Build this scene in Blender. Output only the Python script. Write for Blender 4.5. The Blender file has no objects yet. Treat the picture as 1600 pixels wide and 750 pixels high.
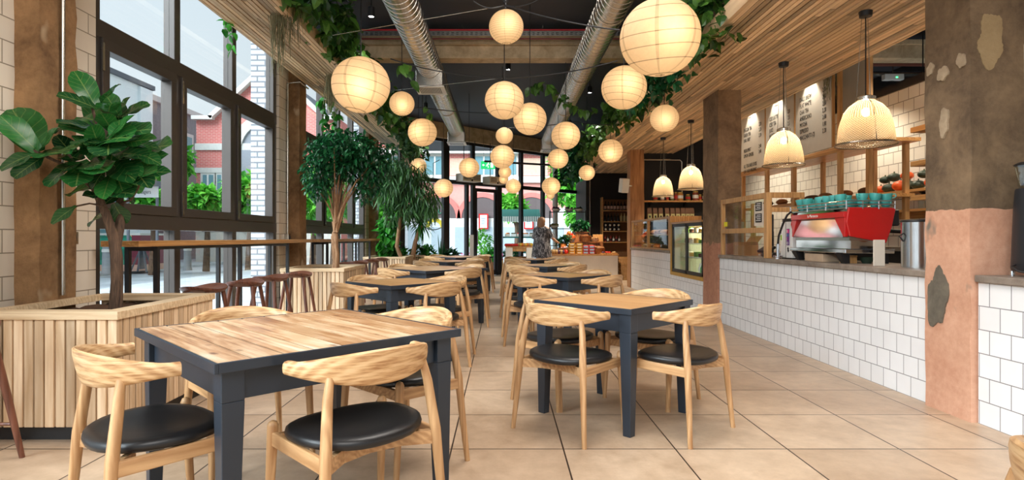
import bpy, math, random
import numpy as np
from mathutils import Vector, Matrix
PI = math.pi
R = math.radians
SC = bpy.context.scene
COL = SC.collection

# ------------------------------------------------------------------ camera, world, exposure
EYE = 1.134          # eye height
FPX = 905.0          # focal length in pixels of the 1600 px wide frame
VX, VY = 785.0, 371.0
cam_d = bpy.data.cameras.new('camera')
cam_d.sensor_width = 36.0
cam_d.lens = FPX / 1600 * 36.0
cam_d.shift_x = (800 - VX) / 1600
cam_d.shift_y = (VY - 375) / 1600
cam_d.clip_start = 0.02
cam_d.clip_end = 300
cam = bpy.data.objects.new('camera', cam_d)
cam.location = (0, 0, EYE)
cam.rotation_euler = (R(90), 0, 0)
COL.objects.link(cam)
SC.camera = cam

SC.view_settings.view_transform = 'Standard'
SC.view_settings.look = 'None'
SC.view_settings.gamma = 1.0
SC.view_settings.use_curve_mapping = False
SC.view_settings.exposure = 0.85
SC.cycles.use_denoising = True
SC.cycles.max_bounces = 8
SC.cycles.diffuse_bounces = 4
SC.cycles.glossy_bounces = 3
SC.cycles.transmission_bounces = 6
SC.cycles.transparent_max_bounces = 24
SC.cycles.sample_clamp_indirect = 4.0
SC.cycles.caustics_reflective = False
SC.cycles.caustics_refractive = False

world = bpy.data.worlds.new('overcast_sky')
SC.world = world
world.use_nodes = True
wn = world.node_tree
wbg = wn.nodes['Background']
wtc = wn.nodes.new('ShaderNodeTexCoord')
wsx = wn.nodes.new('ShaderNodeSeparateXYZ')
wrp = wn.nodes.new('ShaderNodeValToRGB')
wrp.color_ramp.elements[0].position = 0.0
wrp.color_ramp.elements[0].color = (0.80, 0.86, 0.88, 1)
wrp.color_ramp.elements[1].position = 0.6
wrp.color_ramp.elements[1].color = (0.62, 0.75, 0.86, 1)
wn.links.new(wtc.outputs['Generated'], wsx.inputs[0])
wn.links.new(wsx.outputs['Z'], wrp.inputs[0])
wn.links.new(wrp.outputs[0], wbg.inputs['Color'])
wbg.inputs['Strength'].default_value = 0.64


def lamp(name, kind, loc, energy, color, label, size=0.1, target=None, spot=60, blend=0.6, size_y=None):
    d = bpy.data.lights.new(name, kind)
    d.energy = energy
    d.color = color
    if kind == 'AREA':
        d.size = size
        if size_y:
            d.shape = 'RECTANGLE'; d.size_y = size_y
    elif kind in ('POINT', 'SPOT'):
        d.shadow_soft_size = size
    if kind == 'SPOT':
        d.spot_size = R(spot); d.spot_blend = blend
    o = bpy.data.objects.new(name, d)
    o.location = loc
    if target is not None:
        o.rotation_euler = (Vector(target) - Vector(loc)).to_track_quat('-Z', 'Y').to_euler()
    COL.objects.link(o)
    return o

WARM = (1.0, 0.74, 0.46)
# fill lights added out of view, above and behind the camera
lamp('ceiling_light_panel', 'AREA', (0.6, 3.6, 4.25), 100, (1.0, 0.93, 0.86), '', 1.6, (0.6, 3.6, 0), size_y=3.0)
lamp('ceiling_light_panel', 'AREA', (0.2, -0.8, 3.6), 70, (1.0, 0.96, 0.92), '', 2.5, (0.2, 3.5, 0.6), size_y=2.0)
# bright overcast daylight from over the street, behind the camera's left shoulder
sun = bpy.data.lights.new('daylight', 'SUN')
sun.energy = 6.5; sun.color = (0.86, 0.94, 1.0); sun.angle = R(50)
suno = bpy.data.objects.new('daylight', sun); COL.objects.link(suno)
suno.rotation_euler = Vector((0.62, 0.55, -0.62)).to_track_quat('-Z', 'Y').to_euler()


# ------------------------------------------------------------------ helpers
def s2l(c):
    c = c / 255.0
    return c / 12.92 if c <= 0.04045 else ((c + 0.055) / 1.055) ** 2.4


def rgb(r, g, b):
    return (s2l(r), s2l(g), s2l(b), 1.0)


def px(x, y, Y):
    """point of the room seen at pixel x, y at depth Y"""
    return Vector(((x - VX) / FPX * Y, Y, EYE + (VY - y) / FPX * Y))


def axes(ax, ay, az, loc=(0, 0, 0)):
    m = Matrix.Identity(4)
    for i, a in enumerate((ax, ay, az)):
        for k in range(3):
            m[k][i] = a[k]
    for k in range(3):
        m[k][3] = loc[k]
    return m


class MB:
    def __init__(s):
        s.v = []; s.f = []; s.n = 0; s.uv = {}
    def add(s, vs, fs):
        s.v.extend([tuple(p) for p in vs])
        b = s.n
        s.f.extend([tuple(i + b for i in q) for q in fs])
        s.n += len(vs)
        return s
    def xf(s, m, start=0):
        for i in range(start, s.n):
            s.v[i] = tuple(m @ Vector(s.v[i]))
        return s
    def box(s, x0, x1, y0, y1, z0, z1, m=None):
        vs = [Vector((x, y, z)) for z in (z0, z1) for y in (y0, y1) for x in (x0, x1)]
        if m is not None: vs = [m @ p for p in vs]
        return s.add(vs, [(0, 2, 3, 1), (4, 5, 7, 6), (0, 1, 5, 4), (2, 6, 7, 3), (0, 4, 6, 2), (1, 3, 7, 5)])
    def taper(s, c0, h0, c1, h1, m=None):
        """square post between centres c0, c1 with half sizes h0, h1 (x, y)"""
        vs = []
        for c, h in ((c0, h0), (c1, h1)):
            hx, hy = (h, h) if not isinstance(h, tuple) else h
            vs += [Vector((c[0] + sx * hx, c[1] + sy * hy, c[2])) for sx, sy in ((-1, -1), (1, -1), (1, 1), (-1, 1))]
        if m is not None: vs = [m @ p for p in vs]
        fs = [(3, 2, 1, 0), (4, 5, 6, 7)] + [(i, (i + 1) % 4, 4 + (i + 1) % 4, 4 + i) for i in range(4)]
        return s.add(vs, fs)
    def bar(s, a, b, w, h, up=(0, 0, 1)):
        """rectangular bar from a to b, w sideways, h along up"""
        a, b = Vector(a), Vector(b)
        t = (b - a).normalized()
        u = Vector(up); side = t.cross(u)
        if side.length < 1e-4: side = t.cross(Vector((1, 0, 0)))
        side.normalize(); u = side.cross(t)
        vs = []
        for p in (a, b):
            vs += [p - side * w / 2 - u * h / 2, p + side * w / 2 - u * h / 2, p + side * w / 2 + u * h / 2, p - side * w / 2 + u * h / 2]
        return s.add(vs, [(0, 1, 2, 3), (7, 6, 5, 4)] + [(i, 4 + i, 4 + (i + 1) % 4, (i + 1) % 4) for i in range(4)])
    def tube(s, path, rad, n=8, caps=True):
        path = [Vector(p) for p in path]
        k = len(path)
        if not isinstance(rad, (list, tuple)): rad = [rad] * k
        vs, fs = [], []
        prev = None
        for i, p in enumerate(path):
            t = (path[min(i + 1, k - 1)] - path[max(i - 1, 0)])
            if t.length < 1e-9: t = Vector((0, 0, 1))
            t.normalize()
            if prev is None:
                a = t.cross(Vector((0, 0, 1)))
                if a.length < 1e-3: a = t.cross(Vector((0, 1, 0)))
            else:
                a = prev - t * prev.dot(t)
                if a.length < 1e-6: a = t.cross(Vector((0, 1, 0)))
            a.normalize(); prev = a
            b = t.cross(a)
            for j in range(n):
                q = 2 * PI * j / n
                vs.append(p + (a * math.cos(q) + b * math.sin(q)) * rad[i])
        for i in range(k - 1):
            for j in range(n):
                j2 = (j + 1) % n
                fs.append((i * n + j, i * n + j2, (i + 1) * n + j2, (i + 1) * n + j))
        if caps:
            fs.append(tuple(reversed(range(n)))); fs.append(tuple((k - 1) * n + j for j in range(n)))
        return s.add(vs, fs)
    def lathe(s, prof, n=24, c=(0, 0, 0), sx=1.0, sy=1.0):
        """prof: list of (r, z) from bottom to top; r = 0 closes"""
        vs, fs, rows = [], [], []
        for r, z in prof:
            if r < 1e-6:
                rows.append([len(vs)]); vs.append(Vector((c[0], c[1], c[2] + z)))
            else:
                rows.append(list(range(len(vs), len(vs) + n)))
                for j in range(n):
                    a = 2 * PI * j / n
                    vs.append(Vector((c[0] + r * sx * math.cos(a), c[1] + r * sy * math.sin(a), c[2] + z)))
        for A, B in zip(rows, rows[1:]):
            for j in range(n):
                j2 = (j + 1) % n
                if len(A) == 1 and len(B) == 1: continue
                if len(A) == 1: fs.append((A[0], B[j2], B[j]))
                elif len(B) == 1: fs.append((A[j], A[j2], B[0]))
                else: fs.append((A[j], A[j2], B[j2], B[j]))
        return s.add(vs, fs)
    def ball(s, c, r, n=14, m=9, sz=1.0, sx=1.0, sy=1.0):
        prof = [(r * math.sin(PI * i / m), -r * sz * math.cos(PI * i / m)) for i in range(m + 1)]
        return s.lathe(prof, n, c, sx, sy)
    def prism(s, poly, z0, z1, m=None):
        k = len(poly)
        vs = [Vector((p[0], p[1], z)) for z in (z0, z1) for p in poly]
        if m is not None: vs = [m @ p for p in vs]
        return s.add(vs, [tuple(reversed(range(k))), tuple(range(k, 2 * k))] + [(i, (i + 1) % k, k + (i + 1) % k, k + i) for i in range(k)])
    def loft(s, rings, caps=True):
        n = len(rings[0]); vs = [p for r in rings for p in r]; fs = []
        for i in range(len(rings) - 1):
            for j in range(n):
                j2 = (j + 1) % n
                fs.append((i * n + j, i * n + j2, (i + 1) * n + j2, (i + 1) * n + j))
        if caps:
            fs.append(tuple(reversed(range(n)))); fs.append(tuple((len(rings) - 1) * n + j for j in range(n)))
        return s.add(vs, fs)
    def leaf(s, p, d, up, L, W, droop=0.3, fold=0.25, seg=3, shape=0):
        """one leaf of length L from p along d"""
        d = Vector(d).normalized(); up = Vector(up)
        side = d.cross(up)
        if side.length < 1e-3: side = d.cross(Vector((0.3, 1, 0.2)))
        side.normalize(); nrm = side.cross(d)
        vs = []
        for i in range(seg + 1):
            t = i / seg
            if shape == 0: w = math.sin(PI * (t * 0.92 + 0.06)) ** 0.8
            elif shape == 1: w = (math.sin(PI * (0.1 + 0.86 * t ** 1.25))) ** 0.75 * (0.75 + 0.35 * t)   # fiddle
            else: w = (math.sin(PI * (0.16 + 0.82 * t ** 0.8))) ** 0.9   # heart
            w *= W / 2
            c = Vector(p) + d * (L * t) - nrm * (droop * L * t * t)
            wav = 0.06 * W * math.sin(9 * t + L * 40) if shape == 1 else 0
            if shape == 1:
                for q, uu in enumerate((-1, 0, 1)): s.uv[s.n + len(vs) + q] = (uu, t)
            vs += [c - side * w + nrm * (fold * w + wav), c, c + side * w + nrm * (fold * w - wav)]
        fs = []
        for i in range(seg):
            a = 3 * i
            fs += [(a, a + 1, a + 4, a + 3), (a + 1, a + 2, a + 5, a + 4)]
        return s.add(vs, fs)
    def build(s, name, mat, parent=None, smooth=None, bevel=0.0, bseg=2, loc=None, subsurf=0):
        me = bpy.data.meshes.new(name)
        me.from_pydata(s.v, [], s.f)
        me.update()
        if s.uv:
            at = me.attributes.new('blade', 'FLOAT2', 'POINT')
            for i, q in s.uv.items(): at.data[i].vector = q
        if smooth is not None:
            me.polygons.foreach_set('use_smooth', [True] * len(me.polygons))
            if smooth < 170: me.set_sharp_from_angle(angle=R(smooth))
        if mat: me.materials.append(mat)
        o = bpy.data.objects.new(name, me)
        COL.objects.link(o)
        if parent is not None: o.parent = parent
        if loc is not None: o.location = loc
        if bevel:
            b = o.modifiers.new('bevel', 'BEVEL'); b.width = bevel; b.segments = bseg; b.limit_method = 'ANGLE'; b.angle_limit = R(40)
        if subsurf:
            b = o.modifiers.new('subsurf', 'SUBSURF'); b.levels = subsurf; b.render_levels = subsurf
        return o


def tag(o, label=None, cat=None, group=None, kind=None):
    if label: o['label'] = label
    if cat: o['category'] = cat
    if group: o['group'] = group
    if kind: o['kind'] = kind
    return o


def thing(name, label, cat, loc=(0, 0, 0), rz=0.0, group=None):
    o = bpy.data.objects.new(name, None)
    o.empty_display_size = 0.1
    COL.objects.link(o)
    o.location = loc; o.rotation_euler = (0, 0, rz)
    return tag(o, label, cat, group)


def dup(root, loc, rz=0.0, label=None, group=None, scale=None):
    def cp(o, parent):
        c = o.copy(); COL.objects.link(c)
        if parent is not None: c.parent = parent
        for k in list(o.children): cp(k, c)
        return c
    r = cp(root, None)
    r.location = loc; r.rotation_euler = (0, 0, rz)
    if scale is not None: r.scale = (scale,) * 3 if not isinstance(scale, tuple) else scale
    if label: r['label'] = label
    if group: r['group'] = group
    return r


def struct(o, label, cat=None):
    o['kind'] = 'structure'; o['label'] = label; o['category'] = cat or o.name.split('.')[0].split('_')[0]
    return o


def text(name, body, mat, m, size, parent=None, align='LEFT', extrude=0.0008, sx=1.0):
    c = bpy.data.curves.new(name, 'FONT')
    c.body = body; c.size = size; c.align_x = align; c.extrude = extrude
    c.resolution_u = 2
    c.materials.append(mat)
    tmp = bpy.data.objects.new(name, c)
    COL.objects.link(tmp)
    dg = bpy.context.evaluated_depsgraph_get()
    me = bpy.data.meshes.new_from_object(tmp.evaluated_get(dg))
    bpy.data.objects.remove(tmp); bpy.data.curves.remove(c)
    o = bpy.data.objects.new(name, me)
    COL.objects.link(o)
    if parent is not None: o.parent = parent
    o.matrix_local = m @ Matrix.Diagonal((sx, 1, 1, 1))
    return o

FACE_NEG_X = ((0, -1, 0), (0, 0, 1), (-1, 0, 0))     # lettering that faces the aisle from the +x side
FACE_NEG_Y = ((1, 0, 0), (0, 0, 1), (0, -1, 0))      # lettering that faces the camera
ORD = ['first', 'second', 'third', 'fourth', 'fifth', 'sixth', 'seventh', 'eighth', 'ninth', 'tenth', 'eleventh', 'twelfth', 'thirteenth', 'fourteenth', 'fifteenth', 'sixteenth', 'seventeenth', 'eighteenth', 'nineteenth', 'twentieth', 'twenty-first', 'twenty-second', 'twenty-third', 'twenty-fourth']


# ------------------------------------------------------------------ materials
class NT:
    def __init__(s, name):
        s.m = bpy.data.materials.new(name); s.m.use_nodes = True
        s.t = s.m.node_tree; s.p = s.t.nodes['Principled BSDF']; s.out = s.t.nodes['Material Output']
    def n(s, typ, **kw):
        x = s.t.nodes.new('ShaderNode' + typ)
        for k, v in kw.items(): setattr(x, k, v)
        return x
    def l(s, a, b): s.t.links.new(a, b)
    def val(s, sock, v):
        if hasattr(v, 'is_linked') or hasattr(v, 'node'): s.l(v, sock)
        else: sock.default_value = v
    def math(s, op, a, b=0.0, c=0.0):
        x = s.n('Math', operation=op)
        for i, v in enumerate((a, b, c)): s.val(x.inputs[i], v)
        return x.outputs[0]
    def coord(s, kind='Object'):
        return s.n('TexCoord').outputs[kind]
    def mapping(s, vec, scale=(1, 1, 1), loc=(0, 0, 0), rot=(0, 0, 0)):
        x = s.n('Mapping'); s.l(vec, x.inputs['Vector'])
        x.inputs['Scale'].default_value = scale; x.inputs['Location'].default_value = loc; x.inputs['Rotation'].default_value = rot
        return x.outputs[0]
    def noise(s, vec, scale, detail=4, rough=0.55, dist=0.0):
        x = s.n('TexNoise'); s.l(vec, x.inputs['Vector'])
        x.inputs['Scale'].default_value = scale; x.inputs['Detail'].default_value = detail
        x.inputs['Roughness'].default_value = rough; x.inputs['Distortion'].default_value = dist
        return x.outputs['Fac']
    def ramp(s, fac, stops, interp='LINEAR'):
        x = s.n('ValToRGB'); s.l(fac, x.inputs[0]); cr = x.color_ramp; cr.interpolation = interp
        while len(cr.elements) < len(stops): cr.elements.new(0.5)
        for e, (p, c) in zip(cr.elements, stops):
            e.position = p; e.color = c if len(c) == 4 else (*c, 1)
        return x.outputs[0]
    def mix(s, fac, a, b, mode='MIX'):
        x = s.n('Mix', data_type='RGBA', blend_type=mode)
        s.val(x.inputs[0], fac); s.val(x.inputs[6], a); s.val(x.inputs[7], b)
        return x.outputs[2]
    def bump(s, h, strength=0.3, dist=0.01):
        x = s.n('Bump'); x.inputs['Strength'].default_value = strength; x.inputs['Distance'].default_value = dist
        s.l(h, x.inputs['Height']); s.l(x.outputs[0], s.p.inputs['Normal'])
    def sep(s, vec):
        x = s.n('SeparateXYZ'); s.l(vec, x.inputs[0]); return x.outputs
    def comb(s, a, b, c=0.0):
        x = s.n('CombineXYZ')
        for i, v in enumerate((a, b, c)): s.val(x.inputs[i], v)
        return x.outputs[0]
    def base(s, v): s.val(s.p.inputs['Base Color'], v)
    def rough(s, v): s.val(s.p.inputs['Roughness'], v)
    def island(s): return s.n('NewGeometry').outputs['Random Per Island']
    def objrand(s): return s.n('ObjectInfo').outputs['Random']


def plain(name, col, rough=0.5, metal=0.0, var=0.06, spec=0.5, coat=0.0):
    t = NT(name)
    nz = t.noise(t.coord(), 9, 3)
    k = t.ramp(nz, [(0.3, (1 - var,) * 3), (0.7, (1 + 0 * var,) * 3)])
    t.base(t.mix(1.0, col, k, 'MULTIPLY'))
    t.rough(rough); t.p.inputs['Metallic'].default_value = metal
    t.p.inputs['Specular IOR Level'].default_value = spec
    t.p.inputs['Coat Weight'].default_value = coat
    return t.m


def wood(name, dark, light, axis='Z', grain=1.0, rough=0.5, island=0.0, ring=0.5, objvar=0.0):
    """grain runs along axis"""
    t = NT(name)
    sc = {'X': (0.08, 1, 1), 'Y': (1, 0.08, 1), 'Z': (1, 1, 0.08)}[axis]
    off = t.comb(t.math('MULTIPLY', t.objrand(), 7.0), t.math('MULTIPLY', t.island(), 11.0), t.math('MULTIPLY', t.island(), 5.0))
    va = t.n('VectorMath', operation='ADD'); t.l(t.coord(), va.inputs[0]); t.l(off, va.inputs[1])
    v = t.mapping(va.outputs[0], scale=sc)
    n1 = t.noise(v, 28 * grain, 5, 0.6, 0.6)
    w = t.n('TexWave', wave_type='RINGS', rings_direction='SPHERICAL' if ring > 0.9 else {'X': 'X', 'Y': 'Y', 'Z': 'Z'}[axis])
    t.l(v, w.inputs['Vector']); w.inputs['Scale'].default_value = 14 * grain; w.inputs['Distortion'].default_value = 9.0
    w.inputs['Detail'].default_value = 1.0; w.inputs['Detail Scale'].default_value = 1.2
    f = t.math('ADD', t.math('MULTIPLY', n1, 1 - ring * 0.6), t.math('MULTIPLY', w.outputs['Fac'], ring * 0.6))
    c = t.ramp(f, [(0.30, dark), (0.52, tuple((a + b) / 2 for a, b in zip(dark, light))), (0.70, light)])
    if island:
        k = t.ramp(t.island(), [(0.0, (1 - island,) * 3), (0.35, (1 - island * 0.45, 1 - island * 0.5, 1 - island * 0.55)), (0.7, (1, 0.97, 0.93)), (1.0, (1 + island * 0.45, 1 + island * 0.45, 1 + island * 0.5))])
        c = t.mix(1.0, c, k, 'MULTIPLY')
    if objvar:
        k = t.ramp(t.objrand(), [(0.0, (1 - objvar,) * 3), (1.0, (1 + objvar * 0.4,) * 3)])
        c = t.mix(1.0, c, k, 'MULTIPLY')
    t.base(c); t.rough(rough)
    t.bump(f, 0.08, 0.004)
    return t.m


def tiles(name, u, v, w, h, col, grout, offset=0.5, loc=(0, 0), mortar=0.006, rough=0.15, var=0.05, bump=0.4):
    """square tiles on the plane of axes u, v (object = world coordinates)"""
    t = NT(name)
    s = t.sep(t.coord())
    ix = {'X': 0, 'Y': 1, 'Z': 2}
    vec = t.comb(t.math('SUBTRACT', s[ix[u]], loc[0]), t.math('SUBTRACT', s[ix[v]], loc[1]))
    b = t.n('TexBrick'); b.offset = offset; b.offset_frequency = 2; b.squash = 1.0
    t.l(vec, b.inputs['Vector'])
    b.inputs['Scale'].default_value = 1.0
    b.inputs['Brick Width'].default_value = w; b.inputs['Row Height'].default_value = h
    b.inputs['Mortar Size'].default_value = mortar; b.inputs['Mortar Smooth'].default_value = 0.1
    b.inputs['Bias'].default_value = 0.0
    b.inputs['Color1'].default_value = col
    b.inputs['Color2'].default_value = tuple(x * (1 - var) for x in col[:3]) + (1,)
    b.inputs['Mortar'].default_value = grout
    nz = t.noise(t.coord(), 3.0, 4)
    t.base(t.mix(1.0, b.outputs['Color'], t.ramp(nz, [(0.3, (0.94,) * 3), (0.7, (1,) * 3)]), 'MULTIPLY'))
    t.rough(t.math('ADD', t.math('MULTIPLY', b.outputs['Fac'], 0.6), rough))
    t.bump(t.math('SUBTRACT', 1.0, b.outputs['Fac']), bump, 0.004)
    return t.m


def concrete(name, lo, hi, patches=None, scale=2.2, rough=0.85, split=None, lowlo=None, lowhi=None, wob=0.02):
    """mottled cast concrete; below height split another plaster colour"""
    t = NT(name)
    co = t.coord()
    n1 = t.noise(co, scale, 8, 0.65, 0.4)
    n2 = t.noise(co, 22, 6, 0.7)
    c = t.ramp(t.math('ADD', t.math('MULTIPLY', n1, 0.75), t.math('MULTIPLY', n2, 0.25)), [(0.32, lo), (0.66, hi)])
    if patches:
        pn = t.noise(t.mapping(co, scale=(1, 1, 0.7), loc=(3.1, 1.7, 0.3)), 2.6, 3, 0.5)
        c = t.mix(t.ramp(pn, [(0.60, (0, 0, 0)), (0.66, (1, 1, 1))]), c, patches)
    if split is not None:
        z = t.sep(co)[2]
        zz = t.math('ADD', z, t.math('MULTIPLY', t.math('SUBTRACT', t.noise(co, 9, 3), 0.5), wob * 2))
        c2 = t.ramp(t.math('ADD', t.math('MULTIPLY', n1, 0.6), t.math('MULTIPLY', n2, 0.4)), [(0.3, lowlo), (0.7, lowhi)])
        pn = t.noise(t.mapping(co, scale=(1, 1, 0.8), loc=(7.3, 0.4, 2.0)), 2.0, 4, 0.6)
        c2 = t.mix(t.ramp(pn, [(0.66, (0, 0, 0)), (0.70, (1, 1, 1))]), c2, rgb(120, 112, 100))
        c = t.mix(t.math('LESS_THAN', zz, split), c, c2)
    t.base(c); t.rough(rough)
    t.bump(t.math('ADD', t.math('MULTIPLY', n1, 0.5), t.math('MULTIPLY', n2, 0.5)), 0.5, 0.02)
    return t.m


def leafmat(name, dark, light, rough=0.4, trans=0.25, vein=False):
    t = NT(name)
    c = t.ramp(t.island(), [(0.0, dark), (0.7, light), (1.0, tuple(min(1, x * 1.35) for x in light[:3]) + (1,))])
    if vein:      # pale midrib and side veins along the blade
        at = t.n('Attribute', attribute_name='blade'); q = t.sep(at.outputs['Vector'])
        au = t.math('ABSOLUTE', q[0])
        mid = t.math('LESS_THAN', au, 0.05)
        fr = t.math('FRACT', t.math('SUBTRACT', t.math('MULTIPLY', q[1], 7.0), t.math('MULTIPLY', au, 1.6)))
        sv = t.math('MULTIPLY', t.math('LESS_THAN', fr, 0.10), 0.6)
        c = t.mix(t.math('MULTIPLY', t.math('MAXIMUM', mid, sv), 0.5), c, rgb(150, 176, 96))
    nz = t.noise(t.coord(), 30, 2)
    c = t.mix(1.0, c, t.ramp(nz, [(0.3, (0.8,) * 3), (0.7, (1.1,) * 3)]), 'MULTIPLY')
    t.base(c); t.rough(rough)
    tr = t.n('BsdfTranslucent'); t.l(c, tr.inputs['Color'])
    mx = t.n('MixShader'); mx.inputs[0].default_value = trans
    t.l(t.p.outputs[0], mx.inputs[1]); t.l(tr.outputs[0], mx.inputs[2]); t.l(mx.outputs[0], t.out.inputs['Surface'])
    return t.m


def glass(name, tint=(0.97, 0.985, 0.985, 1), refl=1.0, rough=0.0, base=0.0):
    t = NT(name)
    tr = t.n('BsdfTransparent'); tr.inputs[0].default_value = tint
    gl = t.n('BsdfGlossy'); gl.inputs['Roughness'].default_value = rough; gl.inputs[0].default_value = (1, 1, 1, 1)
    fr = t.n('Fresnel'); fr.inputs[0].default_value = 1.45
    fac = t.math('ADD', t.math('MULTIPLY', fr.outputs[0], refl), base)
    fac = t.math('MULTIPLY', fac, t.math('SUBTRACT', 1.0, t.n('NewGeometry').outputs['Backfacing']))
    mx = t.n('MixShader'); t.l(fac, mx.inputs[0]); t.l(tr.outputs[0], mx.inputs[1]); t.l(gl.outputs[0], mx.inputs[2])
    t.l(mx.outputs[0], t.out.inputs['Surface'])
    return t.m


def emit(name, col, strength):
    t = NT(name)
    e = t.n('Emission'); e.inputs[0].default_value = col; e.inputs[1].default_value = strength
    t.l(e.outputs[0], t.out.inputs['Surface'])
    return t.m

M = {}
M['black_metal'] = plain('black_metal', rgb(28, 28, 30), 0.45)
M['navy'] = plain('navy_paint', rgb(40, 49, 60), 0.38)
M['bronze'] = plain('bronze_frame', rgb(72, 66, 62), 0.4, 0.2)
M['darkframe'] = plain('dark_frame', rgb(44, 42, 44), 0.4)
M['steel'] = plain('steel', rgb(205, 205, 205), 0.22, 1.0)
M['chrome'] = plain('chrome', rgb(225, 225, 228), 0.07, 1.0)
M['galv'] = plain('galvanised', rgb(196, 192, 184), 0.27, 1.0)
M['white'] = plain('white_paint', rgb(235, 234, 230), 0.4)
M['offwhite'] = plain('offwhite_board', rgb(222, 214, 200), 0.6)
M['cream'] = plain('cream_plaster', rgb(226, 214, 198), 0.8)
M['blackwall'] = plain('black_wall', rgb(26, 24, 26), 0.7)
M['ceiling'] = plain('dark_ceiling', rgb(58, 58, 64), 0.7)
M['leather'] = plain('black_leather', rgb(27, 26, 27), 0.38, var=0.15)
M['red'] = plain('red_enamel', rgb(196, 28, 28), 0.22, coat=0.5)
M['turq'] = plain('turquoise_glaze', rgb(86, 190, 186), 0.2, coat=0.4)
M['turqin'] = plain('turquoise_inside', rgb(50, 150, 130), 0.25)
M['soil'] = plain('bark_soil', rgb(92, 66, 48), 0.95, var=0.5)
M['darktxt'] = plain('dark_lettering', rgb(40, 36, 34), 0.7)
M['whitetxt'] = plain('white_lettering', rgb(240, 238, 232), 0.6)
M['oak'] = wood('oak_chair', rgb(170, 124, 80), rgb(218, 176, 128), 'Y', 1.0, 0.42, ring=0.3, objvar=0.12)
ob = NT('oak_back')
oq = ob.sep(ob.n('Attribute', attribute_name='blade').outputs['Vector'])
orr = ob.objrand()
ov = ob.comb(ob.math('ADD', ob.math('MULTIPLY', oq[0], 0.10), ob.math('MULTIPLY', orr, 9.0)), oq[1], 0.0)
og = ob.noise(ov, 120, 5, 0.6, 0.2)
oc_ = ob.math('ADD', ob.math('MULTIPLY', oq[1], 150.0), ob.math('MULTIPLY', ob.math('POWER', ob.math('ABSOLUTE', ob.math('SUBTRACT', oq[0], ob.math('MULTIPLY', ob.math('SUBTRACT', orr, 0.5), 0.2))), 2.0), 190.0))
oc_ = ob.math('ADD', oc_, ob.math('MULTIPLY', ob.noise(ov, 14, 2), 5.0))
ow = ob.math('POWER', ob.math('MULTIPLY', ob.math('ADD', ob.math('SINE', oc_), 1.0), 0.5), 1.6)
of_ = ob.math('ADD', ob.math('MULTIPLY', og, 0.84), ob.math('MULTIPLY', ow, 0.16))
ocl = ob.ramp(of_, [(0.30, rgb(160, 112, 70)), (0.46, rgb(204, 162, 114)), (0.60, rgb(224, 188, 142))])
ob.base(ob.mix(1.0, ocl, ob.ramp(orr, [(0.0, (0.88,) * 3), (1.0, (1.05,) * 3)]), 'MULTIPLY')); ob.rough(0.4); ob.bump(of_, 0.08, 0.003)
M['oakback'] = ob.m
M['oakleg'] = wood('oak_leg', rgb(170, 124, 80), rgb(216, 174, 126), 'Z', 1.0, 0.42, ring=0.3, objvar=0.12)
M['plank'] = wood('reclaimed_plank', rgb(158, 118, 84), rgb(232, 204, 168), 'X', 0.9, 0.28, island=0.22, ring=0.25)
pt_ = NT('worn_plank')
pco = pt_.coord(); pis = pt_.island()
pof = pt_.n('VectorMath', operation='ADD'); pt_.l(pco, pof.inputs[0]); pt_.l(pt_.comb(pt_.math('MULTIPLY', pis, 13.0), pt_.math('MULTIPLY', pis, 7.0)), pof.inputs[1])
pv_ = pof.outputs[0]
pg1 = pt_.noise(pt_.mapping(pv_, scale=(0.05, 1, 1)), 55, 5, 0.65, 0.3)
pg2 = pt_.noise(pt_.mapping(pv_, scale=(0.22, 1, 1)), 9, 4, 0.6, 0.3)
pc = pt_.ramp(pt_.math('ADD', pt_.math('MULTIPLY', pg1, 0.45), pt_.math('MULTIPLY', pg2, 0.55)), [(0.34, rgb(128, 86, 58)), (0.46, rgb(184, 142, 102)), (0.56, rgb(212, 182, 146)), (0.68, rgb(228, 212, 192))])
pk_ = pt_.ramp(pis, [(0.0, (0.62, 0.52, 0.46)), (0.3, (0.90, 0.78, 0.68)), (0.6, (1.0, 0.98, 0.97)), (1.0, (1.12, 1.10, 1.10))])
pc = pt_.mix(1.0, pc, pk_, 'MULTIPLY')
pvo = pt_.n('TexVoronoi'); pt_.l(pt_.mapping(pv_, scale=(0.55, 1, 1)), pvo.inputs[0]); pvo.inputs['Scale'].default_value = 9.0
pkn = pt_.ramp(pvo.outputs['Distance'], [(0.05, (1, 1, 1)), (0.16, (0, 0, 0))])
pc = pt_.mix(pt_.math('MULTIPLY', pkn, 0.8), pc, rgb(96, 56, 36))
pt_.base(pc); pt_.rough(pt_.math('ADD', 0.22, pt_.math('MULTIPLY', pg1, 0.2))); pt_.bump(pg1, 0.12, 0.004)
M['plank'] = pt_.m
M['topwood'] = wood('table_wood', rgb(186, 138, 92), rgb(220, 176, 124), 'X', 1.2, 0.35, island=0.12, ring=0.3)
M['bartop'] = wood('bar_top', rgb(170, 116, 62), rgb(214, 164, 104), 'Y', 1.0, 0.35, ring=0.3)
M['slat'] = wood('cladding_slat', rgb(206, 172, 134), rgb(236, 212, 180), 'Z', 1.0, 0.55, island=0.5, ring=0.3)
M['rim'] = wood('planter_rim', rgb(204, 172, 132), rgb(236, 212, 176), 'X', 0.9, 0.5, ring=0.3)
M['soffit'] = wood('soffit_slat', rgb(212, 180, 140), rgb(238, 212, 176), 'Y', 0.5, 0.6, island=0.55, ring=0.3)
M['timber'] = wood('timber_frame', rgb(170, 122, 70), rgb(214, 168, 112), 'Z', 1.0, 0.45, ring=0.3)
M['walnut'] = wood('walnut_stool', rgb(80, 46, 34), rgb(132, 82, 62), 'Z', 1.0, 0.35, ring=0.3)
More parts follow.
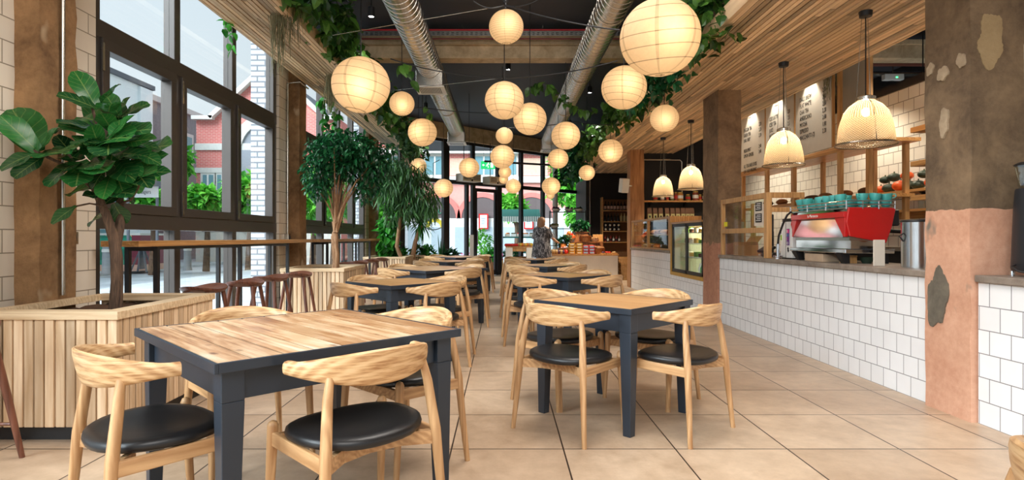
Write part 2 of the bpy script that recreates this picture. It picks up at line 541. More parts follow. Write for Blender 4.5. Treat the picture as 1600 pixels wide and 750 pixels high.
M['boardwood'] = wood('board_wood', rgb(110, 62, 30), rgb(178, 112, 60), 'Z', 1.0, 0.4, ring=0.4, objvar=0.2)
M['bark'] = wood('tree_bark', rgb(56, 42, 34), rgb(120, 94, 74), 'Z', 2.0, 0.9, ring=0.1)
M['barktan'] = wood('tan_bark', rgb(120, 84, 58), rgb(186, 146, 108), 'Z', 2.0, 0.85, ring=0.1)
M['walltile'] = tiles('cream_wall_tile', 'Y', 'Z', 0.30, 0.148, rgb(238, 228, 212), rgb(150, 138, 120), mortar=0.004)
M['countertile'] = tiles('white_counter_tile', 'Y', 'Z', 0.148, 0.1435, rgb(246, 248, 250), rgb(140, 140, 144), loc=(0.05, 0.0), mortar=0.003)
M['kitchentile'] = tiles('white_kitchen_tile', 'Y', 'Z', 0.20, 0.165, rgb(236, 234, 226), rgb(150, 146, 138), mortar=0.006)
M['extbrick'] = tiles('white_brick', 'X', 'Z', 0.22, 0.075, rgb(196, 200, 206), rgb(130, 134, 140), mortar=0.012, rough=0.7)
M['slab'] = concrete('worktop_concrete', rgb(110, 98, 88), rgb(158, 146, 134), scale=6, rough=0.45)
M['beam'] = concrete('beam_concrete', rgb(160, 138, 106), rgb(216, 194, 158), scale=5)
M['colleft'] = concrete('column_concrete', rgb(92, 64, 38), rgb(176, 136, 94), patches=rgb(196, 172, 140), scale=2.6)
M['colnear'] = concrete('column_near', rgb(68, 54, 40), rgb(132, 110, 84), scale=3.4, split=1.31, lowlo=rgb(186, 132, 104), lowhi=rgb(222, 176, 148))
M['colmid'] = concrete('column_mid', rgb(92, 70, 52), rgb(158, 130, 100), scale=3.0, split=1.05, lowlo=rgb(146, 94, 72), lowhi=rgb(206, 152, 122), wob=0.12)
M['colfar'] = wood('column_far', rgb(140, 92, 54), rgb(196, 142, 92), 'Z', 0.7, 0.6, ring=0.2)
M['glass'] = glass('window_glass', refl=0.8)
M['jar'] = glass('jar_glass', (0.9, 0.93, 0.92, 1), base=0.05)
M['bulb'] = emit('bulb_glow', (1.0, 0.80, 0.52, 1), 9)
# ================================================================== the building
XW = -3.2            # glass plane of the street side
XP = -3.11           # face of the tiled piers
ZC = 4.3             # dark ceiling
ZR, ZL = 3.11, 3.4   # slatted soffits
F0 = Vector((-3.2, 14.69, 0)); FD = Vector((0.7272, 0.6864, 0)); FN = Vector((0.6864, -0.7272, 0))   # glazed front


def fpos(x):
    """distance along the glazed front seen at pixel column x"""
    u = (x - VX) / FPX
    return (u * F0.y - F0.x) / (FD.x - u * FD.y)


def fpt(s, z, off=0.0):
    p = F0 + FD * s + FN * off
    return Vector((p.x, p.y, z))

FM = axes(FD, FN, (0, 0, 1), F0)     # local x along the front, y into the room, z up

# floor
t = NT('floor_tile')
co = t.coord(); s3 = t.sep(co)
vec = t.comb(t.math('SUBTRACT', s3[0], 0.327), t.math('SUBTRACT', s3[1], 3.105))
b = t.n('TexBrick'); b.offset = 0.0; b.squash = 1.0; t.l(vec, b.inputs['Vector'])
b.inputs['Scale'].default_value = 1.0; b.inputs['Brick Width'].default_value = 0.6; b.inputs['Row Height'].default_value = 0.6
b.inputs['Mortar Size'].default_value = 0.0045; b.inputs['Mortar Smooth'].default_value = 0.2
b.inputs['Color1'].default_value = rgb(204, 180, 154); b.inputs['Color2'].default_value = rgb(184, 158, 132); b.inputs['Mortar'].default_value = rgb(52, 42, 36)
n1 = t.noise(co, 1.6, 6, 0.6, 0.8); n2 = t.noise(co, 9, 6, 0.7)
mot = t.ramp(t.math('ADD', t.math('MULTIPLY', n1, 0.6), t.math('MULTIPLY', n2, 0.4)), [(0.36, (0.72, 0.67, 0.62)), (0.60, (1.08, 1.08, 1.08))])
t.base(t.mix(1.0, b.outputs['Color'], mot, 'MULTIPLY'))
t.rough(t.math('ADD', t.math('MULTIPLY', n2, 0.16), 0.30))
t.bump(t.math('SUBTRACT', 1.0, b.outputs['Fac']), 0.3, 0.003)
fl = MB()
fe = F0 + FD * 9.0
fl.prism([(-3.45, -4), (5.6, -4), (5.6, fe.y), (fe.x, fe.y), (F0.x, F0.y), (-3.45, F0.y)], -0.06, 0.0)
struct(fl.build('floor', t.m), 'beige square stone floor tiles with dark joints')

# dark ceiling
c = MB().box(-3.45, 7.6, -4, 21.2, ZC, ZC + 0.15)
struct(c.build('ceiling', M['ceiling']), 'dark blue-grey painted flat ceiling above the lanterns')
# concrete beam across the room and the beam over the glazed front
bm = MB().box(-2.2, 7.4, 8.84, 9.1, 3.87, 4.06).box(-2.2, 7.4, 8.78, 9.16, 4.06, 4.14)
struct(bm.build('ceiling_beam', M['beam'], bevel=0.008), 'raw concrete beam crossing under the dark ceiling', 'beam')
bm = MB().box(-0.1, 8.6, -0.16, 0.16, 3.88, ZC, FM)
struct(bm.build('front_beam', M['beam'], bevel=0.01), 'raw concrete beam over the glazed street front', 'beam')
tray = thing('cable_tray', 'perforated grey cable tray with a red cable run along the concrete beam', 'cable tray', (0, 8.62, 4.1))
tm = MB().box(-2.1, 2.1, -0.1, 0.1, 0, 0.006)
tm.box(-2.1, 2.1, -0.103, -0.1, 0, 0.07)
tm.build('tray', M['galv'], tray)
sl = MB()
for i in range(60):
    for k in range(2):
        sl.box(-2.08 + i * 0.07, -2.045 + i * 0.07, -0.1045, -0.1035, 0.015 + k * 0.025, 0.025 + k * 0.025)
sl.build('slot_pattern', M['black_metal'], tray)
MB().tube([(-2.1, -0.09, 0.09), (2.1, -0.09, 0.09)], 0.014).build('red_cable', plain('red_cable', rgb(190, 30, 40), 0.4), tray, smooth=60)
MB().tube([(-2.1, -0.06, -0.03), (2.1, -0.06, -0.03)], 0.012).build('red_cable', plain('red_cable_dark', rgb(110, 24, 28), 0.4), tray, smooth=60)
hg = MB()
for x in (-1.8, -0.6, 0.6, 1.8): hg.tube([(x, 0, 0), (x, 0, 0.2)], 0.005, 6)
hg.build('hanger_rod', M['galv'], tray)

# slatted soffits
def soffit(name, x0, x1, y0, y1, z, pitch, label):
    root = MB().box(x0, x1, y0, y1, z + 0.02, z + 0.06)
    o = root.build(name, M['blackwall'])
    struct(o, label, 'ceiling')
    rnd = random.Random(len(name))
    m = MB(); x = x0
    while x < x1 - 0.01:
        y = y0 - rnd.random() * 1.5
        while y < y1:
            L = rnd.uniform(0.9, 2.4)
            a, e = max(y, y0), min(y + L, y1)
            if e - a > 0.05:
                m.box(x, min(x + pitch * 0.78, x1), a, e - 0.002, z + rnd.uniform(-0.004, 0.004), z + 0.03)
            y += L
        x += pitch
    m.build('slat', M['soffit'], o)
    return o
sr = soffit('ceiling_slats_right', 2.09, 3.98, 1.0, 17.9, ZR, 0.054, 'wide slatted timber soffit over the serving counter')
MB().box(2.05, 2.09, 1.0, 17.9, ZR, ZR + 0.16).build('edge_board', M['soffit'], sr)
MB().box(3.98, 4.01, 1.0, 17.9, ZR - 0.005, ZR + 0.10).build('edge_board', M['soffit'], sr)
s_l = soffit('ceiling_slats_left', -2.87, -2.2, 1.5, 15.0, ZL, 0.048, 'narrow slatted timber soffit along the street windows')
MB().box(-2.2, -2.16, 1.5, 15.0, ZL, ZL + 0.16).build('edge_board', M['soffit'], s_l)
MB().box(-2.9, -2.87, 1.5, 15.0, ZL - 0.005, ZL + 0.05).build('edge_board', M['soffit'], s_l)

# street side wall: tiled piers, windows
pier_l = [('wall_left', 2.55, 4.43), ('wall_left', 8.06, 8.92), ('wall_left', 13.22, 14.25)]
for i, (nm, y0, y1) in enumerate(pier_l):
    o = MB().box(-3.22, XP, y0, y1, -0.05, ZC).build(nm, M['walltile'])
    struct(o, 'cream tiled pier ' + ['behind the fiddle-leaf fig', 'between the two large street windows', 'beside the last street window'][i], 'wall')
    MB().box(-3.5, -3.221, y0, y1, -0.05, ZC + 0.3).build('street_brickwork', M['extbrick'], o)


def street_window(n, y0, y1, mull, label, sashes=True):
    root = MB()
    zt0, zt1, zb0, zb1 = 2.70, 2.84, 1.20, 1.335
    f = root
    f.box(XW - 0.06, XW + 0.06, y0, y1, zt0, zt1).box(XW - 0.06, XW + 0.06, y0, y1, zb0, zb1)
    f.box(XW - 0.05, XW + 0.05, y0, y1, -0.05, 0.12).box(XW - 0.05, XW + 0.05, y0, y1, ZC - 0.1, ZC)
    ys = [y0 + 0.05] + list(mull) + [y1 - 0.05]
    for y in ys: f.box(XW - 0.055, XW + 0.055, y - 0.05, y + 0.05, 0.12, ZC - 0.1)
    o = f.build('window_%d' % n, M['bronze'], bevel=0.006)
    struct(o, label, 'window')
    for a, b_ in zip(ys, ys[1:]):
        a, b_ = a + 0.05, b_ - 0.05
        if sashes:
            s = MB()
            w = 0.085
            s.box(XW - 0.03, XW + 0.075, a, b_, zb1, zb1 + w).box(XW - 0.03, XW + 0.075, a, b_, zt0 - w, zt0)
            s.box(XW - 0.03, XW + 0.075, a, a + w, zb1 + w, zt0 - w).box(XW - 0.03, XW + 0.075, b_ - w, b_, zb1 + w, zt0 - w)
            so = s.build('sash', M['bronze'], o, bevel=0.004)
            hp = MB().box(XW + 0.075, XW + 0.085, a - 0.012, a + 0.012, zb1 + 0.02, zb1 + 0.24).box(XW + 0.075, XW + 0.085, a - 0.012, a + 0.012, zt0 - 0.26, zt0 - 0.04)
            hp.build('hinge', M['galv'], so)
            MB().box(XW - 0.004, XW + 0.004, a + w, b_ - w, zb1 + w, zt0 - w).build('pane', M['glass'], so)
        MB().box(XW - 0.004, XW + 0.004, a, b_, zt1, ZC - 0.1).build('pane', M['glass'], o)
        MB().box(XW - 0.004, XW + 0.004, a, b_, 0.12, zb0).build('pane', M['glass'], o)
    return o
street_window(1, 4.43, 8.06, [5.61, 6.80], 'large dark-framed street window behind the fiddle-leaf fig')
street_window(2, 8.92, 13.22, [10.16, 11.2, 12.2], 'dark-framed street window behind the weeping fig')
street_window(3, 14.25, 14.69, [], 'narrow dark-framed street window at the corner of the glazed front', False)
street_window(4, -3.5, 2.55, [-2.0, -0.5, 1.0], 'dark-framed street window beside the camera')

# columns
def column(name, x0, x1, y0, y1, z1, m, label, seed, flare=0.0):
    rnd = random.Random(seed)
    rings = []
    n = 26
    for i in range(n + 1):
        z = z1 * i / n
        r = []
        pts = [(x0, y0), ((x0 + x1) / 2, y0), (x1, y0), (x1, (y0 + y1) / 2), (x1, y1), ((x0 + x1) / 2, y1), (x0, y1), (x0, (y0 + y1) / 2)]
        for (x, y) in pts:
            r.append(Vector((x + rnd.uniform(-1, 1) * 0.006, y + rnd.uniform(-1, 1) * 0.006, z)))
        rings.append(r)
    o = MB().loft(rings).build(name, m)
    return struct(o, label, 'column')
column('concrete_column', -3.3, -2.95, 3.69, 4.01, ZC, M['colleft'], 'stained raw concrete column behind the fiddle-leaf fig', 1)
column('concrete_column', -3.3, -2.95, 8.42, 8.72, ZC, M['colleft'], 'brown concrete column behind the weeping fig planter', 2)
column('concrete_column', -3.3, -2.95, 13.5, 13.82, ZC, M['colleft'], 'brown concrete column behind the long-leaved plants', 3)
cn = column('concrete_column', 2.87, 3.2, 3.55, 3.93, ZC, M['colnear'], 'big concrete column with pink plaster base beside the coffee grinder', 4)
# pale skim patches and the grey cement repair on the big column
def blob(name, parent, mat, cx, cy, rx, ry, plane, depth, seed, n=60):
    rnd = random.Random(seed); pts = []
    for i in range(n):
        a = 2 * PI * i / n
        k = 1 + 0.16 * math.sin(2 * a + seed) + 0.10 * math.sin(5 * a + 2 * seed) + rnd.uniform(-0.04, 0.04)
        pts.append((cx + rx * k * math.cos(a), cy + ry * k * math.sin(a)))
    if plane == 'x':      # on the face towards the aisle; cx is y
        m = axes((0, 1, 0), (0, 0, 1), (1, 0, 0), (depth, 0, 0))
        o = MB().prism(pts, -0.004, 0.012, m)
    else:
        m = axes((1, 0, 0), (0, 0, 1), (0, -1, 0), (0, depth, 0))
        o = MB().prism(pts, -0.012, 0.004, m)
    return o.build(name, mat, parent)
grey = concrete('grey_cement', rgb(84, 78, 68), rgb(120, 112, 98), scale=8)
tan = concrete('tan_skim', rgb(140, 118, 84), rgb(164, 142, 106), scale=8)
pale = concrete('pale_skim', rgb(138, 120, 96), rgb(182, 164, 138), scale=9)
blob('cement_patch', cn, grey, 3.815, 0.74, 0.085, 0.19, 'x', 2.866, 3)
blob('skim_patch', cn, tan, 2.99, 2.34, 0.085, 0.15, 'y', 3.549, 5)
for (a, b_, r1, r2, sd) in ((3.62, 2.24, 0.03, 0.05, 1), (3.77, 2.20, 0.04, 0.05, 2), (3.88, 2.26, 0.03, 0.04, 3), (3.76, 1.88, 0.04, 0.085, 4)):
    blob('skim_patch', cn, pale, a, b_, r1, r2, 'x', 2.866, sd)
column('concrete_column', 2.89, 3.2, 7.76, 8.34, ZC, M['colmid'], 'square concrete column between the till and the cake fridge', 5)
column('timber_column', 2.89, 3.2, 13.08, 13.42, ZC, M['colfar'], 'orange-brown column at the end of the bread counter', 6)
# conduit and sockets
def conduit(path, label):
    o = MB().tube(path, 0.014, 8).build('conduit_pipe', M['galv'], smooth=60)
    return tag(o, label, 'pipe')
conduit([(-2.93, 3.86, 0.75), (-2.93, 3.86, 4.3)], 'galvanised conduit running up the stained column behind the fiddle-leaf fig')
conduit([(-3.09, 8.33, 1.15), (-3.09, 8.33, 3.35), (-2.92, 8.36, 3.37), (-2.92, 8.7, 3.37)], 'galvanised conduit on the pier beside the weeping fig column')
so = thing('wall_socket', 'brushed metal double socket on the cream tiled pier beside the fiddle-leaf fig', 'socket', (XP, 4.16, 1.13))
MB().box(0, 0.012, -0.075, 0.075, -0.045, 0.045).build('plate', M['galv'], so, bevel=0.003)
for y in (-0.035, 0.035):
    MB().box(0.012, 0.014, y - 0.018, y + 0.018, -0.02, 0.012).build('outlet', M['black_metal'], so)
    MB().box(0.012, 0.018, y - 0.01, y + 0.01, 0.02, 0.034).build('switch', M['black_metal'], so)
so = thing('junction_box', 'grey switch box at the foot of the conduit by the weeping fig column', 'box', (XP, 8.33, 1.13))
MB().box(0, 0.05, -0.05, 0.05, -0.06, 0.06).build('box_body', M['galv'], so, bevel=0.006)
MB().box(0.05, 0.06, -0.02, 0.02, -0.03, 0.03).build('switch', M['bronze'], so)

# glazed front with door
zt = 2.71
segs = [627, 696, 729, 739, 779, 814, 848, 920]
ff = MB()
W = {696: 0.10, 729: 0.045, 739: 0.05, 779: 0.09, 814: 0.05, 848: 0.055, 627: 0.08, 920: 0.08}
for x in segs:
    p = fpos(x)
    ff.box(p - W[x], p + W[x], -0.06, 0.06, 0.0, 3.88 if x not in (729, 739) else zt, FM)
p738 = fpos(738)
ff.box(p738 - 0.05, p738 + 0.05, -0.05, 0.05, zt, 3.88, FM)
sA, sZ = fpos(627), fpos(920)
ff.box(sA, sZ, -0.06, 0.06, zt - 0.06, zt + 0.05, FM)
ff.box(sA, sZ, -0.05, 0.05, 3.80, 3.88, FM)
ff.box(sA, fpos(739), -0.05, 0.05, 0.0, 0.10, FM).box(fpos(779), sZ, -0.05, 0.05, 0.0, 0.10, FM)
fw = ff.build('window_5', M['darkframe'], bevel=0.005)
struct(fw, 'dark-framed glazed street front at the end of the room', 'window')
cells = [(627, 696), (696, 729), (729, 739), (779, 814), (814, 848), (848, 920)]
for a, e in cells:
    MB().box(fpos(a), fpos(e), -0.004, 0.004, 0.1, zt - 0.06, FM).build('pane', M['glass'], fw)
for a, e in [(627, 696), (696, 738), (738, 779), (779, 814), (814, 848), (848, 920)]:
    MB().box(fpos(a), fpos(e), -0.004, 0.004, zt + 0.05, 3.80, FM).build('pane', M['glass'], fw)
a, e = fpos(739) + 0.05, fpos(779) - 0.09
dm = MB().box(a, a + 0.09, -0.03, 0.03, 0.01, 2.58, FM).box(e - 0.09, e, -0.03, 0.03, 0.01, 2.58, FM).box(a + 0.09, e - 0.09, -0.03, 0.03, 0.01, 0.16, FM).box(a + 0.09, e - 0.09, -0.03, 0.03, 2.48, 2.58, FM)
do = dm.build('door_1', M['darkframe'], bevel=0.004)
struct(do, 'dark-framed glass street door', 'door')
MB().box(a + 0.09, e - 0.09, -0.004, 0.004, 0.16, 2.48, FM).build('pane', M['glass'], do)
MB().tube([FM @ Vector((a + 0.05, 0.09, 0.9)), FM @ Vector((a + 0.05, 0.09, 1.35))], 0.016).build('pull_handle', M['steel'], do, smooth=60)
# round steel post inside the front
pp = fpt(fpos(855), 0, 0.35)
o = MB().tube([(pp.x, pp.y, 0), (pp.x, pp.y, 3.9)], 0.085, 20).lathe([(0.085, 3.55), (0.15, 3.85), (0.15, 3.9)], 20, (pp.x, pp.y, 0)).build('round_column', M['white'], smooth=40)
struct(o, 'slim white round post inside the glazed front', 'column')

# right side back of house
o = MB().box(7.4, 7.6, 1.5, 18.0, 0, ZC).build('wall_right', M['blackwall'])
struct(o, 'dark outer wall seen over the top of the white tiled kitchen wall', 'wall')
o = MB().box(5.4, 5.6, 1.5, 13.62, 0, 3.14).build('wall_right', M['kitchentile'])
MB().box(5.37, 5.63, 1.5, 13.62, 3.14, 3.24).build('black_cap', M['blackwall'], o)
struct(o, 'white tiled kitchen wall behind the coffee bar', 'wall')
o = MB().box(3.2, 7.4, 13.62, 13.8, 0, ZC).build('wall_back', M['blackwall'])
struct(o, 'black painted wall behind the bread counter shelves', 'wall')
p = px(916, 371, 17.8)
o = MB().box(p.x, 5.6, 17.85, 18.0, 0, ZC).box(p.x, p.x + 0.12, 18.0, 20.3, 0, ZC).build('wall_far', M['blackwall'])
struct(o, 'black painted wall beside the bottle shelves', 'wall')
MB().box(p.x + 0.10, p.x + 0.13, 17.82, 17.85, 0, ZR).build('edge_trim', M['galv'], o)
o = MB().box(5.4, 5.6, 13.8, 18.0, 0, ZC).build('wall_right', M['blackwall'])
struct(o, 'black painted side wall of the shop corner', 'wall')
o = MB().box(4.0, 5.4, -0.5, 1.5, 0, ZC).build('wall_right', M['cream'])
struct(o, 'cream plaster wall end beside the coffee bar', 'wall')
# kitchen ceiling services
o = MB().tube([(4.3, 9.6, 4.02), (7.4, 9.6, 4.02)], 0.05, 10).build('service_pipe', plain('rust_pipe', rgb(120, 62, 44), 0.6), smooth=60)
tag(o, 'rust-red pipe under the kitchen ceiling', 'pipe')
o = MB().tube([(4.3, 9.8, 3.90), (7.4, 9.8, 3.90)], 0.045, 10).build('service_pipe', M['galv'], smooth=60)
tag(o, 'pale grey pipe under the kitchen ceiling', 'pipe')
el = thing('emergency_light', 'small white emergency light with a green lamp under the kitchen pipes', 'emergency light', px(1395, 121, 9.7))
MB().box(-0.16, 0.16, -0.05, 0.05, -0.05, 0.05).build('housing', M['white'], el, bevel=0.01)
MB().box(0.02, 0.05, -0.054, -0.05, -0.02, 0.0).build('indicator', emit('green_led', (0.05, 1, 0.2, 1), 3), el)
MB().box(-0.03, 0.03, 0.0, 0.12, -0.05, -0.03).tube([(0, 0, 0.05), (0, 0, ZC - 3.99)], 0.008, 6).build('hanger', M['galv'], el)

# ------------------------------------------------------------------ serving counters
def counter(name, y0, y1, label, depth=0.6, cut=None):
    root = thing(name, label, 'counter', (0, 0, 0))
    b = MB()
    if cut is None:
        b.box(2.905, 2.905 + depth, y0, y1, 0, 0.862)
    else:
        c0, c1, cz = cut
        b.box(2.905, 2.905 + depth, y0, c1, 0, cz).box(2.905, 2.905 + depth, c1, y1, 0, 0.862)
    b.build('tiled_front', M['countertile'], root)
    s = MB()
    s.box(2.88, 2.92 + depth, y0 if cut is None else cut[1], y1, 0.862, 0.905)
    s.build('worktop', M['slab'], root, bevel=0.006)
    return root
counter('serving_counter', 2.0, 3.535, 'white tiled counter carrying the black coffee grinder')
counter('serving_counter', 3.945, 7.745, 'long white tiled coffee bar under the red espresso machine')
counter('serving_counter', 8.36, 13.07, 'white tiled bread counter between the two far columns', cut=(8.36, 9.99, 0.495))
# ================================================================== tables and chairs
def make_table(size, top_mat, planks, seed):
    rnd = random.Random(seed)
    root = thing('cafe_table', '', 'table')
    H = 0.73
    h = size / 2
    # dark edge band round the top
    e = MB()
    w = 0.014
    e.box(-h, h, -h, -h + w, H - 0.034, H).box(-h, h, h - w, h, H - 0.034, H)
    e.box(-h, -h + w, -h + w, h - w, H - 0.034, H).box(h - w, h, -h + w, h - w, H - 0.034, H)
    e.box(-h + w, h - w, -h + w, h - w, H - 0.034, H - 0.02)
    e.box(-h + w, h - w, -h + w, h - w, H - 0.02, H - 0.004)
    e.build('edge_band', M['navy'], root, bevel=0.002)
    t = MB()
    y = -h + w
    step = (size - 2 * w) / planks
    for i in range(planks):
        gp_ = 0.0045 if planks > 6 else 0.0004
        a, b_ = y + gp_, y + step - gp_
        t.box(-h + w, h - w, a, b_, H - 0.004, H - 0.0003 - rnd.random() * 0.001)
        y += step
    t.build('table_top', top_mat, root)
    li = h - 0.07 if size > 0.9 else h - 0.05
    for sx in (-1, 1):
        for sy in (-1, 1):
            l = MB().taper((sx * (li + 0.006), sy * (li + 0.006), 0.0), 0.025, (sx * li, sy * li, H - 0.14), 0.038)
            l.taper((sx * li, sy * li, H - 0.14), 0.038, (sx * li, sy * li, H - 0.034), 0.038)
            l.build('leg', M['navy'], root, bevel=0.003)
    a = MB()
    for s in (-1, 1):
        a.box(-li + 0.041, li - 0.041, s * (li + 0.005) - 0.012, s * (li + 0.005) + 0.012, H - 0.14, H - 0.034)
        a.box(s * (li + 0.005) - 0.012, s * (li + 0.005) + 0.012, -li + 0.041, li - 0.041, H - 0.14, H - 0.034)
    a.build('apron', M['navy'], root, bevel=0.002)
    return root


def make_chair():
    root = thing('elbow_chair', '', 'chair')
    # curved back rail: tall in the middle, rounded arms at the ends
    rings = []
    n = 25
    for i in range(n):
        t = -1 + 2 * i / (n - 1)
        a = t * R(87)
        rx, ry = 0.262, 0.235
        c = Vector((rx * math.sin(a), 0.015 - ry * math.cos(a), 0))
        tang = Vector((rx * math.cos(a), ry * math.sin(a), 0)).normalized()
        outw = Vector((tang.y, -tang.x, 0))
        k = math.cos(min(1, abs(t) * 1.12) * PI / 2) ** 1.2
        hh = 0.024 + 0.040 * k
        th = 0.021 - 0.008 * k
        zc = 0.700 - 0.004 * k - 0.006 * (1 - k)
        lean = 0.22 * k
        ring = []
        for j in range(12):
            q = 2 * PI * j / 12
            cx, cz = math.cos(q), math.sin(q)
            cx = math.copysign(abs(cx) ** 0.6, cx); cz = math.copysign(abs(cz) ** 0.75, cz)
            ring.append(c + outw * (cx * th + cz * hh * lean) + Vector((0, 0, zc + cz * hh)))
        rings.append(ring)
    br = MB().loft(rings)
    for i, ring in enumerate(rings):
        for j, p in enumerate(ring): br.uv[i * 12 + j] = ((-1 + 2 * i / (n - 1)) * 0.38, p.z - 0.7)
    br.build('backrest', M['oakback'], root, smooth=50)
    # seat cushion
    prof = []
    seat = MB()
    rs = []
    N = 32
    for (k, z) in ((0.90, 0.416), (0.985, 0.424), (1.0, 0.436), (0.985, 0.449), (0.93, 0.457), (0.80, 0.460), (0.5, 0.456), (0.2, 0.453), (0.02, 0.452)):
        ring = []
        for j in range(N):
            q = 2 * PI * j / N
            x, y = math.cos(q), math.sin(q)
            x = math.copysign(abs(x) ** 0.86, x); y = math.copysign(abs(y) ** 0.86, y)
            wx = 0.245 + 0.012 * y
            ring.append(Vector((x * wx * k, y * 0.212 * k, z + 0.010 * (x * k) ** 2)))
        rs.append(ring)
    seat.loft(rs).build('seat', M['leather'], root, smooth=60)
    # legs
    for s in (-1, 1):
        l = MB().tube([(s * 0.255, -0.215, 0), (s * 0.235, -0.195, 0.25), (s * 0.224, -0.183, 0.42), (s * 0.205, -0.160, 0.60), (s * 0.190, -0.150, 0.672)], [0.0135, 0.0175, 0.0205, 0.0175, 0.014], 12)
        l.build('rear_leg', M['oakleg'], root, smooth=50)
        l = MB().tube([(s * 0.245, 0.215, 0), (s * 0.238, 0.197, 0.25), (s * 0.234, 0.188, 0.40), (s * 0.233, 0.186, 0.450), (s * 0.233, 0.186, 0.463), (s * 0.233, 0.186, 0.469)], [0.0135, 0.0175, 0.0205, 0.0205, 0.015, 0.004], 12)
        l.build('front_leg', M['oakleg'], root, smooth=50)
        r = MB().bar((s * 0.226, -0.183, 0.395), (s * 0.234, 0.188, 0.405), 0.020, 0.052)
        r.build('side_rail', M['oak'], root, bevel=0.005)
    r = MB()
    pts = [(-0.222, -0.180, 0.39), (-0.12, -0.10, 0.385), (0.0, -0.075, 0.383), (0.12, -0.10, 0.385), (0.222, -0.180, 0.39)]
    for a, b_ in zip(pts, pts[1:]): r.bar(a, b_, 0.022, 0.05)
    r.build('rear_rail', M['oak'], root)
    MB().bar((-0.232, 0.175, 0.395), (0.232, 0.175, 0.395), 0.022, 0.05).build('front_rail', M['oak'], root, bevel=0.004)
    return root

CHAIR = make_chair(); chair_used = [False]
BIG = make_table(1.03, M['plank'], 9, 1); SMALL = make_table(0.73, M['topwood'], 5, 2)
tables = [  # x, y, big, rot, name
    (-0.91, 2.57, True, -45.5, 'the first table by the window', 'large plank-topped table with navy legs beside the fig planter'),
    (-0.93, 5.33, False, -45, 'the second table by the window', 'small square navy table, second of the window row'),
    (-0.92, 7.68, True, -45, 'the third table by the window', 'large plank-topped navy table, third of the window row'),
    (-0.90, 9.98, False, -45, 'the fourth table by the window', 'small navy table, fourth of the window row'),
    (-0.93, 12.3, True, -45, 'the fifth table by the window', 'large navy table at the door end of the window row'),
    (0.722, 3.76, False, -45, 'the first table by the counter', 'small square navy table, first of the counter row'),
    (0.66, 6.30, False, -45, 'the second table by the counter', 'small square navy table, second of the counter row'),
    (0.62, 8.50, False, -45, 'the third table by the counter', 'small navy table, third of the counter row'),
    (0.62, 10.85, False, -45, 'the fourth table by the counter', 'small navy table at the far end of the counter row'),
]
sides = [('near side towards the window', -135), ('near side towards the counter', -45), ('far side towards the counter', 45), ('far side towards the window', 135)]
big_used = small_used = False
rc = random.Random(11)
for ti, (x, y, big, rot, nm, lab) in enumerate(tables):
    src = BIG if big else SMALL
    if (big and not big_used) or (not big and not small_used):
        o = src
        o.location = (x, y, 0); o.rotation_euler = (0, 0, R(rot)); o['label'] = lab
        if big: big_used = True
        else: small_used = True
    else:
        o = dup(src, (x, y, 0), R(rot), lab)
    o['group'] = 'navy-legged dining tables'
    for si, (sn, ang) in enumerate(sides):
        d = 0.575 if big else 0.455
        a = R(ang)
        d += rc.uniform(-0.02, 0.03)
        jit = rc.uniform(-0.012, 0.012)
        if ti == 0: d, jit, a = [(0.58, 0.02, R(-131)), (0.565, -0.01, R(-48)), (0.565, 0.0, R(45)), (0.57, 0.0, R(134))][si]
        if ti == 5: d, jit, a = [(0.46, 0.0, R(-135)), (0.455, 0.0, R(-45)), (0.46, 0.0, R(45)), (0.455, 0.0, R(135))][si]
        cx = x + d * math.cos(a) - jit * math.sin(a); cy = y + d * math.sin(a) + jit * math.cos(a)
        rz = R(ang) + PI / 2 + R(rc.uniform(-2.5, 2.5))
        L = 'oak elbow chair at ' + nm + ', ' + sn
        if not chair_used[0]:
            CHAIR.location = (cx, cy, 0); CHAIR.rotation_euler = (0, 0, rz); CHAIR['label'] = L; CHAIR['group'] = 'oak elbow chairs'; chair_used[0] = True
        else:
            dup(CHAIR, (cx, cy, 0), rz, L, 'oak elbow chairs')
# a further chair whose back corner shows beside the camera
dup(CHAIR, (1.172, 0.956, 0), R(-90), 'oak elbow chair whose back corner shows at the lower corner of the view', 'oak elbow chairs')

# ------------------------------------------------------------------ walnut stools and window bars
def make_stool():
    root = thing('bar_stool', '', 'stool')
    H = 0.70
    rs = []
    N = 28
    for (k, dz) in ((0.60, -0.040), (0.90, -0.028), (1.0, -0.010), (0.985, 0.002), (0.85, 0.002), (0.6, -0.006), (0.3, -0.010), (0.02, -0.012)):
        ring = []
        for j in range(N):
            q = 2 * PI * j / N
            x, y = math.cos(q), math.sin(q)
            x = math.copysign(abs(x) ** 0.8, x)
            ring.append(Vector((x * 0.215 * k, y * 0.165 * k, H + dz + 0.035 * (x * k) ** 2 - 0.012)))
        rs.append(ring)
    MB().loft(rs).build('seat', M['walnut'], root, smooth=60)
    for sx in (-1, 1):
        for sy in (-1, 1):
            MB().tube([(sx * 0.205, sy * 0.185, 0), (sx * 0.165, sy * 0.15, 0.3), (sx * 0.115, sy * 0.10, H - 0.035)], [0.013, 0.018, 0.020], 10).build('leg', M['walnut'], root, smooth=50)
    for s in (-1, 1):
        MB().tube([(s * 0.181, -0.164, 0.18), (s * 0.181, 0.164, 0.18)], 0.009, 8).build('stretcher', M['walnut'], root, smooth=50)
    MB().tube([(-0.172, 0, 0.19), (0.172, 0, 0.19)], 0.009, 8).build('stretcher', M['walnut'], root, smooth=50)
    return root
STOOL = make_stool()
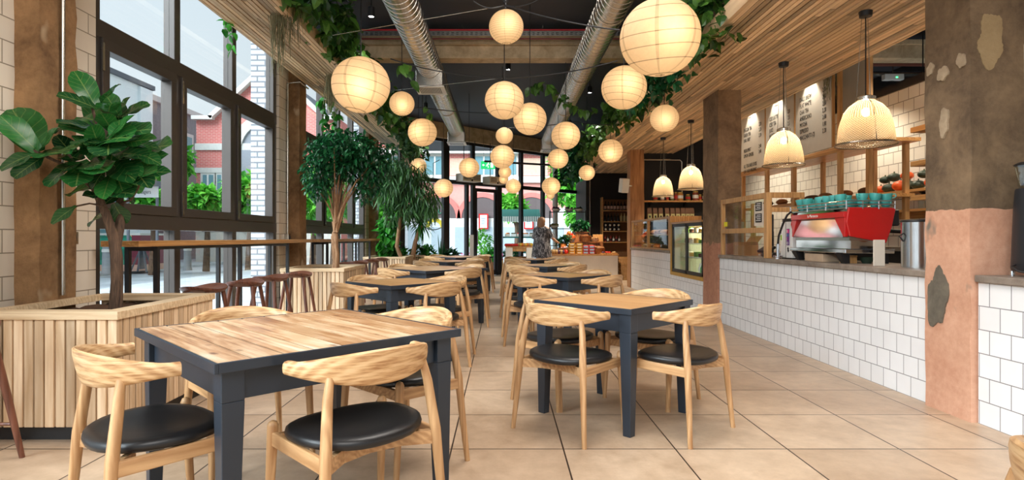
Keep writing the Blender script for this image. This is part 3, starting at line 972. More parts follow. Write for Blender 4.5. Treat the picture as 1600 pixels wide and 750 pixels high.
st = [(-2.60, 5.05, 85, 'first of the window stools past the fig planter'), (-2.52, 5.68, 96, 'second window stool past the fig planter'), (-2.54, 6.35, 82, 'third window stool past the fig planter'), (-2.46, 6.95, 93, 'window stool just before the weeping fig planter'),
      (-2.62, 9.55, 90, 'window stool just past the weeping fig planter'), (-2.55, 10.25, 86, 'second window stool past the weeping fig planter'), (-2.50, 11.0, 95, 'third window stool past the weeping fig planter'), (-2.46, 11.65, 90, 'window stool just before the third slatted planter')]
for i, (x, y, a, l) in enumerate(st):
    L = 'dark walnut saddle stool, ' + l
    if i == 0:
        STOOL.location = (x, y, 0); STOOL.rotation_euler = (0, 0, R(a)); STOOL['label'] = L; STOOL['group'] = 'walnut stools at the window bar'
    else: dup(STOOL, (x, y, 0), R(a), L, 'walnut stools at the window bar')
dup(STOOL, (-2.66, 2.78, 0), R(90), 'dark walnut stool mostly hidden at the edge of the view before the fig planter', 'walnut stools at the window bar')


def window_bar(y0, y1, posts, label):
    root = thing('window_bar', label, 'bar counter')
    MB().box(-3.04, -2.75, y0, y1, 1.062, 1.107).build('bar_top', M['bartop'], root, bevel=0.003)
    for y in posts:
        f = MB()
        f.box(-2.80, -2.765, y - 0.018, y + 0.018, 0, 1.062).box(-3.03, -2.995, y - 0.018, y + 0.018, 0, 1.062).box(-2.995, -2.80, y - 0.018, y + 0.018, 1.025, 1.062)
        f.build('leg_frame', M['black_metal'], root)
    MB().box(-2.795, -2.77, posts[0] + 0.018, posts[-1] - 0.018, 1.036, 1.062).build('front_rail', M['black_metal'], root)
window_bar(4.38, 8.38, [4.66, 6.14, 7.50], 'oak window bar on black steel frames beside the fig planter')
window_bar(8.73, 13.05, [9.2, 11.0, 12.14], 'oak window bar on black steel frames beyond the weeping fig')

# ------------------------------------------------------------------ slatted planters
def planter(x0, x1, y0, y1, label, seed, h=0.724, cut=0.0):
    root = thing('slatted_planter', label, 'planter')
    rnd = random.Random(seed)
    c = 0.05
    MB().box(x0 + c, x1 - c, y0 + c, y1 - c, 0, 0.085).build('plinth', M['black_metal'], root)
    inner = MB().box(x0 + 0.03, x1 - 0.03, y0 + 0.03, y1 - 0.03, 0.085, h - 0.12)
    inner.build('liner', M['black_metal'], root)
    s = MB()
    p = 0.057
    def run(n, f):
        for i in range(n): f(i)
    nx = round((x1 - x0) / p); ny = round((y1 - y0) / p)
    dx = (x1 - x0) / nx; dy = (y1 - y0) / ny
    for i in range(nx):
        o = rnd.uniform(0, 0.004)
        s.box(x0 + i * dx + 0.005, x0 + (i + 1) * dx - 0.005, y0 + 0.004 - o, y0 + 0.03, 0.083, h - 0.045)
        s.box(x0 + i * dx + 0.003, x0 + (i + 1) * dx - 0.003, y1 - 0.03, y1 - 0.004, 0.083, h - 0.045)
    for i in range(ny):
        o = rnd.uniform(0, 0.004)
        s.box(x1 - 0.03, x1 - 0.004 + o, y0 + i * dy + 0.005, y0 + (i + 1) * dy - 0.005, 0.083, h - 0.045)
    s.build('slats', M['slat'], root, bevel=0.002, bseg=1)
    r = MB()
    w = 0.10
    r.box(x0, x1 + 0.01, y0 - 0.01, y0 + w, h - 0.045, h)
    r.box(x0, x1 + 0.01, y1 - w, y1 + 0.01, h - 0.045, h)
    r.box(x1 - w, x1 + 0.01, y0 + w, y1 - w, h - 0.045, h)
    r.box(x0, x0 + 0.05, y0 + w, y1 - w, h - 0.045, h)
    r.build('rim', M['rim'], root, bevel=0.003)
    # bark mulch, slightly lumpy
    g = MB(); n = 24; vs = []; fs = []
    for i in range(n + 1):
        for j in range(n + 1):
            vs.append((x0 + 0.04 + (x1 - x0 - 0.08) * i / n, y0 + 0.04 + (y1 - y0 - 0.08) * j / n, h - 0.075 + rnd.uniform(-0.012, 0.014)))
    for i in range(n):
        for j in range(n):
            a = i * (n + 1) + j
            fs.append((a, a + n + 1, a + n + 2, a + 1))
    g.add(vs, fs).build('mulch', M['soil'], root)
    return root
planter(-2.94, -2.13, 3.20, 4.27, 'slatted timber planter holding the fiddle-leaf fig', 1)
planter(-2.94, -2.10, 7.66, 8.84, 'slatted timber planter holding the weeping fig', 2)
planter(-2.94, -2.05, 12.2, 13.6, 'slatted timber planter holding the long-leaved fig tree', 3)
planter(-2.9, -1.9, 14.2, 14.75, 'low planter of small green plants at the glazed front', 4, h=0.70)
# ================================================================== lanterns, pendants, ducts
def lantern_mat(name, nlat, nmer, wl, wm, tilt):
    t = NT(name)
    g = t.coord()
    s = t.sep(t.mapping(g, rot=(R(tilt), R(tilt * 0.7), 0)))
    s0 = t.sep(g)
    # object coordinates are in units of the lantern radius
    lat = t.math('MULTIPLY', s[2], nlat / 2.0)
    fr = t.math('FRACT', t.math('ADD', lat, 0.37))
    line = t.math('LESS_THAN', t.math('ABSOLUTE', t.math('SUBTRACT', fr, 0.5)), wl)
    ang = t.math('ARCTAN2', s0[1], s0[0])
    fm = t.math('FRACT', t.math('ADD', t.math('MULTIPLY', ang, nmer / (2 * PI)), 0.31))
    seam = t.math('LESS_THAN', t.math('ABSOLUTE', t.math('SUBTRACT', fm, 0.5)), wm)
    nz = t.noise(g, 7, 5, 0.7)
    k = t.math('SUBTRACT', 1.0, t.math('ADD', t.math('MULTIPLY', line, 0.5), t.math('MULTIPLY', seam, 0.26)))
    k = t.math('MULTIPLY', k, t.math('ADD', 0.86, t.math('MULTIPLY', nz, 0.28)))
    k = t.math('MAXIMUM', k, 0.3)
    col = t.mix(1.0, (0.50, 0.41, 0.30, 1), t.comb(k, k, k), 'MULTIPLY')
    tr = t.n('BsdfTranslucent'); t.l(col, tr.inputs[0])
    df = t.n('BsdfDiffuse'); t.l(col, df.inputs[0])
    m1 = t.n('MixShader'); m1.inputs[0].default_value = 0.55
    t.l(df.outputs[0], m1.inputs[1]); t.l(tr.outputs[0], m1.inputs[2])
    em = t.n('Emission')
    t.l(t.mix(1.0, (1.0, 0.60, 0.27, 1), t.comb(k, k, k), 'MULTIPLY'), em.inputs[0]); em.inputs[1].default_value = LANT
    ad = t.n('AddShader'); t.l(m1.outputs[0], ad.inputs[0]); t.l(em.outputs[0], ad.inputs[1])
    t.l(ad.outputs[0], t.out.inputs['Surface'])
    return t.m
LANT = 0.155
LM = [lantern_mat('paper_wide_rib', 6.4, 6, 0.035, 0.045, 9), lantern_mat('paper_rib', 8.0, 6, 0.04, 0.035, -6), lantern_mat('paper_fine_rib', 17, 6, 0.05, 0.02, 4)]
sphere = MB(); sphere.lathe([(math.sin(a), -math.cos(a) * 0.955) for a in [0.12 + (PI - 0.24) * i / 20 for i in range(21)]], 36)
LMESH = []
for m in LM:
    o = sphere.build('paper_shade', m, smooth=180); LMESH.append(o.data); bpy.data.objects.remove(o)


def lantern(x, y, d, size, style, label, top=None, group='round paper lanterns'):
    Y = FPX * size / d
    c = px(x, y, Y)
    r = size / 2
    root = thing('paper_lantern', label, 'lantern', c, 0, group)
    s = bpy.data.objects.new('paper_shade', LMESH[style]); COL.objects.link(s); s.parent = root
    s.scale = (r, r, r); s.rotation_euler = (0, 0, x * 0.13)
    MB().lathe([(r * 0.13, r * 0.945), (r * 0.13, r * 0.965), (r * 0.10, r * 0.965), (r * 0.10, r * 0.945)], 20).build('wire_ring', M['black_metal'], root)
    zt = ZC if top is None else top
    for xc in (-1.08, 1.20):
        if top is None and abs(c.x - xc) < 0.19 and 3 < Y < 14: zt = 3.66 - math.sqrt(max(0.0, 0.179 ** 2 - (c.x - xc) ** 2))
    zt = zt - c.z
    MB().tube([(0, 0, r * 0.45), (0, 0, zt)], 0.0055, 6).build('cord', M['black_metal'], root, smooth=60)
    MB().lathe([(0.0, r * 0.18), (0.03, r * 0.22), (0.034, r * 0.3), (0.022, r * 0.40), (0.018, r * 0.46), (0.0, r * 0.47)], 12).build('bulb_holder', M['black_metal'], root, smooth=50)
    l = lamp('lantern_bulb', 'POINT', (0, 0, 0), 1.5 * (r / 0.25) ** 2, (1.0, 0.72, 0.42), '', 0.04)
    l.parent = root
    rr = random.Random(int(x))
    l.location = (rr.uniform(-0.15, 0.15) * r, -0.6 * r, rr.uniform(-0.25, 0.1) * r)
    return root
Z2 = None
lantern(1031, 59, 123, 0.60, 0, 'largest paper lantern, hanging over the first counter table')
lantern(564, 133, 90, 0.60, 0, 'large paper lantern hanging by the trailing plants of the window side')
lantern(975, 137, 70, 0.50, 1, 'paper lantern just below the largest lantern, by the counter-side vines')
lantern(788, 157, 61, 0.45, 1, 'middle lantern of the central hanging string, under the topmost one')
lantern(791, 42, 54, 0.38, 2, 'topmost lantern of the central hanging string')
lantern(828, 186, 52, 0.45, 1, 'lantern tucked beside the central hanging string on its counter side')
lantern(628, 162, 39, 0.36, 2, 'small lantern beside the big window-side lantern')
lantern(660, 207, 45, 0.45, 1, 'ribbed lantern hanging below the end of the window-side duct vines')
lantern(884, 212, 45, 0.45, 1, 'lantern hanging under the counter-side duct')
lantern(1038, 185, 44, 0.36, 2, 'small lantern hanging before the counter-side slatted soffit', ZR)
lantern(785, 245, 38, 0.45, 1, 'lantern low on the central string above the street door')
lantern(954, 236, 38, 0.45, 1, 'lantern hanging before the far slatted soffit edge')
lantern(872, 248, 32, 0.40, 1, 'lantern hanging before the round white post')
lantern(733, 262, 32, 0.45, 1, 'lantern hanging in front of the grey door heaters')
lantern(693, 294, 30, 0.40, 1, 'lowest window-side lantern, before the thick dark mullion')
lantern(861, 291, 29, 0.40, 1, 'lantern hanging low beside the round white post')
lantern(654, 259, 25, 0.36, 2, 'small lantern beside the crown of the long-leaved fig')
lantern(917, 270, 25, 0.36, 1, 'small lantern hanging before the black shop wall')
lantern(788, 212, 27, 0.30, 2, 'small pale lantern between two larger ones of the central string')
lantern(802, 291, 24, 0.36, 1, 'small lantern hanging before the glazing beside the street door')
lantern(789, 269, 20, 0.36, 2, 'tiny distant lantern under the lowest central lantern')
lantern(787, 280, 15, 0.28, 2, 'tiniest distant lantern over the street door')
lantern(860, 305, 13, 0.26, 2, 'tiny distant lantern below the one at the white post')

# spiral ducts
def duct(xc, zc, r, y0, y1, label, vents, endvent):
    root = thing('spiral_duct', label, 'duct')
    path = [(xc, y, zc) for y in np.linspace(y0, y1, 3)]
    MB().tube(path, r, 40).build('tube', M['galv'], root, smooth=60)
    s = MB(); k = 0
    y = y0
    pts = []
    step = 0.12
    n = 20
    tot = int((y1 - y0) / step * n)
    for i in range(tot):
        a = 2 * PI * i / n
        pts.append((xc + (r + 0.001) * math.cos(a), y0 + step * i / n, zc + (r + 0.001) * math.sin(a)))
    s.tube(pts, 0.006, 5).build('spiral_seam', M['galv'], root, smooth=80)
    for y in vents:
        v = MB().box(xc - 0.2, xc + 0.2, y - 0.22, y + 0.22, zc - r - 0.12, zc - r * 0.3)
        vo = v.build('vent_box', M['galv'], root, bevel=0.01)
        MB().box(xc - 0.22, xc + 0.22, y - 0.24, y + 0.24, zc - r - 0.135, zc - r - 0.12).build('grille_frame', M['white'], vo)
        g = MB()
        for i in range(14): g.box(xc - 0.16 + i * 0.0235, xc - 0.148 + i * 0.0235, y - 0.17, y + 0.17, zc - r - 0.137, zc - r - 0.134)
        g.build('grille_slot', M['black_metal'], vo)
    for y in np.arange(y0 + 1, y1, 2.4):
        st = MB()
        st.tube([(xc, y, zc + r), (xc, y, ZC)], 0.006, 6)
        st.tube([(xc + (r + 0.004) * math.cos(a), y, zc + (r + 0.004) * math.sin(a)) for a in np.linspace(0, 2 * PI, 25)], 0.008, 6)
        st.build('hanger_strap', M['galv'], root, smooth=60)
    return root
duct(-1.08, 3.66, 0.175, 3.0, 14.0, 'galvanised spiral duct on the window side of the ceiling', [8.75, 13.75], True)
duct(1.20, 3.66, 0.175, 3.0, 15.2, 'galvanised spiral duct on the counter side of the ceiling', [14.9], True)

# catenary wires and cables
def wire(name, pts, rad, mat, label, sag=0.0, cat='cable'):
    pts = [Vector(p) for p in pts]
    path = []
    for a, b_ in zip(pts, pts[1:]):
        for i in range(10):
            t_ = i / 10
            p = a.lerp(b_, t_); p.z -= sag * 4 * t_ * (1 - t_)
            path.append(p)
    path.append(pts[-1])
    return tag(MB().tube(path, rad, 6).build(name, mat, smooth=80), label, cat)
gr = M['galv']; bk = M['black_metal']
wire('steel_wire', [px(520, 55, 6.3), px(786, 9, 5.9)], 0.004, gr, 'steel wire from the window-side plants to the topmost lantern')
wire('steel_wire', [px(600, 143, 9), px(775, 123, 7.5)], 0.004, gr, 'steel wire crossing behind the window-side duct to the central string')
wire('lamp_cable', [px(790, 8, 5.85), px(968, 47, 5.2)], 0.007, bk, 'black cable from the topmost lantern towards the largest lantern', 0.03)
wire('lamp_cable', [px(610, 92, 7.0), px(786, 122, 6.7)], 0.007, bk, 'black cable sagging under the window-side duct to the central string', 0.05)
wire('lamp_cable', [px(790, 122, 6.7), px(965, 95, 6.3)], 0.007, bk, 'black cable from the central string across the counter-side duct', 0.04)
wire('lamp_cable', [px(740, 2, 5.9), px(788, 8, 5.9), px(850, -6, 5.7)], 0.007, bk, 'black cable looped over the topmost lantern', 0.05)
wire('lamp_cable', [px(612, 165, 9.0), px(660, 168, 9.0), px(775, 177, 8.5)], 0.007, bk, 'black cable behind the small window-side lantern', 0.02)
wire('lamp_cable', [px(792, 200, 9.5), px(900, 190, 9.5), px(955, 195, 9.5)], 0.007, bk, 'black cable running past the lantern beside the central string', 0.02)
wire('tension_rod', [px(757, 252, 15.5), px(898, 260, 16.8)], 0.03, bk, 'black rod crossing high before the glazed front', 0, 'rod')
hk = thing('cable_cluster', 'tangle of black cable hooks above the topmost lantern', 'cable hook', px(790, 9, 5.87))
for i in range(4):
    a = i * PI / 2
    MB().tube([(0.05 * math.cos(a + q) * q, 0.05 * math.sin(a + q) * q, 0.02 + 0.06 * q) for q in np.linspace(0, 2, 9)], 0.005, 6).build('cable_loop', bk, hk, smooth=80)
MB().tube([(0, 0, -0.03), (0, 0, 0.12)], 0.012, 8).build('hook_stem', bk, hk, smooth=60)

# prismatic glass pendants over the counter
pg = NT('prismatic_glass')
gco = pg.coord(); gs = pg.sep(gco)
ang = pg.math('ARCTAN2', gs[1], gs[0])
rib = pg.math('SINE', pg.math('MULTIPLY', ang, 56.0))
ring = pg.math('SINE', pg.math('MULTIPLY', gs[2], 330.0))
lowz = pg.math('LESS_THAN', gs[2], -0.16)
pat = pg.math('ADD', pg.math('MULTIPLY', rib, pg.math('SUBTRACT', 1.0, lowz)), pg.math('MULTIPLY', pg.math('MULTIPLY', rib, ring), lowz))
bmp = pg.n('Bump'); bmp.inputs['Strength'].default_value = 0.6; bmp.inputs['Distance'].default_value = 0.01; pg.l(pat, bmp.inputs['Height'])
trn = pg.n('BsdfTransparent'); trn.inputs[0].default_value = (0.95, 0.86, 0.72, 1)
tl = pg.n('BsdfTranslucent'); tl.inputs[0].default_value = (0.9, 0.72, 0.5, 1); pg.l(bmp.outputs[0], tl.inputs['Normal'])
gls = pg.n('BsdfGlossy'); gls.inputs['Roughness'].default_value = 0.12; pg.l(bmp.outputs[0], gls.inputs['Normal'])
ma = pg.n('MixShader'); pg.l(pg.math('ADD', 0.46, pg.math('MULTIPLY', pat, 0.26)), ma.inputs[0]); pg.l(trn.outputs[0], ma.inputs[1]); pg.l(tl.outputs[0], ma.inputs[2])
mb_ = pg.n('MixShader'); mb_.inputs[0].default_value = 0.14; pg.l(ma.outputs[0], mb_.inputs[1]); pg.l(gls.outputs[0], mb_.inputs[2])
pg.l(mb_.outputs[0], pg.out.inputs['Surface'])


def pendant(y, label, r=0.225):
    # origin at the top of the shade
    top = 2.33
    root = thing('glass_pendant', label, 'pendant lamp', (3.18, y, top), 0, 'prismatic pendants over the counter')
    prof = [(r * 1.06, -0.385), (r * 1.0, -0.375), (r * 0.985, -0.33), (r * 0.95, -0.26), (r * 0.88, -0.18), (r * 0.76, -0.10), (r * 0.58, -0.045), (r * 0.36, -0.01), (r * 0.30, 0.0)]
    MB().lathe(prof, 48).build('glass_shade', pg.m, root, smooth=60)
    MB().lathe([(r * 1.06, -0.39), (r * 1.08, -0.385), (r * 1.06, -0.375), (r * 1.03, -0.385)], 48).build('rim_ring', M['galv'], root)
    MB().lathe([(r * 0.30, -0.005), (r * 0.34, 0.0), (r * 0.34, 0.03), (r * 0.2, 0.045), (0.0, 0.05)], 24).build('top_cap', M['galv'], root, smooth=40)
    zc_ = ZR - top
    MB().lathe([(0.0, zc_ - 0.05), (0.05, zc_ - 0.045), (0.055, zc_)], 16).build('ceiling_mount', bk, root, smooth=40)
    MB().tube([(0, 0, -0.06), (0, 0, zc_ - 0.05)], 0.006, 6).build('cord', bk, root)
    for i in range(3):
        a = 2 * PI * i / 3 + 0.5
        MB().tube([(r * 0.3 * math.cos(a), r * 0.3 * math.sin(a), 0.03), (0.03 * math.cos(a), 0.03 * math.sin(a), zc_ - 0.045)], 0.0025, 5).build('suspension_wire', gr, root)
    MB().tube([(r * 0.34 * math.cos(4.5), r * 0.34 * math.sin(4.5), 0.0), (r * 0.78 * math.cos(4.5), r * 0.78 * math.sin(4.5), -0.09), (r * 1.02 * math.cos(4.5), r * 1.02 * math.sin(4.5), -0.38)], 0.003, 5).build('clip_wire', bk, root)
    MB().ball((0, 0, -0.10), 0.032, 14, 9, 1.25).build('bulb', M['bulb'], root, smooth=180)
    l = lamp('pendant_light', 'POINT', (0, 0, -0.12), 8.5, (1.0, 0.74, 0.45), '', 0.05); l.parent = root
    return root
pendant(5.07, 'big ribbed glass pendant above the red espresso machine')
pendant(6.55, 'ribbed glass pendant in front of the menu boards', 0.21)
pendant(9.77, 'ribbed glass pendant beside the square column, over the cake fridge', 0.205)
pendant(11.46, 'ribbed glass pendant furthest along, over the bread display', 0.2)

# spots over the menu boards and in the kitchen
for i, y in enumerate((7.78, 8.72, 9.6)):
    rt = thing('menu_spotlight', 'small black spotlight above the ' + ['menu board beside the oak gantry post', 'middle menu board', 'menu board beside the square column'][i], 'spotlight', (3.95, y, 3.5), 0, 'spotlights over the menu boards')
    MB().tube([(0, 0, 0.0), (0.06, 0, -0.08)], 0.03, 12).build('spot_body', bk, rt, smooth=50)
    MB().tube([(0, 0, 0), (0, 0, 0.8)], 0.008, 6).build('stem', bk, rt)
    l = lamp('menu_spot_light', 'SPOT', (0.07, 0, -0.1), 24, (1.0, 0.92, 0.78), '', 0.02, None, 75, 0.5)
    l.parent = rt; l.rotation_euler = Vector((0.12, 0, -1)).to_track_quat('-Z', 'Y').to_euler()
p = px(1442, 133, 7.6)
rt = thing('kitchen_spotlight', 'bright bare spotlight on the kitchen pipework beside the big column', 'spotlight', p)
MB().ball((0, 0, 0), 0.035, 14, 9).build('bulb', emit('spot_glow', (1, 0.95, 0.85, 1), 30), rt, smooth=180)
MB().lathe([(0.05, 0.0), (0.05, 0.06), (0.03, 0.09), (0, 0.09)], 16).build('spot_body', bk, rt, smooth=50)
MB().tube([(0, 0, 0.09), (0, 0, ZC - p.z)], 0.008, 6).build('stem', bk, rt)
l = lamp('kitchen_spot_light', 'POINT', (0, 0, -0.08), 45, (1.0, 0.9, 0.74), '', 0.05); l.parent = rt
for i, (x, y, z) in enumerate(((4.75, 6.2, 3.3), (4.75, 8.2, 3.3), (4.3, 11.2, 3.6), (2.4, 15.1, 2.95))):  # spots added to lift the light on kitchen, bread counter and deli
    rt = thing('service_spotlight', 'small black added fill spotlight over ' + ['the kitchen work side near the big column', 'the kitchen work side behind the menu', 'the bread counter', 'the deli counter'][i], 'spotlight', (x, y, z))
    MB().tube([(0, 0, 0.12), (0, 0, 0.0)], 0.035, 12).build('spot_body', bk, rt, smooth=50)
    MB().tube([(0, 0, 0.12), (0, 0, (ZC if i < 3 else ZR) - z)], 0.008, 6).build('stem', bk, rt)
    l = lamp('service_spot_light', 'SPOT', (0, 0, -0.02), [75, 75, 150, 240][i], (1.0, 0.86, 0.66), '', 0.04, None, 130, 0.7); l.parent = rt
# spotlights added on the dark ceiling to brighten the far room
for i, (x, y) in enumerate(((-1.72, 7.6), (-1.72, 10.4), (-1.72, 13.0), (0.1, 10.0), (0.1, 13.6), (1.75, 8.4), (1.75, 11.6), (1.75, 15.0))):
    rt = thing('ceiling_spotlight', ORD[i % 3 if i < 3 else (i - 3) % 2 if i < 5 else (i - 5)] + ' small black added fill spotlight from the beam, ' + ('window-side row' if i < 3 else 'middle row' if i < 5 else 'counter-side row'), 'spotlight', (x, y, 4.12), 0, 'added fill spotlights on the dark ceiling')
    MB().lathe([(0.035, -0.09), (0.045, -0.09), (0.045, 0.03), (0.02, 0.05), (0.0, 0.05)], 14).build('spot_body', bk, rt, smooth=50)
    MB().tube([(0, 0, 0.05), (0, 0, ZC - 4.12)], 0.008, 6).build('stem', bk, rt)
    l = lamp('ceiling_spot_light', 'SPOT', (0, 0, 0.0), 95, (1.0, 0.94, 0.86), '', 0.03, None, 125, 0.8); l.parent = rt
# door heaters and exit sign
for i, (x0, x1, ym) in enumerate(((709, 740, 278), (751, 778, 282.5))):
    a, e = fpos(x0), fpos(x1)
    c = fpt((a + e) / 2, 0, 0.25); Yc = c.y
    z = EYE + (VY - ym) / FPX * Yc
    rt = thing('door_heater', ['warm-air door heater furthest from the round post', 'warm-air door heater over the street door'][i], 'heater', (c.x, c.y, z), math.atan2(FD.y, FD.x))
    w = (e - a) / 2 * 0.92
    MB().box(-w, w, -0.12, 0.2, -0.11, 0.11).build('casing', M['cream'], rt, bevel=0.01)
    g = MB()
    for s in (-1, 1):
        for k in range(5): g.box(s * w * 0.5 - w * 0.38, s * w * 0.5 + w * 0.38, -0.124, -0.12, -0.06 + k * 0.028, -0.045 + k * 0.028)
    g.build('grille_slot', M['bronze'], rt)
    MB().lathe([(0, 0), (0.03, 0.0), (0.03, 0.006), (0, 0.006)], 16).xf(axes((1, 0, 0), (0, 0, 1), (0, -1, 0), (0, -0.12, -0.075))).build('knob', bk, rt)
    MB().tube([(-w * 0.6, 0, 0.11), (-w * 0.6, 0, 3.9 - z)], 0.012, 6).tube([(w * 0.6, 0, 0.11), (w * 0.6, 0, 3.9 - z)], 0.012, 6).build('hanger_rod', bk, rt)
p = px(762.5, 258, 15.6)
rt = thing('exit_sign', 'green running-man exit sign hanging before the street door', 'sign', p)
MB().box(-0.19, 0.19, -0.015, 0.015, -0.105, 0.105).build('panel', emit('exit_green', (0.02, 0.42, 0.12, 1), 1.1), rt)
wt = emit('exit_white', (0.9, 1, 0.9, 1), 1.0)
mm = MB()
mm.box(0.07, 0.14, -0.019, -0.015, -0.07, 0.075)                                      # door leaf
mm.build('door_symbol', wt, rt)
mm = MB()
mm.ball((0.01, -0.017, 0.055), 0.016, 10, 7)
for a, e in (((0.0, 0.035), (-0.02, -0.01)), ((-0.02, -0.01), (0.01, -0.04)), ((0.01, -0.04), (0.0, -0.075)), ((-0.02, -0.01), (-0.055, -0.03)), ((0.0, 0.03), (0.04, 0.01)), ((0.0, 0.03), (-0.04, 0.015))):
    mm.bar((a[0], -0.017, a[1]), (e[0], -0.017, e[1]), 0.004, 0.016, up=(0.3, 0, 1))
mm.build('running_man_symbol', wt, rt)
mm = MB().box(-0.15, -0.09, -0.019, -0.015, -0.01, 0.01)
mm.prism([(-0.16, 0), (-0.12, 0.035), (-0.12, -0.035)], 0.015, 0.019, axes((1, 0, 0), (0, 0, 1), (0, -1, 0)))
mm.build('arrow_symbol', wt, rt)
MB().tube([(-0.12, 0, 0.105), (-0.12, 0, 3.9 - p.z)], 0.004, 5).tube([(0.12, 0, 0.105), (0.12, 0, 3.9 - p.z)], 0.004, 5).build('chain', gr, rt)
# ================================================================== plants
M['fiddle'] = leafmat('fiddle_leaf', rgb(20, 62, 36), rgb(48, 116, 52), 0.26, 0.25, True)
M['ficus'] = leafmat('ficus_leaf', rgb(14, 52, 32), rgb(36, 104, 58), 0.35, 0.25)
M['long'] = leafmat('long_leaf', rgb(28, 62, 34), rgb(78, 122, 66), 0.45, 0.3)
M['pothos'] = leafmat('pothos_leaf', rgb(30, 66, 28), rgb(80, 124, 48), 0.35, 0.3)
M['pothosb'] = leafmat('bright_vine_leaf', rgb(24, 96, 34), rgb(70, 160, 56), 0.35, 0.35)
M['moss'] = leafmat('grey_moss', rgb(96, 92, 62), rgb(150, 146, 112), 0.8, 0.2)
M['street'] = leafmat('street_leaf', rgb(52, 136, 44), rgb(124, 206, 74), 0.5, 0.4)
M['stem'] = plain('green_stem', rgb(74, 84, 44), 0.6)


def rdir(r, up=0.0):
    while True:
        v = Vector((r.uniform(-1, 1), r.uniform(-1, 1), r.uniform(-1, 1)))
        if 0.05 < v.length < 1: break
    v.normalize(); v.z += up
    return v.normalized()

# fiddle-leaf fig --------------------------------------------------
rf = random.Random(5)
base = Vector((-2.50, 3.74, 0.64))
fig = thing('fiddle_leaf_fig', 'fiddle-leaf fig tree with big glossy leaves in the slatted planter by the tiled pier', 'plant', base)
tk = MB()
P = lambda x, y, Y: px(x, y, Y) - base
tr1 = [Vector((0, 0, 0)), P(183, 440, 3.72), P(182, 400, 3.70), P(178, 372, 3.70), P(166, 335, 3.66), P(150, 300, 3.62), P(142, 285, 3.6), P(152, 258, 3.58), P(160, 235, 3.56)]
tk.tube(tr1, [0.042, 0.036, 0.036, 0.034, 0.026, 0.021, 0.018, 0.013, 0.008], 10)
tr2 = [P(181, 385, 3.70), P(188, 350, 3.74), P(187, 318, 3.76), P(190, 290, 3.78), P(196, 262, 3.8), P(196, 215, 3.8)]
tk.tube(tr2, [0.03, 0.027, 0.022, 0.016, 0.012, 0.008], 10)
twigs = [([P(166, 322, 3.64), P(140, 318, 3.6), P(120, 322, 3.58)], 0.006), ([P(150, 300, 3.62), P(110, 262, 3.5), P(62, 240, 3.42), P(45, 232, 3.4)], 0.009),
         ([P(188, 318, 3.76), P(205, 312, 3.7), P(217, 292, 3.66), P(220, 270, 3.66)], 0.007), ([P(142, 285, 3.6), P(118, 255, 3.55), P(100, 232, 3.5)], 0.008),
         ([P(196, 262, 3.8), P(215, 240, 3.8), P(228, 225, 3.8)], 0.007), ([P(160, 235, 3.56), P(150, 190, 3.56), P(143, 165, 3.56)], 0.008), ([P(190, 290, 3.78), P(178, 262, 3.7), P(168, 240, 3.66)], 0.007)]
for pth, r_ in twigs: tk.tube(pth, [r_ * 1.3] + [r_] * (len(pth) - 1), 6)
tk.build('trunk', M['bark'], fig, smooth=60)
lf = MB()
def fl_(x, y, Y, x2, y2, dY, L=None, W=None, up=(0, -0.55, 0.8), droop=0.12):
    a, b_ = P(x, y, Y), P(x2, y2, Y + dY)
    d = b_ - a
    L = d.length if L is None else L
    lf.leaf(a, d, up, L, W or L * 0.66, droop, 0.16, 8, 1)
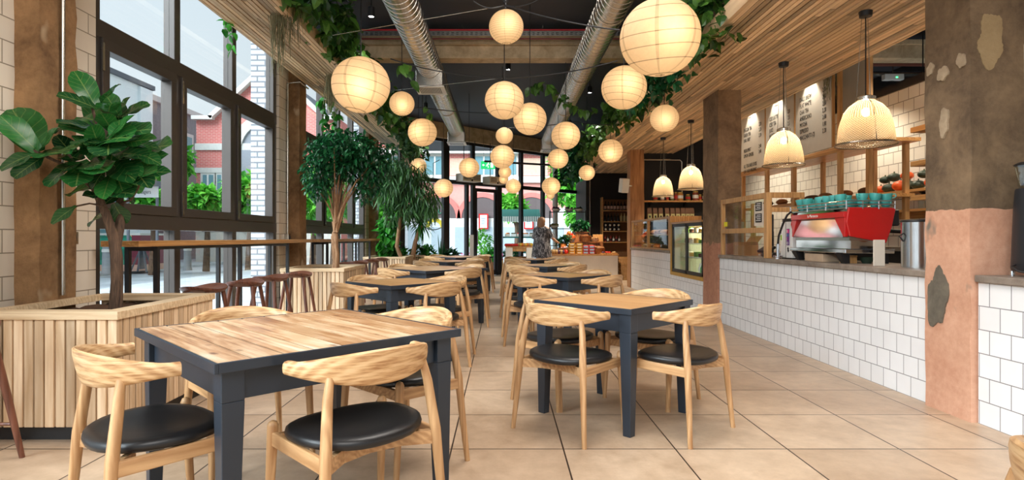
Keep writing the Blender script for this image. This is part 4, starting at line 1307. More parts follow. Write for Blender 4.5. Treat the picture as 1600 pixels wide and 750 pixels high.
# leaves read off the photograph: stalk end and tip
leaves = [(150, 168, 3.58, 118, 108, -.05), (160, 160, 3.6, 180, 128, -.1), (152, 170, 3.55, 92, 142, -.12), (170, 175, 3.6, 172, 152, -.2), (180, 190, 3.65, 198, 150, -.05), (200, 178, 3.7, 230, 158, .05), (185, 185, 3.7, 215, 165, -.1),
          (150, 200, 3.5, 88, 188, -.15), (158, 210, 3.5, 92, 192, -.1), (155, 215, 3.45, 108, 228, -.2), (172, 218, 3.4, 206, 178, -.05), (178, 212, 3.45, 232, 196, -.1), (168, 222, 3.4, 110, 222, -.15), (170, 225, 3.4, 168, 240, -.25),
          (190, 225, 3.5, 238, 212, -.05), (200, 225, 3.6, 246, 225, .05), (205, 235, 3.6, 250, 250, .0), (210, 252, 3.65, 262, 240, .05), (215, 272, 3.62, 262, 262, .0), (208, 262, 3.6, 232, 290, -.1), (222, 268, 3.64, 248, 236, .05),
          (60, 238, 3.42, 2, 180, -.1), (58, 238, 3.42, 18, 164, .1), (60, 240, 3.42, 88, 198, -.05), (55, 240, 3.4, -4, 258, -.1), (66, 246, 3.42, 20, 275, -.15), (62, 242, 3.42, 98, 232, -.2), (48, 236, 3.4, 48, 205, .15),
          (112, 252, 3.5, 72, 290, -.15), (118, 256, 3.5, 98, 262, -.2), (125, 262, 3.5, 118, 290, -.2), (130, 262, 3.5, 150, 245, -.2), (138, 258, 3.5, 165, 262, -.2), (128, 250, 3.5, 96, 238, .1),
          (120, 322, 3.58, 78, 346, -.1), (165, 305, 3.6, 130, 305, -.1), (168, 302, 3.6, 205, 296, -.15), (178, 318, 3.7, 196, 350, .05), (170, 330, 3.68, 135, 345, .08), (162, 320, 3.68, 185, 300, .1),
          (178, 262, 3.6, 192, 300, -.1), (172, 255, 3.6, 205, 272, -.15), (185, 250, 3.6, 215, 268, -.1), (150, 240, 3.52, 118, 210, -.1), (158, 232, 3.5, 138, 192, -.15), (150, 226, 3.5, 190, 200, -.25), (196, 242, 3.7, 196, 206, .1),
          (180, 240, 3.6, 225, 236, -.1), (140, 252, 3.5, 108, 268, -.1), (176, 205, 3.6, 158, 175, -.15), (186, 208, 3.6, 212, 185, .1), (165, 265, 3.55, 140, 290, -.1), (172, 275, 3.55, 160, 310, -.12), (200, 262, 3.7, 224, 300, .05), (196, 300, 3.76, 214, 316, .08), (160, 195, 3.55, 120, 172, .1), (192, 195, 3.65, 168, 158, .1)]
for i in range(34):      # inner leaves that fill the crown
    cx, cy = rf.gauss(178, 34), rf.gauss(232, 34)
    if not (100 < cx < 245 and 150 < cy < 312): continue
    a = rf.uniform(0, 6.28); L_ = rf.uniform(34, 52)
    leaves.append((cx, cy, rf.uniform(3.5, 3.85), cx + L_ * math.cos(a), cy + L_ * 0.75 * math.sin(a) - 8, rf.uniform(-.2, .1)))
for q in leaves:
    k = Vector((rf.uniform(-0.3, 0.3), -0.6 + rf.uniform(-0.2, 0.2), 0.75))
    d = (P(q[3], q[4], q[2] + q[5]) - P(q[0], q[1], q[2])).length
    fl_(*q, W=max(d * 0.64, 0.12), up=k, droop=rf.uniform(0.02, 0.2))
lf.build('foliage', M['fiddle'], fig, smooth=40)

# generic small-leaved crown ----------------------------------------
def crown(root, mat, blobs, n, L, W, seed, droop=0.3, up=-0.25, shape=0, seg=2, name='foliage', loc=Vector((0, 0, 0)), fill=0.35):
    r = random.Random(seed)
    m = MB()
    tot = sum(b[3] * b[4] * b[5] for b in blobs)
    for b in blobs:
        k = int(n * b[3] * b[4] * b[5] / tot)
        for i in range(k):
            v = rdir(r)
            rad = (fill + (1 - fill) * r.random() ** 0.6)
            p = Vector((b[0] + v.x * b[3] * rad, b[1] + v.y * b[4] * rad, b[2] + v.z * b[5] * rad))
            d = (v * 0.6 + rdir(r) * 0.8); d.z += up; d.normalize()
            s = r.uniform(0.7, 1.25)
            m.leaf(p - loc, d, Vector((r.uniform(-.5, .5), r.uniform(-.5, .5), 1)), L * s, W * s, droop, 0.25, seg, shape)
    return m.build(name, mat, root)

# weeping fig --------------------------------------------------------
b0 = Vector((-2.36, 8.2, 0.64))
wf = thing('weeping_fig', 'weeping fig tree with many thin stems in the second slatted planter', 'plant', b0)
tk = MB(); r = random.Random(3)
for i in range(3):
    tk.tube([(0.02 * i - 0.02, 0.01 * i, 0), (0.0 + 0.02 * math.sin(i * 2), 0.02 * math.cos(i * 2), 0.25), (-0.02 + 0.025 * math.sin(i * 2 + 1), 0.02, 0.5), (0.03 * (i - 1), 0, 0.72)], [0.045, 0.035, 0.03, 0.025], 9)
tips = [(500, 300), (492, 262), (508, 240), (522, 232), (536, 228), (552, 240), (566, 246), (578, 262), (548, 300), (585, 250), (515, 270), (540, 262), (558, 280), (505, 215), (530, 215)]
for i, (x, y) in enumerate(tips):
    e = px(x, y, 8.2 + r.uniform(-0.35, 0.35)) - b0
    s = Vector((0.02 * math.sin(i), 0.02 * math.cos(i), 0.55 + 0.2 * r.random()))
    m_ = s.lerp(e, 0.45); m_.x *= 0.62; m_.y *= 0.7
    tk.tube([s, s.lerp(m_, 0.5) * 0.98, m_, e], [0.022, 0.017, 0.012, 0.005], 7)
tk.build('trunk', M['barktan'], wf, smooth=60)
def pb(x, y, Y, rx, ry, rz):
    c = px(x, y, Y); return (c.x, c.y, c.z, rx, ry, rz)
blobs = [pb(520, 240, 8.2, .38, .45, .26), pb(560, 240, 8.3, .32, .42, .24), pb(540, 222, 8.2, .38, .4, .16), pb(500, 268, 8.1, .26, .35, .24), pb(588, 258, 8.4, .22, .3, .26), pb(575, 285, 8.4, .22, .28, .2), pb(495, 295, 8.0, .16, .22, .16), pb(603, 240, 8.5, .14, .2, .16), pb(568, 305, 8.2, .12, .15, .12), pb(545, 262, 8.2, .3, .3, .16)]
crown(wf, M['ficus'], blobs, 4200, 0.085, 0.042, 21, 0.35, -0.35, loc=b0)

# long-leaved fig ------------------------------------------------------
b0 = Vector((-2.25, 12.95, 0.64))
lt = thing('long_leaved_fig', 'tall long-leaved fig with drooping narrow leaves in the third slatted planter', 'plant', b0)
tk = MB()
tk.tube([(0, 0, 0), px(620, 385, 12.95) - b0, px(624, 350, 12.95) - b0, px(628, 320, 12.95) - b0, px(632, 290, 12.95) - b0], [0.05, 0.045, 0.04, 0.035, 0.025], 9)
for x, y in ((610, 270), (640, 262), (655, 285), (620, 255), (668, 300), (605, 300), (648, 310)):
    e = px(x, y, 12.95 + 0.1 * (x % 3)) - b0; s = px(629, 318, 12.95) - b0
    m_ = s.lerp(e, 0.5); m_.z += 0.12
    tk.tube([s, m_, e], [0.022, 0.014, 0.006], 7)
tk.build('trunk', M['barktan'], lt, smooth=60)
blobs = [pb(615, 262, 12.9, .42, .5, .3), pb(640, 270, 12.9, .42, .5, .3), pb(655, 300, 12.9, .38, .45, .36), pb(672, 320, 12.8, .2, .4, .3), pb(610, 300, 12.9, .3, .4, .35), pb(640, 322, 12.9, .35, .4, .3), pb(625, 285, 12.9, .5, .5, .36), pb(610, 335, 12.9, .16, .2, .18)]
crown(lt, M['long'], blobs, 2300, 0.25, 0.034, 22, 0.5, -0.9, loc=b0)

# climber on a pole, slanted dracaena, snake plant, low greens ---------------
b0 = px(605, 395, 13.3); b0.z = 0.64
cl = thing('climbing_plant', 'bright green climber on a dark mossy pole beside the far concrete column', 'plant', b0)
MB().tube([(0, 0, 0), (0, 0, 1.05)], 0.06, 10).build('moss_pole', M['soil'], cl)
crown(cl, M['pothosb'], [(b0.x, b0.y, 1.0, .2, .2, .36), (b0.x, b0.y, 1.4, .19, .19, .3)], 240, 0.17, 0.13, 23, 0.3, -0.4, 2, 3, loc=b0)
b0 = px(644, 395, 13.4); b0.z = 0.64
dr = thing('dragon_tree', 'slanting pale-stemmed dragon tree with a spiky green head before the glazed front', 'plant', b0)
tip = px(658, 352, 13.4) - b0
MB().tube([(0, 0, 0), tip * 0.5 + Vector((-0.03, 0, 0)), tip], [0.06, 0.05, 0.04], 9).build('trunk', M['barktan'], dr, smooth=60)
m = MB(); r = random.Random(9)
for i in range(110):
    d = rdir(r, 0.35)
    m.leaf(tip + Vector((0, 0, r.uniform(-0.02, 0.12))), d, (0, 0, 1), r.uniform(0.3, 0.5), 0.04, 0.45, 0.2, 4, 0)
m.build('foliage', M['pothosb'], dr)
b0 = px(690, 398, 14.4); b0.z = 0.6
sn = thing('snake_plant', 'upright sword-leaved snake plant beside the thick dark mullion', 'plant', b0)
m = MB()
for i in range(7):
    a = i * 0.9
    m.leaf((0.03 * math.cos(a), 0.03 * math.sin(a), 0), (0.12 * math.cos(a), 0.12 * math.sin(a), 1), (math.cos(a + 1), math.sin(a + 1), 0), 0.35 + 0.09 * (i % 4), 0.06, 0.0, 0.3, 4, 0)
m.build('foliage', M['ficus'], sn)
for i, (x, Y, h_, mt, l) in enumerate(((625, 13.45, .16, 'pothosb', 'low bright green leafy plant at the foot of the long-leaved fig'), (655, 14.4, .2, 'pothos', 'low yellow-green plant at the foot of the dragon tree'), (668, 14.45, .18, 'pothosb', 'low fresh green plant between the dragon tree and the snake plant'), (705, 14.5, .12, 'ficus', 'small dark green plant past the snake plant'))):
    c = px(x, 396, Y); c.z = 0.6
    q = thing('low_plant', l, 'plant', c)
    crown(q, M[mt], [(c.x, c.y, c.z + h_ * 0.7, .2, .15, h_)], 160, 0.12, 0.07, 30 + i, 0.4, 0.2, 2, 3, loc=c)
    MB().tube([(0, 0, 0), (0.02, 0, h_ * 0.6)], 0.012, 6).tube([(0.03, 0, 0), (0.08, 0, h_ * 0.6)], 0.01, 6).build('stem', M['stem'], q)

# trailing plants on the soffit edges ------------------------------------------
def trailing(label, x, y0, y1, zlo, zhi, n, mat, seed, spread=0.22, vines=6, L=0.13, drop=0.5, name='trailing_plant'):
    r = random.Random(seed)
    o = Vector((x, (y0 + y1) / 2, zhi))
    root = thing(name, label, 'plant', o)
    m = MB()
    for i in range(n):
        y = r.uniform(y0, y1)
        p = Vector((x + r.gauss(0, spread * 0.6), y, zlo + (zhi - zlo) * (1 - r.random() ** 1.3)))
        d = rdir(r); d.z -= 0.35; d.normalize()
        s = r.uniform(0.7, 1.3)
        m.leaf(p - o, d, Vector((r.uniform(-.6, .6), -0.6, 0.8)), L * s, L * 0.75 * s, 0.3, 0.2, 3, 2)
    for v in range(vines):
        y = r.uniform(y0, y1)
        a = Vector((x + r.uniform(-.1, .1), y, zhi - 0.05))
        side = 1 if x < 0 else -1
        path = [a, a + Vector((side * r.uniform(0.05, spread), 0, -0.15))]
        for k in range(4):
            path.append(path[-1] + Vector((r.uniform(-.05, .05), r.uniform(-.08, .08), -drop / 4 * r.uniform(.6, 1.3))))
        MB().tube([q - o for q in path], 0.004, 5).build('vine_stem', M['stem'], root)
        for q0, q1 in zip(path, path[1:]):
            for k in range(3):
                p = q0.lerp(q1, r.random()); d = rdir(r); d.z -= 0.6; d.normalize()
                s = r.uniform(0.7, 1.1)
                m.leaf(p - o, d, Vector((r.uniform(-.6, .6), -0.6, 0.8)), L * s, L * 0.72 * s, 0.3, 0.2, 3, 2)
    m.build('foliage', mat, root)
    return root
pt = M['pothos']
trailing('dense trailing pothos tumbling from the window-side soffit above the largest window lantern', -2.04, 5.5, 7.4, 3.42, 3.98, 460, pt, 1, 0.17, 8, 0.14, 0.35)
trailing('trailing pothos on the window-side soffit just behind the large window lantern', -2.06, 7.4, 9.0, 3.4, 3.8, 240, pt, 2, 0.16, 5, 0.14, 0.3)
trailing('dark trailing ivy on the window-side soffit beside the small ribbed lanterns', -2.08, 9.0, 11.6, 3.2, 3.65, 330, pt, 3, 0.2, 6, 0.13, 0.3)
trailing('brownish trailing plant at the far end of the window-side soffit', -2.05, 11.6, 14.2, 3.0, 3.55, 360, M['long'], 4, 0.2, 8, 0.13, 0.4)
trailing('bushy trailing plant on the counter-side soffit beside the largest lantern', 2.05, 5.3, 6.3, 3.0, 3.85, 420, pt, 5, 0.15, 4, 0.11, 0.3)
trailing('trailing vine on the counter-side soffit below the largest lantern', 2.02, 6.6, 8.0, 2.98, 3.35, 240, M['ficus'], 6, 0.16, 6, 0.11, 0.3)
trailing('trailing vine on the counter-side soffit behind the ribbed lantern', 1.95, 8.0, 10.0, 2.95, 3.45, 300, pt, 7, 0.2, 7, 0.13, 0.3)
trailing('hanging vine curtain on the counter-side soffit near the round white post', 1.95, 11.3, 13.6, 2.98, 3.4, 330, pt, 8, 0.2, 6, 0.13, 0.25)
trailing('hanging vine curtain at the far end of the counter-side soffit', 1.85, 13.6, 16.8, 2.6, 3.35, 420, M['ficus'], 9, 0.2, 10, 0.14, 0.5)

def strand(label, pts, n, L, mat, seed, name='hanging_vine'):
    pts = [Vector(p) for p in pts]; o = pts[0]
    root = thing(name, label, 'plant', o)
    MB().tube([p - o for p in pts], 0.004, 5).build('stem', M['stem'], root)
    r = random.Random(seed); m = MB()
    for i in range(n):
        t_ = r.random() * (len(pts) - 1); k = int(t_)
        p = pts[k].lerp(pts[k + 1], t_ - k) + Vector((r.uniform(-.05, .05), r.uniform(-.05, .05), 0))
        d = rdir(r); d.z -= 0.7; d.normalize(); s = r.uniform(0.75, 1.2)
        m.leaf(p - o, d, Vector((r.uniform(-.6, .6), -0.6, 0.8)), L * s, L * 0.8 * s, 0.3, 0.2, 3, 2)
    m.build('foliage', mat, root)
strand('bright green vine hanging in front of the street window below the narrow soffit', [Vector((-2.885, 9.4, 3.41)), px(503, 160, 9.4), px(508, 180, 9.4), px(514, 200, 9.4), px(510, 216, 9.4)], 44, 0.12, M['pothosb'], 1)
strand('second bright green vine hanging before the street window, nearer the door', [Vector((-2.885, 9.6, 3.41)), px(524, 172, 9.6), px(522, 190, 9.6), px(528, 205, 9.6)], 30, 0.11, M['pothosb'], 2)
strand('small green vine dangling over the top of the large street window', [Vector((-2.885, 6.1, 3.41)), px(352, 28, 6.1), px(352, 44, 6.1), px(366, 58, 6.1), px(362, 78, 6.1)], 14, 0.10, M['pothosb'], 3)
strand('two-leaved vine sprig dangling above the small window-side lantern', [px(636, 98, 7.0), px(628, 108, 7.0), px(640, 116, 7.0), px(644, 136, 7.0)], 8, 0.15, M['pothos'], 4)
strand('thin vine strung along the cable past the counter-side duct', [px(828, 140, 8.6), px(846, 128, 8.6), px(868, 140, 8.6), px(885, 160, 8.8), px(905, 170, 9.0), px(930, 176, 9.2)], 46, 0.13, M['pothos'], 5)
strand('vine sprig on the cable beside the ribbed window-side lantern', [px(664, 166, 9.0), px(668, 174, 9.0), px(672, 180, 9.0)], 6, 0.12, M['pothos'], 6)


def moss(label, x, y, Y, y2, w, seed):
    a = px(x, y, Y); b_ = px(x, y2, Y)
    root_m = MB(); r = random.Random(seed)
    for i in range(70):
        q = Vector((a.x + r.gauss(0, w), a.y + r.gauss(0, w), a.z + r.uniform(-0.1, 0.0)))
        L = (a.z - b_.z) * r.uniform(0.4, 1.0)
        path = [q]
        for k in range(5): path.append(path[-1] + Vector((r.uniform(-.015, .015), r.uniform(-.015, .015), -L / 5)))
        root_m.tube(path, 0.0028, 3, False)
    tag(root_m.build('hanging_moss', M['moss'], smooth=90), label, 'plant')
moss('grey hanging moss strands over the slatted soffit above the large street window', 433, -12, 5.9, 112, 0.035, 1)
moss('thick grey-brown hanging moss beside the trailing pothos', 452, -12, 6.0, 66, 0.06, 2)
moss('thin grey moss wisp hanging beside the big window-side lantern', 515, 112, 7.6, 176, 0.03, 3)
moss('short grey moss wisp hanging at the far soffit end by the long-leaved fig', 636, 228, 13.4, 262, 0.05, 4)
moss('moss strands hanging over the corner of the menu boards', 1298, 95, 7.35, 158, 0.05, 5)
# ================================================================== coffee bar
FX = lambda y, z, x=4.2: axes(*FACE_NEG_X, (x, y, z))
# oak gantry with shelves carrying the menu boards
ga = thing('oak_gantry', 'tall oak post-and-shelf frame behind the espresso machine carrying the menu boards', 'shelving', (4.2, 0, 0))
for y in (10.15, 9.25, 8.39, 7.24, 6.67):
    MB().box(0.0, 0.05, y - 0.028, y + 0.028, 0, 4.2 if y < 7.5 else 3.4).build('post', M['timber'], ga)
for y in (10.15, 9.25, 8.39, 7.24, 6.67):
    MB().box(0.42, 0.47, y - 0.028, y + 0.028, 0, 2.22).build('post', M['timber'], ga)
for z, y0 in ((2.22, 6.5), (1.60, 6.6)):
    MB().box(0.05, 0.5, y0, 10.2, z, z + 0.04).build('shelf', M['bartop'], ga)
MB().box(-0.01, 0.0, 6.5, 10.2, 2.20, 2.27).build('shelf_edge', M['bartop'], ga)
MB().box(0.05, 0.5, 6.6, 10.2, 0.86, 0.905).build('shelf', M['bartop'], ga)
MB().box(0.03, 0.05, 6.7, 7.2, 2.27, 3.9).build('grey_panel', plain('grey_panel', rgb(150, 138, 120), 0.8), ga)
# menu boards
menus = [
    (9.14, 10.05, 'menu board with the small print, beside the square column', 'TEA', [('ENGLISH TEA', '2.20'), ('GREEN TEA', '2.20'), ('EARL GREY', '2.20'), None, ('FRESH MINT', '2.40'), ('LEMON GINGER', '2.40'), None, ('ALL TEAS ARE LOOSE', ''), ('LEAF AND ORGANIC', '')]),
    (8.22, 9.10, 'middle menu board behind the glass pendant', 'COLD', [('ICED LATTE', '2.8'), ('ICED TEA', '2.5'), ('JUICE', '2.5'), ('WATER', '1.5'), ('COLA', '1.8'), ('BEER', '3.8'), ('WINE', '4.5')]),
    (7.28, 8.18, 'menu board headed hot drinks, beside the oak gantry post', 'HOT DRINKS', [('DAILY BREW', '2.00'), ('FLAT WHITE', '2.60'), ('CHAI TEA', '2.60'), ('AMERICANO', '2.20'), ('MOCHA', '2.80'), ('ESPRESSO', '1.80'), ('MACCHIATO (2)', '2.20')]),
]
for y0, y1, lab, head, rows in menus:
    rt = thing('menu_board', 'white ' + lab, 'menu board', (4.14, 0, 0), 0, 'menu boards on the gantry')
    MB().box(0.0, 0.02, y0, y1, 2.27, 3.75).build('panel', M['offwhite'], rt)
    MB().box(-0.004, 0.03, y0 - 0.02, y0 - 0.001, 2.27, 3.75).build('edge_strip', M['timber'], rt)
    yc = (y0 + y1) / 2
    z = 3.20 if head == 'HOT DRINKS' else 3.12
    text('heading_lettering', head, M['darktxt'], FX(yc + 0.1, z, -0.002), 0.085, rt, 'CENTER', sx=0.62)
    z -= 0.19
    for rw in rows:
        if rw is not None:
            text('menu_lettering', rw[0], M['darktxt'], FX(y1 - 0.12, z, -0.002), 0.085, rt, sx=0.62)
            if rw[1]: text('price_lettering', rw[1], M['darktxt'], FX(y0 + 0.12, z, -0.002), 0.085, rt, 'RIGHT', sx=0.62)
        z -= 0.088
    MB().lathe([(0.07, 0.0), (0.078, 0.0), (0.078, 0.003), (0.07, 0.003)], 24).xf(axes(*FACE_NEG_X, (0, yc, 3.42))).build('round_emblem', M['darktxt'], rt)
    mm = MB()
    for k in range(3): mm.box(-0.003, 0, yc - 0.03 + k * 0.022, yc - 0.018 + k * 0.022, 3.40, 3.44)
    mm.build('emblem_mark', M['darktxt'], rt)

# loaves, squashes on the gantry shelf
bread = plain('crust', rgb(150, 96, 52), 0.7, var=0.3)
rb = random.Random(4)
for i in range(7):
    y = 6.9 + i * 0.42
    o = MB().ball((0, 0, 0), 0.075, 16, 9, 0.62, 1.0, 1.7 + 0.3 * (i % 2)).build('bread_loaf', bread if i % 3 else plain('dark_crust', rgb(96, 60, 36), 0.75, var=0.3), smooth=180)
    o.location = (4.34 + rb.uniform(-0.03, 0.03), y, 1.60 + 0.04 + 0.044); o.rotation_euler = (0, 0, rb.uniform(-.3, .3))
    tag(o, ORD[i] + ' brown loaf from the big-column end of the gantry shelf', 'bread', 'loaves on the gantry shelf')
orange = plain('pumpkin_orange', rgb(226, 92, 30), 0.45); dkgreen = plain('squash_green', rgb(44, 60, 46), 0.5)
redv = plain('tomato_red', rgb(206, 40, 30), 0.3)
KS = thing('kitchen_shelf', 'pale wooden shelf on the white tiled kitchen wall carrying small pumpkins', 'shelf', (5.4, 0, 1.705))
MB().box(-0.28, 0, 5.0, 9.4, 0, 0.035).build('board', M['bartop'], KS)
for y in (5.4, 7.2, 9.0): MB().prism([(-0.22, 0), (0, 0), (0, -0.2), (-0.02, -0.2)], y - 0.01, y + 0.01, axes((1, 0, 0), (0, 0, 1), (0, 1, 0))).build('bracket', M['black_metal'], KS)
pk = [(7.05, .09, 0), (7.3, .08, 1), (7.45, .085, 1), (7.62, .1, 0), (7.85, .085, 1), (8.02, .075, 0), (7.2, .07, 1, .13), (7.5, .075, 0, .14), (7.75, .08, 1, .14), (8.2, .09, 0), (7.93, .07, 1, .13)]
for i, q in enumerate(pk):
    r_ = q[1]
    rt = thing('small_pumpkin', ORD[i] + (' dark green squash' if q[2] else ' orange pumpkin') + ' of the heap on the kitchen shelf', 'pumpkin', (5.24, q[0], 1.74 + r_ * 0.72 + (q[3] if len(q) > 3 else 0)), 0, 'squashes on the kitchen shelf')
    m = MB(); prof = [(r_ * math.sin(PI * k / 10), -r_ * 0.72 * math.cos(PI * k / 10)) for k in range(11)]
    m.lathe(prof, 30)
    for k, p_ in enumerate(m.v):
        a = math.atan2(p_[1], p_[0]); f_ = 1 - 0.09 * abs(math.sin(a * 5)); m.v[k] = (p_[0] * f_, p_[1] * f_, p_[2])
    m.build('flesh', dkgreen if q[2] else orange, rt, smooth=60)
    MB().tube([(0, 0, r_ * 0.66), (0.005, 0, r_ * 0.95)], 0.008, 6).build('stalk', M['stem'], rt)
GS = thing('glass_shelf', 'lower pale kitchen shelf holding upturned glasses beside the big column', 'shelf', (5.4, 0, 1.46))
MB().box(-0.28, 0, 4.6, 8.2, 0, 0.03).build('board', M['bartop'], GS)
MB().box(-0.05, 0, 4.6, 8.2, -0.08, 0).build('batten', M['bartop'], GS)
for i in range(8):
    o = MB().lathe([(0.028, 0), (0.036, 0.12), (0.033, 0.12), (0.026, 0.006), (0.0, 0.006)], 16).build('drinking_glass', M['jar'], smooth=50)
    o.location = (5.22, 6.45 + i * 0.11, 1.49)
    tag(o, ORD[i] + ' drinking glass from the big column on the lower kitchen shelf', 'glass', 'glasses on the lower kitchen shelf')
# chopping boards on bracket shelves beside the big column
def bracket_shelf(z, label, y=5.0):
    rt = thing('bracket_shelf', label, 'shelf', (3.66, y, z))
    MB().box(-0.04, 0.5, -0.14, 0.14, 0, 0.045).build('board', M['bartop'], rt)
    MB().box(0.46, 0.5, -0.02, 0.02, -0.18, 0).build('bracket', M['black_metal'], rt)
    return rt
spost = MB().box(4.16, 4.2, 4.95, 5.05, 0, ZC).build('shelf_post', M['timber']); tag(spost, 'oak post carrying the chopping-board shelves beside the big column', 'post')
for z, l in ((2.06, 'upper small shelf of chopping boards beside the big column'), (1.76, 'lower small shelf of chopping boards beside the big column'), (1.46, 'small shelf holding a steel canister beside the big column')):
    bracket_shelf(z, 'oak ' + l)
def chop(x, z, h, w, rz, label, style):
    rt = thing('chopping_board', label, 'chopping board', (x, 5.0, z), 0, 'chopping boards on the small oak shelves')
    pts = [(-w / 2, 0), (w / 2, 0), (w / 2, h * 0.78), (w * 0.22, h * 0.84), (w * 0.16, h), (-w * 0.16, h), (-w * 0.22, h * 0.84), (-w / 2, h * 0.78)]
    MB().prism(pts, -0.012, 0.012, axes((1, 0, 0), (0, 0.15, 1), (0, -1, 0.15))).build('board', M['boardwood'], rt, bevel=0.006)
    MB().lathe([(0.0, 0), (0.012, 0), (0.012, 0.003), (0, 0.003)], 12).xf(axes((1, 0, 0), (0, 0.15, 1), (0, -1, 0.15), (0, -0.013 + 0.15 * h * .9, h * 0.9))).build('hanging_hole', M['black_metal'], rt)
chop(3.80, 2.105, 0.34, 0.20, 0, 'tall chopping board on the upper small shelf', 0)
chop(4.0, 2.105, 0.30, 0.17, 0, 'shorter chopping board on the upper small shelf, away from the column', 0)
chop(3.78, 1.805, 0.22, 0.20, 0, 'broad chopping board on the lower small shelf', 0)
chop(4.0, 1.805, 0.24, 0.16, 0, 'narrow chopping board on the lower small shelf', 0)
rt = thing('steel_canister', 'shiny steel canister on the lowest small shelf beside the big column', 'canister', (3.80, 5.0, 1.505))
MB().lathe([(0, 0), (0.07, 0), (0.07, 0.19), (0.064, 0.195), (0.0, 0.195)], 24).build('body', M['steel'], rt, smooth=40)
MB().lathe([(0.072, 0.185), (0.074, 0.19), (0.072, 0.2), (0.0, 0.205)], 24).build('lid', M['chrome'], rt, smooth=40)

# till enclosure
tf = thing('till_screen', 'oak-framed glass screen around the till on the coffee bar beside the square column', 'screen', (2.90, 0, 0.905))
fr_ = MB()
y0, y1, z0, zm, z1 = 6.36, 7.70, 0.0, 0.31, 0.725
fr_.box(0, 0.05, y1 - 0.05, y1, z0, z1).box(0, 0.06, y0, y0 + 0.07, z0, z1).box(0, 0.05, y0 + 0.07, y1 - 0.05, z1 - 0.06, z1).box(0, 0.05, y0 + 0.07, y1 - 0.05, zm - 0.03, zm + 0.03)
fr_.box(0.06, 0.42, y0, y0 + 0.05, z1 - 0.06, z1).box(0.06, 0.42, y0, y0 + 0.05, zm + 0.2, zm + 0.25).box(0.36, 0.42, y0, y0 + 0.06, z0, z1 - 0.06)
fr_.box(0.40, 0.45, y1 - 0.05, y1, z0, z1 - 0.05)
fr_.build('frame', M['timber'], tf, bevel=0.004)
MB().box(0.022, 0.028, y0 + 0.07, y1 - 0.05, zm + 0.03, z1 - 0.06).build('pane', M['glass'], tf)
MB().box(0.022, 0.028, y0 + 0.07, y1 - 0.05, 0.0, zm - 0.03).build('pane', M['glass'], tf)
ps = MB().box(0.012, 0.018, y0 + 0.10, y0 + 0.34, zm + 0.05, z1 - 0.12).build('paper_notice', M['cream'], tf)
for k, z in enumerate((0.40, 0.53)):
    nb = MB().box(0.008, 0.012, y0 + 0.14, y0 + 0.30, z, z + 0.10).build('black_label', M['darktxt'], tf)
    for j in range(4):
        MB().box(0.006, 0.008, y0 + 0.16, y0 + 0.28 - 0.02 * (j % 2), z + 0.018 + j * 0.02, z + 0.026 + j * 0.02).build('print_line', M['whitetxt'], nb)
MB().box(0.008, 0.014, 7.50, 7.60, zm + 0.06, zm + 0.12).build('yellow_note', plain('yellow_note', rgb(236, 226, 40), 0.6), tf)
til = thing('till', 'black touchscreen till standing on the bar inside the oak screen', 'till', (3.22, 6.95, 0.905), R(-20))
MB().box(-0.1, 0.1, -0.16, 0.16, 0, 0.05).build('base', M['black_metal'], til, bevel=0.01)
MB().box(-0.03, 0.03, -0.05, 0.05, 0.05, 0.3).build('stand', M['black_metal'], til)
MB().box(-0.015, 0.015, -0.2, 0.2, 0.22, 0.5).build('screen', M['black_metal'], til, bevel=0.008)
cp_ = thing('card_reader', 'black card reader tilted on its stand behind the oak screen', 'card reader', (3.06, 6.62, 0.905), R(15))
MB().box(-0.06, 0.06, -0.09, 0.09, 0.0, 0.03, Matrix.Rotation(R(-28), 4, 'Y') @ Matrix.Translation((0, 0, 0.09))).build('terminal', M['black_metal'], cp_, bevel=0.006)
MB().tube([(0, 0, 0.0), (0.02, 0, 0.05), (0.0, 0, 0.1)], 0.015, 8).box(-0.06, 0.06, -0.05, 0.05, 0, 0.012).build('stand', M['steel'], cp_)
bx = thing('kraft_box', 'open brown kraft box on the bar behind the oak screen', 'box', (3.10, 7.38, 0.905), R(10))
m = MB().box(-0.09, 0.09, -0.13, -0.126, 0, 0.13).box(-0.09, 0.09, 0.126, 0.13, 0, 0.17).box(-0.09, -0.086, -0.126, 0.126, 0, 0.13).box(0.086, 0.09, -0.126, 0.126, 0, 0.17).box(-0.086, 0.086, -0.126, 0.126, 0, 0.004)
m.build('carton', plain('kraft', rgb(164, 118, 74), 0.8), bx)
m = MB().box(0, 0.10, -0.126, 0.126, -0.002, 0.002, Matrix.Translation((0.09, 0, 0.17)) @ Matrix.Rotation(R(-50), 4, 'Y'))
m.build('flap', plain('kraft_flap', rgb(180, 132, 86), 0.8), bx)
sc_ = thing('bakery_shelf', 'dark shelf unit with a pale reflection panel behind the till', 'shelf', (3.75, 7.0, 0))
MB().box(0, 0.3, -0.6, 0.6, 0, 1.15).build('carcass', M['blackwall'], sc_)
MB().box(0, 0.25, -0.55, 0.55, 1.15, 1.2).build('top', M['slab'], sc_)

